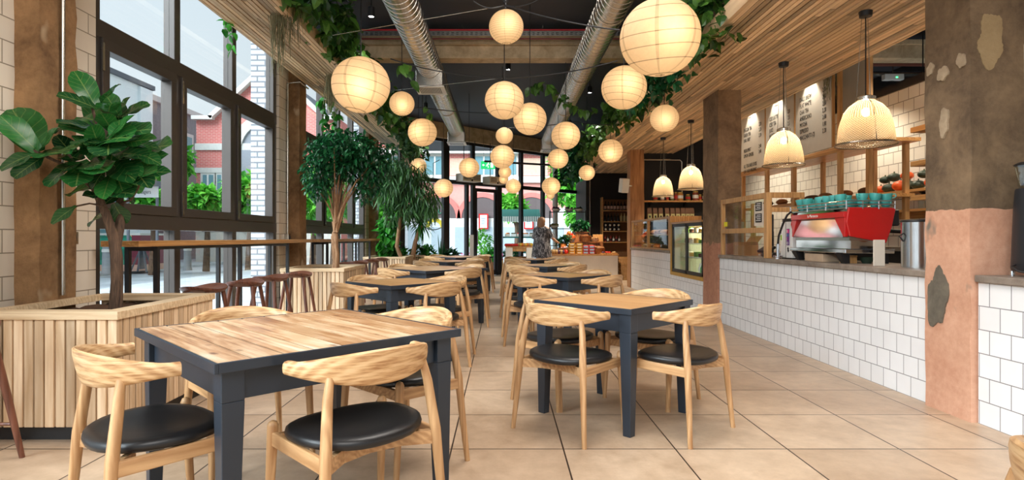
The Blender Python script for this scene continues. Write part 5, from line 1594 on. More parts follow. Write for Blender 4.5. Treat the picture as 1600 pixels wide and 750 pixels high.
# water/milk dispenser with coloured stickers
dp = thing('milk_dispenser', 'white drinks dispenser with purple sticker beside the espresso machine', 'dispenser', (3.02, 6.17, 0.905))
MB().box(0.0, 0.36, -0.13, 0.13, 0.012, 0.395).build('cabinet', M['white'], dp, bevel=0.008)
MB().box(0.02, 0.34, -0.12, 0.12, 0.395, 0.43).build('top_grille', M['black_metal'], dp)
MB().box(0.01, 0.35, -0.12, 0.12, 0, 0.012).build('foot', M['black_metal'], dp)
MB().box(-0.002, 0.0, -0.003, 0.003, 0.012, 0.395).build('door_gap', M['bronze'], dp)
st_ = MB().box(-0.003, 0.0, -0.078, -0.020, 0.145, 0.32).build('sticker', plain('purple_sticker', rgb(92, 40, 128), 0.4), dp)
MB().box(-0.005, -0.003, -0.074, -0.024, 0.275, 0.315).build('pink_block', plain('pink_print', rgb(232, 40, 140), 0.4), st_)
text('lettering', 'R', M['whitetxt'], FX(-0.028, 0.28, -0.0055), 0.042, st_)
text('lettering', 'O', plain('blue_print', rgb(60, 180, 220), 0.4), FX(-0.028, 0.24, -0.0045), 0.042, st_)
text('lettering', 'C', plain('magenta_print', rgb(236, 60, 150), 0.4), FX(-0.028, 0.20, -0.0045), 0.042, st_)
text('lettering', 'O', M['whitetxt'], FX(-0.028, 0.155, -0.0045), 0.042, st_)
MB().prism([(0.0, 0.0), (0.02, 0.02), (0, 0.04), (-0.02, 0.02)], 0, 0.002, axes(*FACE_NEG_X, (-0.001, -0.05, 0.09))).prism([(0.0, 0.0), (0.02, 0.02), (0, 0.04), (-0.02, 0.02)], 0, 0.002, axes(*FACE_NEG_X, (-0.001, -0.055, 0.07))).build('diamond_mark', M['darktxt'], dp)
st2 = MB().box(-0.003, 0.0, 0.075, 0.115, 0.14, 0.31).build('sticker', M['whitetxt'], dp)
MB().box(-0.005, -0.003, 0.08, 0.11, 0.20, 0.255).build('green_print', plain('green_print', rgb(150, 196, 40), 0.5), st2)
text('lettering', 'R', M['darktxt'], FX(0.11, 0.27, -0.0045), 0.035, st2)
tap = thing('water_tap', 'slim chrome tap with a dark spout on the front edge of the coffee bar', 'tap', (2.93, 6.16, 0.905))
MB().tube([(0, 0, 0), (0, 0, 0.16)], 0.016, 10).lathe([(0.03, 0), (0.03, 0.012), (0.016, 0.02)], 16).build('post', M['chrome'], tap, smooth=50)
MB().tube([(0, 0, 0.16), (-0.0, -0.02, 0.25), (0.01, -0.10, 0.38), (0.02, -0.16, 0.46), (0.04, -0.2, 0.49), (0.06, -0.24, 0.47)], 0.011, 8).build('spout', M['black_metal'], tap, smooth=60)
MB().tube([(-0.05, 0, 0.03), (0.05, 0, 0.03)], 0.01, 8).build('lever', M['chrome'], tap, smooth=60)

# espresso machine
em = thing('espresso_machine', 'red and chrome espresso machine with turquoise cups on top on the coffee bar', 'coffee machine', (2.99, 5.0, 0.905))
side = [(0.0, 0.49), (0.41, 0.485), (0.375, 0.32), (0.325, 0.18), (0.01, 0.24), (-0.02, 0.36)]
for y in (0.0, 0.945):
    MB().prism(side, 0, 0.025, axes((1, 0, 0), (0, 0, 1), (0, -1, 0), (0, y + 0.025, 0))).build('side_panel', M['red'], em, bevel=0.006)
MB().box(0.02, 0.34, 0.026, 0.944, 0.20, 0.475).build('boiler_case', M['steel'], em)
# back panel facing the room: red frame round a mirror
bp = MB()
Z = lambda z: z
A = [(0.026, 0.47), (0.944, 0.47), (0.944, 0.36), (0.026, 0.36)]
def quadbox(m, pts, x0, x1):
    m.prism(pts, x0, x1, axes((0, 1, 0), (0, 0, 1), (1, 0, 0)))
quadbox(bp, [(0.026, 0.405), (0.944, 0.405), (0.944, 0.455), (0.026, 0.455)], -0.03, 0.01)
quadbox(bp, [(0.026, 0.235), (0.05, 0.235), (0.19, 0.405), (0.026, 0.405)], -0.02, 0.01)
quadbox(bp, [(0.944, 0.235), (0.92, 0.235), (0.85, 0.405), (0.944, 0.405)], -0.02, 0.01)
bp.build('red_frame', M['red'], em, bevel=0.004)
mp = MB(); quadbox(mp, [(0.05, 0.23), (0.92, 0.23), (0.85, 0.405), (0.19, 0.405)], -0.008, 0.0)
mp.v = [(p[0] + (p[2] - 0.405) * -0.0 + (p[2] - 0.23) * 0.16 - 0.012, p[1], p[2]) for p in mp.v]
mp.build('mirror_panel', M['chrome'], em)
mp = MB(); quadbox(mp, [(0.17, 0.452), (0.86, 0.452), (0.82, 0.475), (0.21, 0.475)], -0.012, 0.012)
mp.build('upper_mirror', M['chrome'], em)
MB().box(0.03, 0.33, 0.02, 0.95, 0.13, 0.20).build('lower_case', M['chrome'], em)
MB().box(-0.03, 0.40, 0.0, 0.97, 0.09, 0.13).build('drip_tray', M['chrome'], em, bevel=0.006)
for y in (0.10, 0.87):
    for x in (0.0, 0.34): MB().taper((x + 0.03, y, 0), (0.022, 0.03), (x + 0.0, y, 0.09), (0.04, 0.045)).build('leg', M['black_metal'], em)
rl = MB()
for z in (0.515, 0.545):
    rl.tube([(-0.02, 0.0, z), (-0.02, 0.97, z)], 0.006, 6).tube([(-0.02, 0.0, z), (0.40, 0.0, z)], 0.006, 6).tube([(0.40, 0.0, z), (0.40, 0.97, z)], 0.006, 6)
for y in (0, 0.32, 0.64, 0.97): rl.tube([(-0.02, y, 0.475), (-0.02, y, 0.548)], 0.006, 6)
for x in (0.12, 0.26, 0.40): rl.tube([(x, 0, 0.475), (x, 0, 0.548)], 0.006, 6)
rl.build('cup_rail', M['chrome'], em, smooth=60)
MB().box(-0.02, 0.40, 0.01, 0.96, 0.478, 0.492).build('cup_tray', M['steel'], em)
text('script_lettering', 'la Marzocco', M['whitetxt'], FX(0.62, 0.42, -0.031), 0.04, em, sx=0.95).rotation_mode = 'XYZ'
for y in (0.2, 0.5, 0.8):
    gp = MB().tube([(0.40, y, 0.34), (0.46, y, 0.34)], 0.04, 14).build('group_head', M['chrome'], em, smooth=50)
    MB().tube([(0.44, y, 0.29), (0.62, y, 0.28)], 0.018, 10).build('portafilter', M['black_metal'], em, smooth=50)
MB().box(0.34, 0.46, 0.03, 0.94, 0.33, 0.47).build('front_hood', M['black_metal'], em, bevel=0.01)

cup0 = thing('cup', '', 'cup', (0, 0, 0))
MB().lathe([(0.0, 0.0), (0.026, 0.0), (0.03, 0.006), (0.044, 0.03), (0.049, 0.066), (0.046, 0.066), (0.041, 0.032), (0.026, 0.012), (0, 0.012)], 22).build('bowl', M['turq'], cup0, smooth=50)
MB().tube([(0.045, 0, 0.054), (0.068, 0, 0.056), (0.074, 0, 0.04), (0.06, 0, 0.024), (0.042, 0, 0.022)], 0.005, 7).build('handle', M['turq'], cup0, smooth=60)
first = [True]; rcup = random.Random(8); nc = 0
spots = []
for i in range(8): spots.append((3.04, 5.08 + i * 0.114, 'room-side row', i))
for i in range(3): spots.append((3.155 + i * 0.105, 5.08, 'side row nearest the steel urn', i))
for i in range(7): spots.append((3.15, 5.195 + i * 0.114, 'second row behind the room-side row', i))
for (x, y, rn, i) in spots:
    for k in range(2):
        if k == 1 and rcup.random() < 0.25: continue
        L = ('lower' if k == 0 else 'upper') + ' turquoise cup, ' + ORD[i] + ' stack of the ' + rn + ' on the machine'
        o = cup0 if first[0] else dup(cup0, (0, 0, 0))
        first[0] = False
        o.location = (x + rcup.uniform(-.004, .004), y + rcup.uniform(-.004, .004), 0.905 + 0.493 + k * 0.054)
        o.rotation_euler = (R(rcup.uniform(-7, 7)) * k, R(rcup.uniform(-7, 7)) * k, rcup.uniform(0, 6.28)); o['label'] = L; o['group'] = 'turquoise cups on the espresso machine'
# things under and beside the machine
st_m = plain('paper_stack', rgb(196, 168, 140), 0.8, var=0.2)
tl_ = tag(MB().box(-0.1, 0.1, -0.16, 0.16, 0, 0.075).build('napkin_stack', st_m, bevel=0.004, loc=(3.08, 5.55, 0.905)), 'stack of brown paper napkins under the espresso machine', 'napkins')
bw = MB().lathe([(0, 0.0), (0.035, 0), (0.065, 0.055), (0.06, 0.055), (0.032, 0.008), (0, 0.008)], 20).build('bowl', dkgreen, smooth=50, loc=(3.22, 5.12, 0.905)); tag(bw, 'small dark green bowl under the espresso machine side', 'bowl')
cb = thing('wooden_block', 'little pale wooden box under the espresso machine beside the dark bowl', 'box', (3.08, 5.16, 0.905))
MB().box(-0.05, 0.05, -0.05, 0.05, 0, 0.06).build('carton', M['timber'], cb, bevel=0.003)
MB().box(-0.052, 0.052, -0.052, 0.052, 0.06, 0.07).build('lid', M['bartop'], cb)
ur = thing('steel_urn', 'tall brushed steel knock-out bin beside the red espresso machine', 'bin', (3.17, 4.42, 0.905))
MB().lathe([(0, 0), (0.108, 0), (0.108, 0.355), (0.100, 0.362), (0.096, 0.355), (0.096, 0.02), (0, 0.02)], 40).build('body', M['steel'], ur, smooth=40)
MB().lathe([(0.109, 0.345), (0.113, 0.352), (0.109, 0.362), (0.098, 0.365)], 40).build('rim', M['black_metal'], ur, smooth=40)
MB().tube([(0, -0.09, 0.33), (0, 0.09, 0.33)], 0.014, 10).build('knock_bar', M['black_metal'], ur)
MB().tube([(-0.11, 0.0, 0.26), (-0.14, 0.0, 0.24), (-0.11, 0.0, 0.2)], 0.007, 8).build('handle', M['black_metal'], ur)
cd = tag(MB().box(-0.045, 0.045, -0.006, 0.006, 0, 0.21).build('card_holder', M['cream'], bevel=0.002, loc=(3.03, 4.66, 0.905)), 'blank cream card standing before the steel bin', 'card')
sh = thing('steel_beaker', 'small shiny steel beaker at the end of the bar against the big column', 'beaker', (3.26, 4.08, 0.905))
MB().lathe([(0, 0), (0.032, 0), (0.042, 0.13), (0.039, 0.13), (0.03, 0.006), (0, 0.006)], 22).build('body', M['chrome'], sh, smooth=50)
MB().lathe([(0.042, 0.125), (0.044, 0.13), (0.042, 0.134), (0.039, 0.13)], 22).build('rim', M['chrome'], sh, smooth=50)
oc = MB().ball((0, 0, 0.05), 0.06, 16, 10, 0.85).build('orange_cloth', plain('orange_cloth', rgb(214, 104, 52), 0.8), smooth=180, loc=(3.55, 4.35, 1.09)); tag(oc, 'orange cloth bundle hanging behind the steel bin', 'cloth')
sk = thing('back_bar', 'dark back bar unit behind the espresso machine', 'cabinet', (3.9, 0, 0))
MB().box(-0.0, 0.26, 4.3, 6.45, 0, 1.0).build('carcass', M['blackwall'], sk)
MB().box(-0.36, -0.3, 4.3, 4.42, 0, 1.05).build('end_panel', M['blackwall'], sk)
MB().box(-0.03, 0.28, 4.2, 6.45, 1.0, 1.04).build('top', M['slab'], sk)

# coffee grinder on the near counter
gr_ = thing('coffee_grinder', 'tall black coffee grinder with clear hopper beside the big column', 'coffee grinder', (3.08, 3.36, 0.905), R(-4))
rs = []
for (z, wx, wy, dy) in ((0.03, .082, .10, 0), (0.05, .086, .105, 0), (0.12, .084, .10, 0), (0.3, .078, .09, 0.005), (0.42, .071, .082, 0.01), (0.50, .066, .074, 0.012), (0.515, .062, .07, 0.012)):
    ring = []
    for j in range(28):
        q = 2 * PI * j / 28; c_, s_ = math.cos(q), math.sin(q)
        ring.append(Vector((math.copysign(abs(c_) ** .75, c_) * wx, dy + math.copysign(abs(s_) ** .75, s_) * wy, z)))
    rs.append(ring)
MB().loft(rs).build('body', plain('grinder_black', rgb(34, 36, 40), 0.38), gr_, smooth=50)
MB().lathe([(0.045, 0.512), (0.062, 0.525), (0.072, 0.60), (0.079, 0.65), (0.076, 0.65), (0.066, 0.595), (0.05, 0.53)], 12, (0, 0.01, 0)).build('hopper', M['jar'], gr_, smooth=20)
MB().lathe([(0.0, 0.655), (0.05, 0.655), (0.08, 0.648), (0.082, 0.655), (0.06, 0.668), (0, 0.672)], 24, (0, 0.01, 0)).build('lid', M['black_metal'], gr_, smooth=40)
MB().ball((0, 0.01, 0.54), 0.045, 14, 8, 0.6).build('coffee_beans', plain('beans', rgb(52, 30, 20), 0.5, var=0.4), gr_, smooth=180)
FY = lambda x, z, y: axes(*FACE_NEG_Y, (x, y, z))
pts = [(-0.026, 0.035), (0.03, 0.035), (0.03, 0.0), (0.016, -0.026), (0.0, -0.035), (-0.014, -0.026), (-0.026, 0.0)]
vg = MB().prism(pts, 0, 0.01, FY(-0.025, 0.375, -0.078)).build('silver_vent', M['steel'], gr_, bevel=0.002)
for k in range(5): MB().box(-0.046, 0.0, -0.0905, -0.088, 0.352 + k * 0.011, 0.356 + k * 0.011).build('slot', M['black_metal'], vg)
MB().lathe([(0.021, 0.0), (0.024, 0.0), (0.024, 0.002), (0.021, 0.002)], 28).xf(FY(-0.028, 0.215, -0.095)).build('round_emblem', M['whitetxt'], gr_)
em_ = MB()
for (a, b_, c_, d_) in ((-0.001, 0.001, -0.014, 0.014), (-0.012, 0.012, -0.001, 0.001), (-0.009, -0.006, -0.009, -0.003), (0.006, 0.009, 0.003, 0.009), (-0.009, -0.006, 0.003, 0.009), (0.006, 0.009, -0.009, -0.003)):
    em_.box(a, b_, c_, d_, 0, 0.002, FY(-0.028, 0.215, -0.095))
em_.build('emblem_mark', M['whitetxt'], gr_)
text('lettering', 'COMPAK', M['whitetxt'], FY(-0.055, 0.118, -0.102), 0.016, gr_)
MB().lathe([(0.0, 0), (0.009, 0), (0.009, 0.004), (0, 0.004)], 14).xf(FY(0.012, 0.42, -0.077)).build('button', M['black_metal'], gr_)
for sx in (-1, 1):
    for sy in (-1, 1): MB().lathe([(0.0, 0.0), (0.012, 0.0), (0.012, 0.032), (0, 0.032)], 12, (sx * 0.062, sy * 0.07, 0)).build('foot', M['chrome'], gr_)
MB().tube([(-0.08, 0.02, 0.07), (-0.12, 0.0, 0.06), (-0.13, -0.06, 0.035), (-0.07, -0.13, 0.02), (0.02, -0.14, 0.012), (0.09, -0.12, 0.03)], 0.005, 7).build('power_cord', M['black_metal'], gr_, smooth=80)
wb = tag(MB().box(-0.015, 0.10, -0.06, 0.06, 0, 0.012, Matrix.Rotation(R(-62), 4, 'Y')).build('wooden_sign', M['timber'], loc=(3.19, 3.28, 0.925)), 'corner of a pale wooden board leaning beside the grinder', 'board')

# ================================================================== bread counter, cake fridge, shelves on the black wall
bd = thing('bread_display', 'oak-framed glass bread display on the tiled bread counter', 'display case', (2.90, 0, 0.905))
f = MB()
for y in (13.0, 11.6, 10.10): f.box(0, 0.05, y - 0.035, y + 0.035, 0.03, 0.56)
f.box(0, 0.05, 10.065, 13.035, 0.56, 0.60).box(0, 0.05, 10.065, 13.035, 0, 0.03)
f.box(0.0, 0.5, 10.03, 10.065, 0, 0.60).box(0.5, 0.55, 10.03, 10.09, 0, 0.60)
f.build('frame', M['timber'], bd, bevel=0.004)
MB().box(0.02, 0.026, 10.135, 11.565, 0.03, 0.56).build('pane', M['glass'], bd)
MB().box(0.02, 0.026, 11.635, 12.965, 0.03, 0.56).build('pane', M['glass'], bd)
MB().box(0.06, 0.5, 10.15, 12.95, 0.27, 0.29).build('shelf', M['timber'], bd)
rl_ = random.Random(2)
for i in range(16):
    y = 10.35 + (i % 8) * 0.34; z = 0.905 + (0.0 if i < 8 else 0.29)
    r_ = rl_.uniform(0.06, 0.085)
    o = MB().ball((0, 0, r_ * 0.6), r_, 14, 8, 0.6, 1.2, 1.6).build('bread_loaf', [bread, plain('pale_crust', rgb(196, 146, 90), 0.7, var=0.25), plain('rye_crust', rgb(104, 66, 42), 0.8, var=0.3)][i % 3], smooth=180)
    o.location = (3.12 + rl_.uniform(-.03, .1), y, z + 0.002); o.rotation_euler = (0, 0, rl_.uniform(0, 3))
    tag(o, ORD[i % 8] + ' loaf from the cake fridge on the ' + ('bottom' if i < 8 else 'upper') + ' level of the bread display', 'bread', 'loaves in the bread display')
fg = thing('cake_fridge', 'black glass-fronted cake fridge set into the bread counter with golden surround', 'fridge', (2.91, 0, 0))
fz0, fz1, fy0, fy1 = 0.56, 1.36, 8.40, 9.9
MB().box(0.55, 0.6, fy0, fy1, fz0, fz1).box(0.03, 0.55, fy0, fy0 + 0.03, fz0, fz1).box(0.03, 0.55, fy1 - 0.03, fy1, fz0, fz1).box(0.03, 0.55, fy0 + 0.03, fy1 - 0.03, fz1 - 0.05, fz1).box(0.03, 0.55, fy0 + 0.03, fy1 - 0.03, fz0 - 0.05, fz0).build('carcass', plain('fridge_inside', rgb(190, 186, 160), 0.5), fg)
d_ = MB()
for y0_, y1_ in ((fy0, 9.15), (9.15, fy1)):
    d_.box(-0.01, 0.02, y0_, y0_ + 0.035, fz0, fz1).box(-0.01, 0.02, y1_ - 0.035, y1_, fz0, fz1)
d_.box(-0.01, 0.02, fy0, fy1, fz1 - 0.05, fz1).box(-0.01, 0.02, fy0, fy1, fz0, fz0 + 0.05)
d_.build('door_frame', M['black_metal'], fg)
MB().box(0.003, 0.008, fy0 + 0.035, 9.115, fz0 + 0.05, fz1 - 0.05).build('door_pane', M['glass'], fg)
MB().box(0.003, 0.008, 9.185, fy1 - 0.035, fz0 + 0.05, fz1 - 0.05).build('door_pane', M['glass'], fg)
sr_ = MB().box(-0.02, 0.05, fy0 - 0.04, fy1 + 0.08, 0.50, 0.555).box(-0.02, 0.05, fy1, fy1 + 0.08, 0.555, 1.40)
sr_.build('surround', plain('golden_timber', rgb(196, 148, 60), 0.45), fg)
for z in (0.80, 1.02, 1.19): MB().box(0.08, 0.54, fy0 + 0.04, fy1 - 0.04, z, z + 0.012).build('shelf', M['jar'], fg)
MB().box(-0.02, 0.6, fy0, fy1, fz1, fz1 + 0.03).build('top', M['bartop'], fg)
l = lamp('fridge_light', 'AREA', (0.28, 9.15, fz1 - 0.07), 22, (1.0, 0.93, 0.72), '', 0.1, None, size_y=1.2); l.parent = fg
cakec = [plain('sponge', rgb(226, 180, 90), 0.7), plain('icing', rgb(240, 232, 214), 0.5), plain('brownie', rgb(96, 58, 36), 0.7), plain('greens', rgb(110, 150, 60), 0.6)]
n = 0
for zi, z in enumerate((0.812, 1.032, 1.202)):
    for k in range(6):
        y = 8.58 + k * 0.225
        rt = thing('cake', ORD[k] + ' cake from the square column on the ' + ['lowest', 'middle', 'top'][zi] + ' fridge shelf', 'cake', (3.13, y, z + 0.001), 0, 'cakes in the fridge')
        MB().lathe([(0, 0), (0.085, 0.004), (0.09, 0.012), (0, 0.012)], 20).build('plate', M['white'], rt, smooth=40)
        MB().lathe([(0, 0.012), (0.068, 0.012), (0.07, 0.06 + 0.02 * (k % 2)), (0.06, 0.07 + 0.02 * (k % 2)), (0, 0.072 + 0.02 * (k % 2))], 20).build('sponge', cakec[(k + zi) % 4], rt, smooth=40)
drc = [rgb(220, 60, 50), rgb(240, 200, 60), rgb(210, 60, 140), rgb(240, 130, 40), rgb(60, 170, 60), rgb(240, 240, 236)]
for k in range(6):
    rt = thing('drink_bottle', ORD[k] + ' small bright drink bottle from the square column on the fridge floor', 'bottle', (3.04, 8.52 + k * 0.075, 0.561), 0, 'drink bottles in the fridge')
    MB().lathe([(0, 0), (0.03, 0), (0.03, 0.1), (0.012, 0.14), (0.012, 0.165), (0, 0.165)], 14).build('bottle_body', plain('drink_%d' % k, drc[k], 0.3), rt, smooth=40)
    MB().lathe([(0.014, 0.155), (0.014, 0.175), (0, 0.175)], 12).build('cap', M['white'], rt)

# shelves on the black wall
for z, nm, wd in ((1.985, 'upper pale shelf of preserve jars on the black wall', 2.0), (1.53, 'lower dark shelf of coffee bags on the black wall', 2.0)):
    rt = thing('wall_shelf', nm, 'shelf', (3.25, 13.62, z))
    MB().box(0, wd, -0.3, 0, -0.035, 0).build('board', M['bartop'] if z > 1.8 else M['bronze'], rt)
    for x in (0.2, 1.0, 1.8): MB().prism([(0, 0), (-0.2, 0), (0, -0.15)], x - 0.008, x + 0.008, axes((0, 1, 0), (0, 0, 1), (1, 0, 0), (0, 0, -0.035))).build('bracket', M['black_metal'], rt)
jm = [plain('pickle', rgb(120, 110, 50), 0.5, var=0.3), plain('relish', rgb(150, 70, 40), 0.5, var=0.3), plain('honey', rgb(190, 130, 50), 0.4)]
jl = [plain('red_label', rgb(200, 40, 36), 0.5), M['white'], plain('gold_lid', rgb(190, 160, 90), 0.4, 0.5)]
for i, (x, w, h) in enumerate(((1024, .10, .12), (1035, .09, .12), (1043, .06, .13), (1050, .09, .19), (1056, .08, .20), (1062.5, .14, .20), (1075, .11, .15), (1086.6, .14, .22), (1094, .07, .15), (1101, .1, .18))):
    X = (x - VX) / FPX * 13.45
    rt = thing('preserve_jar', ORD[i] + ' preserve jar from the orange-brown column on the upper pale shelf', 'jar', (X, 13.45, 1.986), 0, 'preserve jars on the black wall')
    MB().lathe([(0, 0), (w / 2, 0.004), (w / 2, h * .78), (w * .4, h * .86), (0, h * .86)], 18).build('glass_body', jm[i % 3], rt, smooth=40)
    MB().lathe([(w * .42, h * .86), (w * .43, h), (0, h)], 18).build('lid', jl[2], rt, smooth=40)
    MB().lathe([(w / 2 + .001, h * .25), (w / 2 + .001, h * .6)], 18).build('label_band', jl[i % 2], rt, smooth=40)
bagm = plain('brown_bag', rgb(112, 74, 46), 0.6); 
for i, x in enumerate((1014.7, 1023.5, 1032, 1042, 1050.6, 1058.7, 1066.8, 1074, 1080.7)):
    X = (x - VX) / FPX * 13.45
    rt = thing('coffee_bag', ORD[i] + ' brown coffee bag from the orange-brown column on the lower shelf', 'bag', (X, 13.45, 1.531), 0, 'coffee bags on the black wall')
    w = 0.055
    rr_ = [[Vector((sx * w * a, sy * 0.035 * b_, z)) for sx, sy in ((-1, -1), (1, -1), (1, 1), (-1, 1))] for a, b_, z in ((1, 1, 0), (1.0, 1.1, 0.1), (.95, .8, .19), (.9, .1, .27), (.9, .1, .29))]
    MB().loft(rr_).build('pouch', bagm, rt, bevel=0.004)
    MB().box(-w * .8, w * .8, -0.041, -0.0395, 0.035, 0.15).build('label_patch', plain('label_green', rgb(196, 190, 130), 0.6), rt)
    MB().box(-w * .35, w * .35, -0.0425, -0.041, 0.06, 0.11).build('printed_mark', M['darktxt'], rt)
pp_ = MB().tube([(3.3, 13.55, 2.95), (4.15, 13.55, 2.95), (4.2, 13.55, 2.9), (4.2, 13.55, 2.0)], 0.02, 8).build('white_pipe', M['galv'], smooth=60); tag(pp_, 'pale bent pipe running across the black wall above the jars', 'pipe')
cr0 = None
# ================================================================== shop end: bottle shelves, deli counter, woman, produce
def at(x, y, Y): return px(x, y, Y)
bs = thing('bottle_shelf', 'wooden shelf unit of wine bottles against the black far wall', 'shelving', (3.02, 17.45, 0))
bsz = [1.955, 1.62, 1.33, 1.0, 0.55]
for x in (0.0, 1.1): MB().box(x - 0.015, x + 0.015, 0, 0.34, 0, 2.35).build('upright', M['bartop'], bs)
for z in bsz: MB().box(0.015, 1.085, 0, 0.34, z - 0.025, z).build('shelf', M['bartop'], bs)
MB().box(0.015, 1.085, 0.33, 0.34, 0.1, 2.3).build('back_board', plain('shelf_back', rgb(120, 84, 52), 0.7), bs)
bot = [plain('dark_bottle', rgb(26, 22, 24), 0.15), plain('rose_bottle', rgb(186, 140, 118), 0.2), plain('cream_bottle', rgb(196, 180, 130), 0.3)]
def bottle(x, y, z, mat, lab, lcol, h=0.26, r=0.033, group='bottles on the far shelf'):
    rt = thing('wine_bottle', lab, 'bottle', (x, y, z), 0, group)
    MB().lathe([(0, 0), (r, 0.0), (r, h * .6), (r * .4, h * .76), (r * .36, h), (0, h)], 14).build('glass_body', mat, rt, smooth=40)
    MB().lathe([(r + .001, h * .16), (r + .001, h * .5)], 14).build('label_band', lcol, rt, smooth=40)
for i in range(10):
    bottle(3.12 + i * 0.098, 17.6, 1.956, bot[0], ORD[i] + ' bottle along the top row of the far shelf unit', plain('pale_label', rgb(222, 190, 176), 0.5) if i == 0 else bpy.data.materials['pale_label'], 0.27, 0.036)
for i in range(10):
    bottle(3.12 + i * 0.098, 17.6, 1.621, bot[0] if i < 5 else bot[2], ORD[i] + ' bottle along the second row of the far shelf unit', M['black_metal'] if i < 5 else bpy.data.materials['cream_bottle'], 0.25, 0.034)
for i in range(8):
    x = 3.13 + (i % 4) * 0.13; z = 1.331 + (i // 4) * 0.125
    rt = thing('storage_jar', ORD[i % 4] + ' black jar with round label, ' + ('lower' if i < 4 else 'upper') + ' layer of the third row', 'jar', (x, 17.6, z), 0, 'round-labelled jars on the far shelf')
    MB().lathe([(0, 0), (0.055, 0), (0.055, 0.1), (0, 0.1)], 16).build('tin_body', bot[0], rt, smooth=40)
    MB().lathe([(0.056, 0.1), (0.056, 0.12), (0, 0.12)], 16).build('lid', M['black_metal'], rt, smooth=40)
    MB().lathe([(0, 0), (0.032, 0), (0.032, 0.003), (0, 0.003)], 16).xf(axes(*FACE_NEG_Y, (0, -0.0545, 0.05))).build('round_label', M['offwhite'], rt)
for i in range(6):
    bottle(3.12 + i * 0.085, 17.58, 1.001, plain('sauce_%d' % i, [rgb(150, 30, 30), rgb(60, 30, 26)][i % 2], 0.3), ORD[i] + ' small sauce bottle along the fourth row of the far shelf', jl[1] if i % 2 else M['black_metal'], 0.2, 0.03)
for i in range(4):
    rt = thing('yellow_packet', ORD[i] + ' yellow packet from the top beside the orange-brown column', 'packet', (3.96, 17.55, [1.956, 1.621, 1.331, 1.001][i]))
    MB().box(-0.05, 0.05, -0.06, 0.06, 0, 0.22).build('carton', plain('yellow_pack', rgb(228, 190, 60), 0.5), rt, bevel=0.003)
    MB().box(-0.035, 0.035, -0.062, -0.06, 0.06, 0.16).build('label_patch', M['offwhite'], rt)
sp = thing('wall_speaker', 'white box loudspeaker fixed beside the orange-brown column', 'speaker', at(975, 290, 13.0) + Vector((0, 0, 0)))
MB().box(-0.09, 0.09, -0.08, 0.08, -0.16, 0.16, Matrix.Rotation(R(20), 4, 'Z') @ Matrix.Rotation(R(10), 4, 'X')).build('cabinet', M['white'], sp, bevel=0.015)
MB().tube([(0.06, 0.0, 0.0), (0.2, 0.1, 0.0)], 0.015, 8).build('wall_mount', M['white'], sp)
for i in range(3):
    rt = thing('wooden_crate', ['bottom', 'middle', 'top'][i] + ' pale slatted crate stacked beside the white deli counter', 'crate', (3.36, 15.5, i * 0.2), 0, 'crates stacked by the deli counter')
    c_ = MB()
    for k in range(3): c_.box(-0.22, 0.22, -0.16, -0.148, 0.01 + k * 0.065, 0.06 + k * 0.065).box(-0.22, 0.22, 0.148, 0.16, 0.01 + k * 0.065, 0.06 + k * 0.065).box(-0.22, -0.208, -0.148, 0.148, 0.01 + k * 0.065, 0.06 + k * 0.065).box(0.208, 0.22, -0.148, 0.148, 0.01 + k * 0.065, 0.06 + k * 0.065)
    c_.build('slats', M['timber'], rt)
    p_ = MB()
    for sx in (-1, 1):
        for sy in (-1, 1): p_.box(sx * 0.195 - .013, sx * 0.195 + .013, sy * 0.135 - .013, sy * 0.135 + .013, 0, 0.2)
    p_.box(-0.208, 0.208, -0.148, 0.148, 0.0, 0.01)
    p_.build('corner_posts', M['timber'], rt)

dc = thing('deli_counter', 'plain white deli counter heaped with food in front of the green window', 'counter', (0, 0, 0))
dx0, dx1 = at(862, 0, 15.3).x, at(965.5, 0, 15.3).x
MB().box(dx0, dx1, 15.3, 16.5, 0, 0.655).build('body', M['cream'], dc, bevel=0.004)
MB().box(dx0 - 0.02, dx1 + 0.02, 15.27, 16.53, 0.655, 0.69).build('top', M['bartop'], dc)
TOP = 0.691
# wooden display tiers
ti_ = thing('display_tier', 'stepped brown wooden stand in the middle of the deli counter', 'display stand', (at(908, 0, 16.1).x, 16.1, TOP))
MB().taper((0, 0, 0), (0.36, 0.22), (0, 0, 0.30), (0.30, 0.2)).build('base', M['boardwood'], ti_)
MB().box(-0.5, 0.5, -0.22, 0.22, 0.30, 0.325).build('shelf', M['boardwood'], ti_)
MB().taper((0, 0.02, 0.325), (0.22, 0.17), (0, 0.02, 0.58), (0.16, 0.14)).build('upper_block', M['boardwood'], ti_)
MB().box(-0.2, 0.2, -0.15, 0.2, 0.58, 0.60).build('shelf', M['boardwood'], ti_)
MB().box(-0.6, 0.6, -0.42, -0.2, 0.0, 0.09).build('plinth_step', M['boardwood'], ti_)
def bowlp(x, y, Y, r, label, fill, col, n, seed, fr=0.035, z=None):
    c = at(x, y, Y)
    if z is not None: c.z = z
    rt = thing('white_bowl', 'white bowl of ' + label, 'bowl', c, 0, 'white food bowls at the deli')
    MB().lathe([(0, 0), (r * .5, 0), (r, r * .55), (r * .95, r * .55), (r * .45, 0.012), (0, 0.012)], 22).build('dish', M['white'], rt, smooth=50)
    rr = random.Random(seed)
    m = MB()
    for i in range(n):
        a = rr.uniform(0, 6.28); d = r * 0.78 * rr.random() ** .5
        m.ball((d * math.cos(a), d * math.sin(a), r * .5 + rr.uniform(0, fr) + (r - d) * 0.2), fr * rr.uniform(.8, 1.15), 10, 6)
    o = m.build('contents', col, rt, smooth=180); o['kind'] = 'stuff'
    return rt
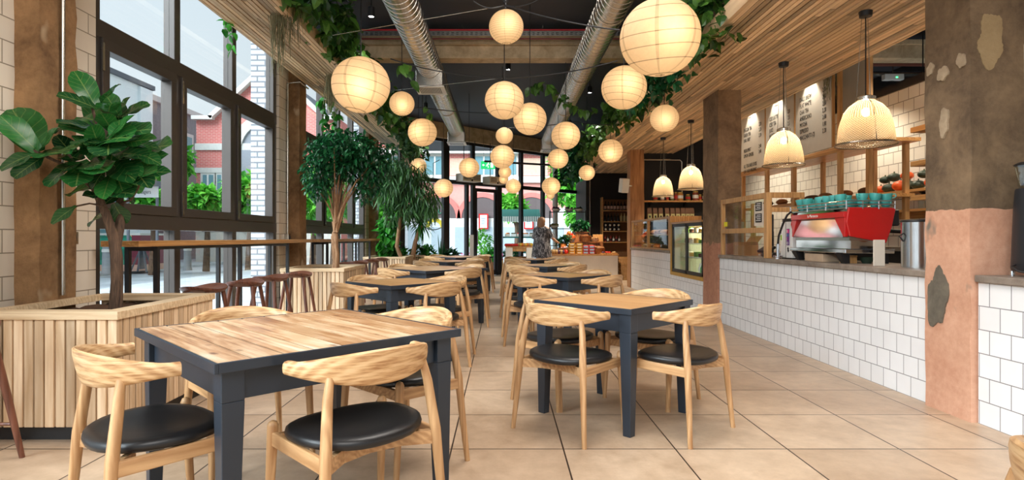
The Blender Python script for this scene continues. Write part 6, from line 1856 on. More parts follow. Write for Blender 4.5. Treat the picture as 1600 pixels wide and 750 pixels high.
def fruit(i, x, y, Y, r, mat, label, z=None, group='fruit and vegetables at the deli', sz=0.95):
    c = at(x, y, Y)
    if z is not None: c.z = z
    rt = thing('fruit', label, 'fruit', c, 0, group)
    MB().ball((0, 0, r * sz), r, 14, 9, sz).build('flesh', mat, rt, smooth=180)
    MB().tube([(0, 0, r * sz * 1.9), (0.004, 0, r * sz * 2.15)], 0.005, 5).build('stalk', M['stem'], rt)
veg = plain('veg_beige', rgb(196, 160, 110), 0.6, var=0.25); vpur = plain('veg_purple', rgb(84, 48, 84), 0.4, var=0.3); vor = plain('veg_orange', rgb(222, 128, 50), 0.5); vyel = plain('veg_yellow', rgb(226, 190, 70), 0.5); olive = plain('olive', rgb(92, 92, 50), 0.4)
nutm = plain('nuts', rgb(168, 120, 72), 0.6, var=0.3)
bowlp(888, 0, 16.0, 0.19, 'fruit on the stand beside the woman', 1, olive, 12, 1, 0.05, TOP + 0.326)
for i, (dx, dz, m_, nm) in enumerate(((-0.06, 0.12, vor, 'orange fruit'), (0.05, 0.16, redv, 'red fruit'), (0.11, 0.11, orange, 'bright orange fruit'), (0.0, 0.2, vor, 'topmost orange fruit'))):
    c = at(889, 0, 15.98); fruit(i, 889 + dx * 56, 0, 15.98, 0.065, m_, nm + ' heaped in the big white fruit bowl', TOP + 0.326 + dz - 0.03)
bowlp(906.5, 0, 16.1, 0.14, 'green herbs on top of the wooden stand', 1, dkgreen, 8, 2, 0.04, TOP + 0.601)
hb = thing('potted_herb', 'bushy green herb on top of the wooden deli stand', 'plant', Vector((at(906.5, 0, 16.1).x, 16.1, TOP + 0.66)))
crown(hb, M['ficus'], [(hb.location.x, 16.1, TOP + 0.76, .24, .16, .13)], 170, 0.12, 0.07, 50, 0.4, 0.2, 2, 3, loc=hb.location)
MB().tube([(0, 0, 0), (0, 0, 0.1)], 0.02, 7).build('stem', M['stem'], hb)
bowlp(929, 0, 16.05, 0.13, 'pale nuts at the shelf end of the wooden stand', 1, nutm, 16, 3, 0.03, TOP + 0.326)
bowlp(892.5, 0, 15.78, 0.15, 'small shells in front of the wooden stand', 1, nutm, 16, 4, 0.03, TOP + 0.095)
bowlp(914, 0, 15.78, 0.15, 'olives in front of the wooden stand', 1, olive, 14, 5, 0.025, TOP + 0.095)
bk_ = thing('wicker_basket', 'brown wooden tub basket on the deli stand shelf', 'basket', (at(915, 0, 15.95).x, 15.95, TOP + 0.326))
MB().lathe([(0, 0), (0.13, 0), (0.16, 0.16), (0.15, 0.16), (0.12, 0.012), (0, 0.012)], 20).build('staves', M['boardwood'], bk_, smooth=30)
MB().lathe([(0.158, 0.14), (0.166, 0.15), (0.163, 0.165), (0.15, 0.16)], 20).build('rim', M['boardwood'], bk_, smooth=40)
# tins
for c_ in range(2):
    for k in range(4):
        x = at(893.5 + c_ * 11.5, 0, 15.45).x
        rt = thing('food_tin', ORD[k] + ' yellow tin from the bottom, ' + ['stack beside the vegetables', 'stack beside the blue tins'][c_], 'tin', (x, 15.45, TOP + k * 0.072), 0, 'yellow tins on the deli counter')
        MB().box(-0.085, 0.085, -0.05, 0.05, 0.0, 0.07).build('body', plain('yellow_tin', rgb(216, 164, 60), 0.35, 0.3), rt, bevel=0.018)
        MB().box(-0.05, 0.05, -0.0515, -0.05, 0.018, 0.052).build('label_patch', M['offwhite'], rt)
for c_ in range(2):
    for k in range(3):
        x = at(915 + c_ * 9.5, 0, 15.45).x
        rt = thing('food_tin', ORD[k] + ' blue and red tin from the bottom, ' + ['stack beside the yellow tins', 'stack beside the serving boards'][c_], 'tin', (x, 15.45, TOP + k * 0.078), 0, 'blue tins on the deli counter')
        MB().box(-0.078, 0.078, -0.05, 0.05, 0.0, 0.076).build('body', plain('red_tin', rgb(206, 60, 70), 0.35), rt, bevel=0.018)
        MB().box(-0.055, 0.055, -0.0525, -0.05, 0.015, 0.06).build('label_patch', plain('blue_label', rgb(150, 186, 214), 0.4), rt)
# loaf basket, board, trays, vegetables
lb = thing('bread_basket', 'low round basket piled with brown bread beside the deli tins', 'basket', (at(934, 0, 15.6).x, 15.6, TOP + 0.14))
MB().lathe([(0, -0.14), (0.17, -0.14), (0.2, 0.0), (0.19, 0.0), (0.15, -0.12), (0, -0.12)], 20).build('weave', M['boardwood'], lb, smooth=30)
for i in range(5):
    o = MB().ball((0, 0, 0), 0.07, 12, 8, 0.7, 1.3, 1).build('bread_roll', bread, smooth=180); a = i * 1.256
    o.location = (lb.location.x + 0.1 * math.cos(a), 15.6 + 0.1 * math.sin(a), TOP + 0.15 + 0.02 * (i % 2)); tag(o, ORD[i] + ' bread roll going round the low bread basket', 'bread', 'rolls in the deli basket')
ub = tag(MB().box(-0.14, 0.14, -0.012, 0.012, 0, 0.2).build('serving_board', M['bartop'], bevel=0.004, loc=(at(934, 0, 16.0).x, 16.0, TOP + 0.326)), 'pale upright board standing behind the bread basket', 'board')
MB().box(-0.14, 0.14, -0.06, 0.06, -0.326, 0.0).build('support_block', M['boardwood'], ub)
for i, x in enumerate((941, 950, 959)):
    rt = thing('food_tray', 'flat wooden tray of ' + ['dark fruit beside the bread basket', 'mixed antipasti in the middle of the tray row', 'pale cheeses at the crate end of the deli counter'][i], 'tray', (at(x, 0, 15.5).x, 15.5, TOP), 0)
    MB().box(-0.07, 0.07, -0.14, 0.14, 0, 0.02).box(-0.07, 0.07, -0.15, -0.14, 0, 0.035).box(-0.07, 0.07, 0.14, 0.15, 0, 0.035).build('tray', M['bartop'], rt)
    m = MB(); rr = random.Random(i)
    for k in range(12): m.ball((rr.uniform(-.05, .05), rr.uniform(-.12, .12), 0.04), 0.026, 9, 6)
    o = m.build('contents', [vpur, redv, veg][i], rt, smooth=180); o['kind'] = 'stuff'
for i, (x, r_, m_, nm) in enumerate(((864, .07, veg, 'pale squash beside the woman'), (869, .065, veg, 'second pale squash from the woman'), (873, .06, vpur, 'purple aubergine'), (877, .06, veg, 'pale onion beside the aubergine'), (880, .055, vpur, 'small purple beetroot'), (884.5, .062, redv, 'red tomato beside the yellow tins'), (867, .05, vyel, 'yellow pepper behind the squashes'), (875, .05, M['leather'], 'black aubergine at the back'))):
    fruit(i, x, 0, 15.45 if i < 6 else 15.65, r_, m_, nm + ' on the deli counter end', TOP)
lv = thing('carrot_bunch', 'bunch of orange carrots with dark green tops beside the woman', 'vegetable', (at(880, 0, 15.75).x, 15.75, TOP + 0.22))
m = MB()
for k in range(7): m.tube([(0.02 * k - .06, -0.05, 0.05), (0.025 * k - 0.07, -0.12, -0.06)], [0.018, 0.006], 7)
m.build('roots', vor, lv, smooth=60)
crown(lv, M['ficus'], [(lv.location.x, 15.8, TOP + 0.34, .16, .12, .1)], 120, 0.12, 0.06, 51, 0.4, 0.1, 2, 3, loc=lv.location)
MB().box(-0.14, 0.14, -0.06, 0.12, -0.22, -0.06).build('crate_stand', M['bartop'], lv)
# shelf of bowls in front of the green window
ws = thing('window_shelf', 'thin black metal shelf rack of bowls in front of the green window', 'shelving', (0, 0, 0))
wx0, wx1 = at(859, 0, 17.3).x, at(914, 0, 17.3).x
for x in (wx0, wx1): MB().box(x - 0.012, x + 0.012, 17.2, 17.45, 0, 1.93).build('upright', M['black_metal'], ws)
for z in (1.90, 1.40, 0.9): MB().box(wx0 + .012, wx1 - .012, 17.2, 17.45, z - 0.02, z).build('shelf', M['black_metal'], ws)
for i, (x, z, nm, m_) in enumerate(((869, 1.901, 'dark figs on the rack beside the round white post', vpur), (889, 1.901, 'dark plums in the middle of the top rack', vpur), (904, 1.901, 'leaves at the black-wall end of the top rack', dkgreen), (866, 1.401, 'small fruit on the middle rack level', olive))):
    bowlp(x, 0, 17.3, 0.15, nm, 1, m_, 12, 60 + i, 0.035, z)

# market stand by the door
ms = thing('market_stand', 'low white and timber produce stand beside the street door', 'stand', (0, 0, 0))
mx0, mx1 = at(790, 0, 16.9).x, at(833, 0, 16.9).x
MB().box(mx0, mx0 + 0.2, 16.7, 17.2, 0, 0.84).box(mx1 - 0.2, mx1, 16.7, 17.2, 0, 0.84).build('pedestal', M['white'], ms)
MB().box(mx0, mx1, 16.7, 17.2, 0.84, 0.87).box(mx0 + 0.2, mx1 - 0.2, 16.72, 16.74, 0.73, 0.84).build('top', M['timber'], ms)
MB().box(mx0 + 0.2, mx1 - 0.2, 16.75, 17.2, 0.45, 0.48).build('shelf', M['timber'], ms)
rr = random.Random(5)
for i in range(10): fruit(i, 790.5 + i * 1.9, 0, 16.8, 0.045, redv, ORD[i] + ' tomato from the door end of the produce stand', 0.871, 'tomatoes on the produce stand')
for i in range(8): fruit(i, 811 + i * 2.7, 0, 16.82, 0.055, [veg, vyel, vor][i % 3], ORD[i] + ' pale vegetable after the tomatoes on the produce stand', 0.871, 'pale vegetables on the produce stand')
for i in range(8): fruit(i, 803 + i * 3.2, 0, 16.9, 0.055, nutm if i > 2 else olive, ORD[i] + ' root vegetable on the lower shelf of the produce stand', 0.481, 'root vegetables on the produce stand')
wp = thing('menu_stand', 'narrow white standing menu holder beside the door post', 'stand', (at(737, 0, 14.6).x, 14.6, 0))
MB().box(-0.05, 0.05, -0.015, 0.015, 0.03, 1.2).build('panel', M['white'], wp)
MB().box(-0.14, 0.14, -0.1, 0.1, 0, 0.03).build('base', M['white'], wp)

# woman with her back to the room -----------------------------------------------
wo = Vector((at(846.5, 0, 14.75).x, 14.75, 0))
wm = thing('person', 'brown-haired person in a grey patterned dress reaching towards the deli counter', 'person', wo, R(-28))
skin = plain('skin', rgb(206, 160, 134), 0.55)
sk_v = [(0, 0, 0.90), (0, 0, 1.08), (0, 0, 1.26), (0, -0.01, 1.38), (0, 0.0, 1.45),                      # 0 pelvis..4 neck
        (-0.17, 0, 1.35), (-0.21, 0.03, 1.10), (-0.19, 0.16, 0.92), (-0.18, 0.22, 0.86),                  # arm hanging 5-8
        (0.17, 0, 1.35), (0.23, 0.08, 1.14), (0.25, 0.32, 1.04), (0.25, 0.40, 1.02),                      # arm reaching 9-12
        (-0.09, 0, 0.86), (-0.10, 0.02, 0.47), (-0.10, -0.02, 0.08), (-0.11, 0.12, 0.035),                # legs
        (0.09, 0, 0.86), (0.10, 0.02, 0.47), (0.10, -0.02, 0.08), (0.11, 0.12, 0.035),
        (0, 0.015, 1.50), (0, 0.025, 1.56), (0, 0.02, 1.62)]                                              # head
sk_e = [(0, 1), (1, 2), (2, 3), (3, 4), (3, 5), (5, 6), (6, 7), (7, 8), (3, 9), (9, 10), (10, 11), (11, 12), (0, 13), (13, 14), (14, 15), (15, 16), (0, 17), (17, 18), (18, 19), (19, 20), (4, 21), (21, 22), (22, 23)]
sk_r = [.14, .125, .13, .10, .05, .055, .042, .032, .028, .055, .042, .032, .028, .085, .055, .038, .035, .085, .055, .038, .035, .07, .085, .07]
hand = []
for base_i, dirv, sgn in ((8, Vector((0.02, 0.3, -0.9)).normalized(), -1), (12, Vector((0.0, 0.95, -0.25)).normalized(), 1)):
    b_ = Vector(sk_v[base_i]); palm = b_ + dirv * 0.06
    pi_ = len(sk_v); sk_v.append(tuple(palm)); sk_r.append(.024); sk_e.append((base_i, pi_))
    sidev = dirv.cross(Vector((0, 0.2, 1))).normalized()
    for f_ in range(4):
        o_ = (f_ - 1.5) * 0.018
        k1 = palm + sidev * o_ + dirv * 0.035; k2 = palm + sidev * o_ * 1.1 + dirv * (0.065 + 0.008 * (1.5 - abs(f_ - 1.5))) + Vector((0, 0, -0.015))
        i1 = len(sk_v); sk_v.append(tuple(k1)); sk_r.append(.009); sk_e.append((pi_, i1))
        i2 = len(sk_v); sk_v.append(tuple(k2)); sk_r.append(.0075); sk_e.append((i1, i2))
    k1 = b_ + dirv * 0.03 + sidev * 0.032 * sgn; i1 = len(sk_v); sk_v.append(tuple(k1)); sk_r.append(.010); sk_e.append((base_i, i1))
    k2 = k1 + dirv * 0.035 + sidev * 0.01 * sgn; i2 = len(sk_v); sk_v.append(tuple(k2)); sk_r.append(.008); sk_e.append((i1, i2))
me = bpy.data.meshes.new('body'); me.from_pydata(sk_v, sk_e, []); me.update()
bo = bpy.data.objects.new('body', me); COL.objects.link(bo); bo.parent = wm
sm = bo.modifiers.new('skin', 'SKIN'); sm.use_smooth_shade = True
for i, v in enumerate(me.skin_vertices[0].data): v.radius = (sk_r[i], sk_r[i]); v.use_root = (i == 0)
sb_ = bo.modifiers.new('subsurf', 'SUBSURF'); sb_.levels = 1; sb_.render_levels = 2
me.materials.append(skin)
# face details
nose = MB().loft([[Vector((-0.012, 0.095, 1.555)), Vector((0.012, 0.095, 1.555)), Vector((0.012, 0.10, 1.535)), Vector((-0.012, 0.10, 1.535))], [Vector((-0.006, 0.118, 1.543)), Vector((0.006, 0.118, 1.543)), Vector((0.008, 0.122, 1.53)), Vector((-0.008, 0.122, 1.53))]]).build('nose', skin, wm)
for s in (-1, 1):
    MB().ball((s * 0.032, 0.09, 1.565), 0.011, 10, 7).build('eye', M['white'], wm, smooth=180)
    MB().ball((s * 0.087, 0.015, 1.55), 0.022, 10, 7, 1.4, 0.4, 0.8).build('ear', skin, wm, smooth=180)
MB().ball((0, 0.092, 1.505), 0.02, 10, 7, 0.35, 1.2, 0.6).build('mouth', plain('lips', rgb(176, 100, 92), 0.5), wm, smooth=180)
# hair: cap of shoulder-length brown hair
hr = MB(); rings = []
for (z, rx, ry, oy) in ((1.655, .02, .02, 0), (1.645, .06, .065, -.005), (1.61, .092, .10, -.012), (1.56, .102, .105, -.022), (1.50, .104, .09, -.04), (1.44, .10, .066, -.062), (1.39, .085, .045, -.075), (1.37, .05, .02, -.08)):
    rings.append([Vector((rx * math.cos(2 * PI * j / 24) * (1 + 0.04 * math.sin(j * 5)), oy + ry * math.sin(2 * PI * j / 24) * (0.62 if math.sin(2 * PI * j / 24) > 0 and z < 1.6 else 1), z)) for j in range(24)])
hr.loft(rings).build('hair', wood('brown_hair', rgb(112, 76, 52), rgb(172, 128, 92), 'Z', 2.5, 0.5, ring=0.1), wm, smooth=180)
# dress
t = NT('dress_print'); nz = t.noise(t.mapping(t.coord(), scale=(1, 1, 0.6)), 14, 3, 0.6, 1.5)
t.base(t.ramp(nz, [(0.40, rgb(46, 46, 52)), (0.5, rgb(92, 92, 98)), (0.60, rgb(168, 168, 172))])); t.rough(0.8)
rings = []
for (z, rx, ry, oy) in ((0.62, .27, .20, 0), (0.64, .275, .205, 0), (0.80, .255, .19, 0), (0.95, .235, .18, 0), (1.08, .21, .16, 0), (1.2, .205, .155, -.005), (1.3, .205, .14, -.01), (1.37, .19, .12, -.01), (1.42, .12, .09, -.005), (1.445, .075, .07, 0)):
    rings.append([Vector((rx * math.cos(2 * PI * j / 36), oy + ry * math.sin(2 * PI * j / 36) + 0.006 * math.sin(j * 3.3) * (1.4 - z), z)) for j in range(36)])
MB().loft(rings, False).build('dress', t.m, wm, smooth=180)
for A_, B_ in (((-0.155, 0, 1.36), (-0.215, 0.03, 1.10)), ((0.155, 0, 1.36), (0.235, 0.09, 1.13))):
    MB().tube([A_, Vector(A_).lerp(Vector(B_), 0.5), B_], [0.075, 0.07, 0.075], 16, False).build('sleeve', t.m, wm, smooth=180)
for s in (-1, 1): MB().ball((s * 0.105, 0.05, 0.035), 0.05, 14, 8, 0.7, 0.95, 2.2).build('shoe', M['leather'], wm, smooth=180)
# ================================================================== street outside
gm = concrete('street_grey', rgb(150, 156, 162), rgb(190, 196, 200), scale=0.8)
pv = concrete('pavement_pale', rgb(170, 176, 180), rgb(208, 212, 214), scale=2)
struct(MB().prism([(-60, -20), (-9.2, -20), (-9.2, 27), (12, 27), (12, 26.9), (40, 26.9), (40, 60), (-60, 60)], -0.3, -0.14).build('road', gm), 'pale grey asphalt street outside the windows', 'road')
struct(MB().prism([(-9.2, -20), (-3.45, -20), (-3.45, 14.8), (6.0, 23.8), (12, 23.8), (12, 27), (-9.2, 27)], -0.3, -0.04).build('pavement', pv), 'pale paved footway outside the street windows', 'pavement')
struct(MB().box(-16.2, -13.2, -20, 30, -0.3, -0.04).build('pavement', pv), 'far footway in front of the pale rendered building', 'pavement')
struct(MB().box(-16.2, 12, 29.2, 60, -0.3, -0.03).build('pavement', pv), 'far footway in front of the red brick building', 'pavement')
brick = tiles('red_brick', 'X', 'Z', 0.24, 0.08, rgb(214, 108, 102), rgb(214, 160, 152), mortar=0.014, rough=0.7, var=0.12, bump=0.2)
stone = plain('pale_stone', rgb(214, 212, 206), 0.8, var=0.1)
pinkst = plain('pink_render', rgb(226, 158, 148), 0.8, var=0.1)
rend = plain('white_render', rgb(236, 242, 246), 0.8, var=0.05)
roofm = plain('slate', rgb(96, 100, 108), 0.7)
winm = plain('dark_glazing', rgb(110, 150, 160), 0.1)
arche = plain('arch_dark', rgb(96, 84, 84), 0.8)
shopm = plain('shop_grey', rgb(206, 210, 214), 0.6, var=0.1)

def arch_pts(cx, z0, r, n=18): return [(cx + r * math.cos(PI * i / n), z0 + r * math.sin(PI * i / n)) for i in range(n + 1)]
def face(m, pts, y, d):      # polygon on a wall facing -y, proud by d
    m.prism(pts, 0, d, axes((1, 0, 0), (0, 0, 1), (0, -1, 0), (0, y, 0)))
def ring(m, cx, z0, r0, r1, y, d, n=18):
    for i in range(n):
        a, b_ = PI * i / n, PI * (i + 1) / n
        face(m, [(cx + r0 * math.cos(a), z0 + r0 * math.sin(a)), (cx + r1 * math.cos(a), z0 + r1 * math.sin(a)), (cx + r1 * math.cos(b_), z0 + r1 * math.sin(b_)), (cx + r0 * math.cos(b_), z0 + r0 * math.sin(b_))], y, d)
def window_unit(parent, x0, x1, z0, z1, y):
    w = MB(); face(w, [(x0 - .12, z0 - .1), (x1 + .12, z0 - .1), (x1 + .12, z1 + .15), (x0 - .12, z1 + .15)], y, 0.06)
    o = w.build('window', stone, parent)
    p_ = MB(); face(p_, [(x0, z0), (x1, z0), (x1, z1), (x0, z1)], y - 0.06, 0.02); p_.build('pane', winm, o)
    b_ = MB(); face(b_, [((x0 + x1) / 2 - .04, z0), ((x0 + x1) / 2 + .04, z0), ((x0 + x1) / 2 + .04, z1), ((x0 + x1) / 2 - .04, z1)], y - 0.08, 0.02); b_.build('glazing_bar', M['white'], o)

# gabled red brick building
GY = 28.0
g1 = thing('brick_building', 'red brick building with a stone-trimmed gable seen through the street windows', 'building', (-11.3, GY, 0))
gx0, gx1 = -3.5, 3.5
ez, pz = 6.8, 9.3
b_ = MB()
b_.prism([(gx0, 0), (gx1, 0), (gx1, ez), (2.7, ez), (0, pz), (-2.7, ez), (gx0, ez)], 0, 8, axes((1, 0, 0), (0, 0, 1), (0, 1, 0)))
b_.build('wall', brick, g1)
c_ = MB()
for (a, e) in (((-2.75, ez), (0, pz + 0.05)), ((0, pz + 0.05), (2.75, ez))): c_.bar((a[0], -0.05, a[1] + 0.1), (e[0], -0.05, e[1] + 0.1), 0.5, 0.2, up=(0, 0, 1))
c_.box(gx0 - .1, -2.6, -0.3, 0.2, ez, ez + 0.18).box(2.6, gx1 + .1, -0.3, 0.2, ez, ez + 0.18)
c_.build('coping', stone, g1)
s_ = MB()
for z, h in ((5.35, 0.32), (4.25, 0.25), (3.1, 0.25)): s_.box(gx0 - .03, gx1 + .03, -0.08, 0, z, z + h)
face(s_, [(-1.0, 7.2), (1.0, 7.2), (0.7, 8.3), (0, 9.0), (-0.7, 8.3)], 0, 0.06)
s_.build('stone_band', stone, g1)
a_ = MB(); ring(a_, 0.0, 5.35, 1.3, 1.75, 0, 0.12); a_.box(-1.75, -1.3, -0.12, 0, 3.0, 5.35).box(1.3, 1.75, -0.12, 0, 3.0, 5.35); a_.build('stone_arch', stone, g1)
a_ = MB(); face(a_, arch_pts(0, 5.35, 1.3) , 0, 0.03); face(a_, [(-1.3, 4.2), (1.3, 4.2), (1.3, 5.35), (-1.3, 5.35)], 0, 0.09); a_.build('arch_infill', plain('arch_grey', rgb(150, 154, 162), 0.8), g1)
for x in (-2.9, -2.2, 2.3, 2.95): window_unit(g1, x - .25, x + .25, 3.35, 4.15, 0)
lo_ = MB(); face(lo_, [(gx0, -.15), (gx1, -.15), (gx1, 2.9), (gx0, 2.9)], 0, 0.05); lo_.build('ground_storey', plain('pale_ground_storey', rgb(222, 214, 204), 0.8), g1)
a_ = MB(); ring(a_, -2.2, 1.4, 1.0, 1.3, -0.05, 0.08); a_.build('stone_arch', stone, g1)
a_ = MB(); face(a_, arch_pts(-2.2, 1.4, 1.0), -0.05, 0.02); a_.build('arch_opening', arche, g1)
rf_ = MB().prism([(-2.7, ez), (2.7, ez), (0, pz)], 0.25, 8, axes((1, 0, 0), (0, 0, 1), (0, 1, 0), (0, 0.02, 0.12))); rf_.build('roof', roofm, g1)

# long red building opposite the glazed front
LY = 32.0
g2 = thing('brick_building', 'long red brick building with arches opposite the glazed street front', 'building', (0, LY, 0))
lx0, lx1 = -7.4, 4.2
MB().box(lx0, lx1, 0, 8, -0.15, 6.4).build('wall', brick, g2)
MB().box(lx0 - .1, lx1 + .1, -0.35, 0, 5.75, 6.0).box(lx0 - .1, lx1 + .1, -0.15, 8, 6.4, 6.55).build('cornice', stone, g2)
MB().box(lx0, lx1, -0.2, 0, 4.15, 4.5).box(lx0, lx1, -0.12, 0, 2.0, 2.75).build('stone_band', stone, g2)
for x0, x1 in ((-4.25, -3.2), (-1.55, -0.5), (-0.25, 0.75), (3.1, 3.9), (-6.6, -5.6)): window_unit(g2, x0, x1, 4.6, 5.6, 0)
for x0, x1 in ((-2.9, -2.0), (0.95, 2.5)):
    q = MB(); face(q, [(x0, 4.55), (x1, 4.55), (x1, 5.5), (x0, 5.5)], 0, 0.02); q.build('pale_brick_panel', plain('pale_brick', rgb(222, 186, 164), 0.8, var=0.15), g2)
q = MB(); face(q, [(lx0, 2.75), (lx1, 2.75), (lx1, 4.15), (lx0, 4.15)], 0, 0.03); q.build('pink_band', pinkst, g2)
for cx in (-6.2, -3.7, -1.1, 1.6):
    q = MB(); face(q, arch_pts(cx, 2.2, 1.15), -0.03, 0.10); q.build('arch_opening', arche, g2)
    q = MB(); ring(q, cx, 2.2, 1.15, 1.4, -0.03, 0.13); q.build('brick_arch', plain('arch_red', rgb(220, 120, 112), 0.8), g2)
q = MB(); face(q, [(lx0, -.15), (lx1, -.15), (lx1, 2.0), (lx0, 2.0)], 0, 0.16); q.build('shop_front', shopm, g2)
for x in (-6.5, -5.2, -3.9, -2.6, -1.3, 0.0, 1.3, 2.6):
    q = MB(); face(q, [(x, 0.1), (x + 0.75, 0.1), (x + 0.75, 1.7), (x, 1.7)], -0.16, 0.03); q.build('shop_window', plain('shop_glazing', rgb(168, 182, 190), 0.15) if x == -6.5 else bpy.data.materials['shop_glazing'], g2)
for (xp, l) in ((755.5, 'white poster in a red frame on the shop front opposite the door'), (826, 'white poster in a red frame opposite, beside the street stall')):
    c = px(xp, 346, LY - 0.35)
    rt = thing('framed_poster', l, 'poster', c)
    w, h = 0.26, 0.42
    MB().box(-w, w, -0.02, 0.1, -h, h).build('frame', M['red'], rt)
    MB().box(-w + .07, w - .07, -0.035, -0.02, -h + .07, h - .07).build('print', M['whitetxt'], rt)
    q = MB()
    for k in range(4): q.box(-0.12, 0.12 - 0.05 * (k % 2), -0.038, -0.035, 0.14 - k * .1, 0.19 - k * .1)
    q.build('print_line', plain('blue_grey_print', rgb(130, 150, 170), 0.6), rt)
# pale rendered building and stone building on the far side of the street
g3 = thing('rendered_building', 'pale rendered flat-roofed building seen through the large street window', 'building', (-16.3, 0, 0))
MB().box(-8, 0, 6, 26.8, -0.15, 7.95).build('wall', rend, g3)
MB().box(-8.1, 0.15, 5.9, 26.95, 7.95, 8.15).build('coping', roofm, g3)
MB().box(0, 0.12, 25.9, 26.8, -0.1, 7.9).build('pilaster', rend, g3)
for y0 in (8, 12, 16, 20, 23.2):
    q = MB().box(0, 0.05, y0 - .1, y0 + 1.6, 1.0, 2.9).build('window', stone, g3); MB().box(0.05, 0.07, y0, y0 + 1.5, 1.1, 2.8).build('pane', winm, q)
g4 = thing('stone_building', 'grey stone terrace running behind the pale rendered building', 'building', (-18.4, 0, 0))
MB().box(-8, 0, 27, 46, -0.15, 8.3).build('wall', plain('grey_stone', rgb(142, 140, 142), 0.8, var=0.2), g4)
MB().box(-8.1, 0.2, 27, 46, 8.3, 8.6).build('coping', stone, g4)
for y0 in (29, 33, 37, 41):
    q = MB().box(0, 0.06, y0 - .15, y0 + 1.4, 5.4, 7.2).build('window', stone, g4); MB().box(0.06, 0.08, y0, y0 + 1.2, 5.5, 7.0).build('pane', winm, q)
# tiled pub front, sign, board, bollards
ck = NT('green_checker'); cv = ck.n('TexChecker'); ck.l(ck.coord(), cv.inputs[0]); cv.inputs['Scale'].default_value = 2.6
cv.inputs[1].default_value = rgb(30, 120, 96); cv.inputs[2].default_value = rgb(40, 146, 118)
nq = ck.n('TexVoronoi'); ck.l(ck.coord(), nq.inputs[0]); nq.inputs['Scale'].default_value = 2.2
ck.base(ck.mix(ck.math('GREATER_THAN', ck.sep(nq.outputs['Color'])[0], 0.72), cv.outputs[0], rgb(232, 170, 110))); ck.rough(0.3)
c = px(190, 400, 20.2)
tb = thing('tiled_kiosk', 'green and orange tiled street kiosk seen under the window bar', 'kiosk', (c.x, 20.2, -0.04))
MB().box(-1.3, 0.35, 0, 1.6, 0.22, 1.25).build('tiled_wall', ck.m, tb)
MB().box(-1.35, 0.65, -0.05, 1.7, 0.0, 0.22).build('plinth', plain('pink_plinth', rgb(214, 170, 150), 0.7), tb)
MB().box(0.35, 0.65, 0.0, 1.6, 0.22, 1.25).build('red_panel', plain('dark_red_panel', rgb(120, 36, 56), 0.5), tb)
MB().box(-1.3, 0.65, 0.0, 1.6, 1.25, 1.32).build('ledge', stone, tb)
ab = thing('pavement_board', 'dark pavement A-board leaning beside the tiled kiosk', 'sign', px(222, 421, 19.8))
ab.location.z = -0.04
for s in (-1, 1): MB().bar((s * 0.28, -0.2, 0), (s * 0.02, 0.0, 0.85), 0.05, 0.05).bar((s * 0.28, 0.2, 0), (s * 0.02, 0.0, 0.85), 0.05, 0.05).build('strut', roofm, ab)
MB().box(-0.02, 0.02, -0.18, 0.18, 0.1, 0.8).build('board', roofm, ab)
for i, (x, Y, l) in enumerate(((168, 18.6, 'squat grey stone bollard before the tiled kiosk'), (293, 20.7, 'slender grey bollard standing out on the street'))):
    c = px(x, 400, Y)
    rt = thing('bollard', l, 'bollard', (c.x, Y, -0.04))
    w = 0.155 if i == 0 else 0.13
    MB().lathe([(0, 0), (w * 1.15, 0), (w * 1.15, 0.06), (w, 0.1), (w * .9, 0.85), (w * 1.0, 0.9), (w * .8, 1.0), (0, 1.03)], 18).build('post', plain('bollard_grey', rgb(150, 152, 154), 0.7) if i == 0 else bpy.data.materials['bollard_grey'], rt, smooth=40)
    MB().lathe([(w * 1.02, 0.70), (w * 1.04, 0.76), (w * 1.0, 0.8)], 18).build('band', stone, rt, smooth=40)
c = px(228, 300, 17.0)
sg = thing('street_sign', 'white street stall sign reading beers and lagers behind the fig leaves', 'sign', c)
MB().box(-0.62, 0.36, -0.02, 0.02, -0.16, 0.16).build('board', M['white'], sg)
text('lettering', 'Beers & Lagers', M['darktxt'], axes(*FACE_NEG_Y, (-0.58, -0.022, -0.05)), 0.17, sg, sx=0.72)
MB().box(-0.7, 0.5, -0.5, 0.6, 0.16, 0.30).build('stall_roof', roofm, sg)
for x in (-0.55, 0.3): MB().box(x - 0.03, x + 0.03, 0.02, 0.08, -c.z - 0.05, 0.16).build('post', roofm, sg)

# street trees
def street_tree(label, x, y, Y, rx, rz, n, seed, trunk=True, L=0.32, group='street trees'):
    c = px(x, y, Y)
    b0 = Vector((c.x, Y, -0.1))
    rt = thing('street_tree', label, 'tree', b0, 0, group)
    h = c.z + 0.1
    MB().tube([(0, 0, 0), (0.05, 0, h * .5), (0, 0.05, h)], [0.13, 0.1, 0.05], 8).tube([(0.05, 0, h * .5), (rx * .5, 0, h)], [0.06, 0.03], 6).tube([(0.05, 0, h * .55), (-rx * .5, 0.1, h * 1.05)], [0.06, 0.03], 6).build('trunk', M['bark'], rt, smooth=60)
    r = random.Random(seed)
    bl = [(c.x + r.uniform(-.5, .5) * rx, Y + r.uniform(-.5, .5) * rx, c.z + r.uniform(-.45, .45) * rz, rx * r.uniform(.5, .75), rx * .6, rz * r.uniform(.4, .65)) for _ in range(7)]
    crown(rt, M['street'], bl, n, L, L * .6, seed, 0.3, -0.1, 0, 2, loc=b0)
    return rt
street_tree('bright green tree between the pale building and the brick gable', 276, 268, 24, 0.75, 1.5, 900, 1)
street_tree('bright green tree in front of the gable left corner', 322, 312, 21, 0.75, 0.75, 800, 2)
street_tree('bright green tree in front of the gable arch', 388, 306, 21, 0.75, 0.95, 900, 3)
street_tree('bright green low tree behind the beers sign', 238, 318, 19, 0.7, 0.5, 500, 4)
street_tree('bright green tree outside the second street window', 488, 310, 20, 0.9, 1.2, 1000, 5)
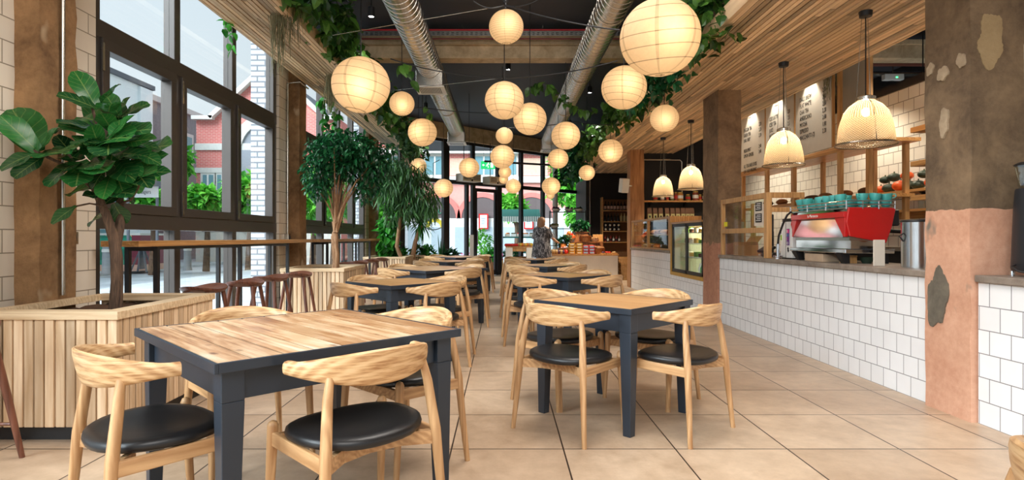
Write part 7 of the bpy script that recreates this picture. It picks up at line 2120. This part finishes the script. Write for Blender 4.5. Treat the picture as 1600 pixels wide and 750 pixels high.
street_tree('bright green tree outside the second street window, nearer the door', 520, 315, 22, 1.0, 1.3, 1000, 6)
street_tree('leafy green tree filling the window panel beside the black shop wall', 896, 285, 27, 1.15, 2.0, 1700, 7)
street_tree('leafy green tree behind the bowls rack window', 925, 320, 26, 1.2, 1.5, 1500, 8)
street_tree('dense green tree high behind the trailing vines at the glazed front', 930, 250, 29, 1.4, 1.6, 1400, 10)
street_tree('leafy green tree above the green stall awning', 806, 318, 27, 0.7, 0.7, 600, 9)
street_tree('dark green shrub tree outside the corner window behind the climber', 612, 330, 24, 0.9, 1.6, 900, 11)
# green stall outside
Y = 23.5
sa, sb = px(783, 371, Y).x, px(842, 371, Y).x
sl_ = thing('market_stall', 'street market stall with a dark green awning opposite the glazed front', 'stall', ((sa + sb) / 2, Y, -0.04))
w = (sb - sa) / 2
zt_ = px(0, 326, Y).z; ze = px(0, 338, Y).z
grn = plain('awning_green', rgb(30, 92, 82), 0.7)
MB().prism([(-1.0, ze), (-0.3, zt_), (0.9, zt_), (1.0, ze)], -w, w, axes((0, 1, 0), (0, 0, 1), (1, 0, 0))).build('awning', grn, sl_)
q = MB()
nst = 22
for i in range(nst): q.box(-w + 2 * w * i / nst, -w + 2 * w * (i + .5) / nst, -1.02, -1.0, ze - 0.22, ze)
q.build('valance_stripes', M['whitetxt'], sl_)
q = MB()
for i in range(nst): q.box(-w + 2 * w * (i + .5) / nst, -w + 2 * w * (i + 1) / nst, -1.02, -1.0, ze - 0.20, ze)
q.build('valance_stripes', grn, sl_)
for x in (-w + .05, w - .05): MB().box(x - .03, x + .03, -0.95, -0.9, 0, ze).build('post', roofm, sl_)
for z in (0.55, 1.15): MB().box(-w + .08, w - .08, -0.9, 0.4, z, z + 0.06).build('shelf', grn, sl_)
for i in range(6):
    x = (sa + sb) / 2 - w + 0.25 + i * 0.24
    rt = thing('produce_crate', ORD[i] + ' pale produce crate along the street stall shelf', 'crate', (x, Y - 0.7, 1.172), 0, 'crates on the street stall')
    MB().box(-0.1, 0.1, -0.15, 0.15, 0, 0.10).build('carton', [M['cream'], M['white']][i % 2], rt)
    m = MB(); rr = random.Random(i)
    for k in range(8): m.ball((rr.uniform(-.07, .07), rr.uniform(-.1, .1), .11), .04, 8, 6)
    o = m.build('contents', [vor, olive, redv][i % 3], rt, smooth=180); o['kind'] = 'stuff'
# potted plants by the door, outside
pots = [(752, 20.5, 0.45, 0.95, 'street', 'tall bushy potted plant outside beside the street door'), (768, 19.6, 0.25, 0.5, 'pothosb', 'short potted plant just outside the street door'), (802, 19.9, 0.28, 0.55, 'ficus', 'dark potted plant outside below the produce stand')]
for i, (x, Y, r_, h, mt, l) in enumerate(pots):
    c = px(x, 371, Y); rt = thing('potted_plant', l, 'plant', (c.x, Y, -0.04))
    MB().lathe([(0, 0), (r_ * .4, 0), (r_ * .5, .34), (r_ * .44, .34), (r_ * .4, .3), (0, .3)], 18).build('pot', plain('terracotta', rgb(176, 110, 84), 0.8), rt, smooth=40)
    MB().tube([(0, 0, .3), (0, 0, h)], 0.02, 6).build('stem', M['stem'], rt)
    crown(rt, M[mt], [(c.x, Y, h, r_, r_, h * .5)], 260, 0.16, 0.08, 70 + i, 0.4, 0.1, 2, 3, loc=Vector((c.x, Y, -0.04)))
pf = thing('flower_trough', 'trough of pink flowers outside the street door', 'planter', (px(748, 371, 21.2).x, 21.2, -0.04))
MB().box(-0.9, 0.9, -0.15, 0.15, 0, 0.35).build('trough', M['bartop'], pf)
q = MB(); rr = random.Random(3)
for k in range(130): q.leaf((rr.uniform(-.9, .9), rr.uniform(-.18, .18), 0.36 + rr.uniform(0, .22)), rdir(rr, .3), (0, 0, 1), 0.09, 0.08, 0.2, 0.2, 2, 2)
q.build('blossom', plain('pink_blossom', rgb(232, 110, 170), 0.6), pf)
# round hanging sign outside the corner glazing
c = px(677, 336, 16.9)
rg = thing('hanging_sign', 'black ring sign with green lettering hanging outside the corner glazing', 'sign', c)
rr_ = 0.43
MB().tube([(rr_ * math.cos(a), 0, rr_ * math.sin(a)) for a in np.linspace(0, 2 * PI, 41)], 0.014, 8).build('ring', bk, rg, smooth=60)
MB().box(-0.36, 0.28, -0.015, 0.015, 0.0, 0.02).build('bar', bk, rg)
q = MB()
for k in range(5):
    q.tube([(-0.30 + k * 0.125 + 0.045 * math.cos(a), 0, 0.11 + 0.065 * math.sin(a)) for a in np.linspace(0.3 * k, 4.6 + 0.3 * k, 12)], 0.018, 6)
q.build('green_letters', plain('sign_green', rgb(30, 128, 96), 0.5), rg, smooth=60)
MB().tube([(0, 0, rr_), (0, 0, 3.3 - c.z)], 0.01, 6).tube([(0, 0, 3.3 - c.z), (0.25, -0.7, 3.3 - c.z)], 0.012, 6).build('hanger', bk, rg)
q = MB(); ring(q, 0.05, -0.36, 0.16, 0.27, 0.0, 0.02); q.build('yellow_arch', plain('sign_yellow', rgb(226, 206, 60), 0.5), rg)
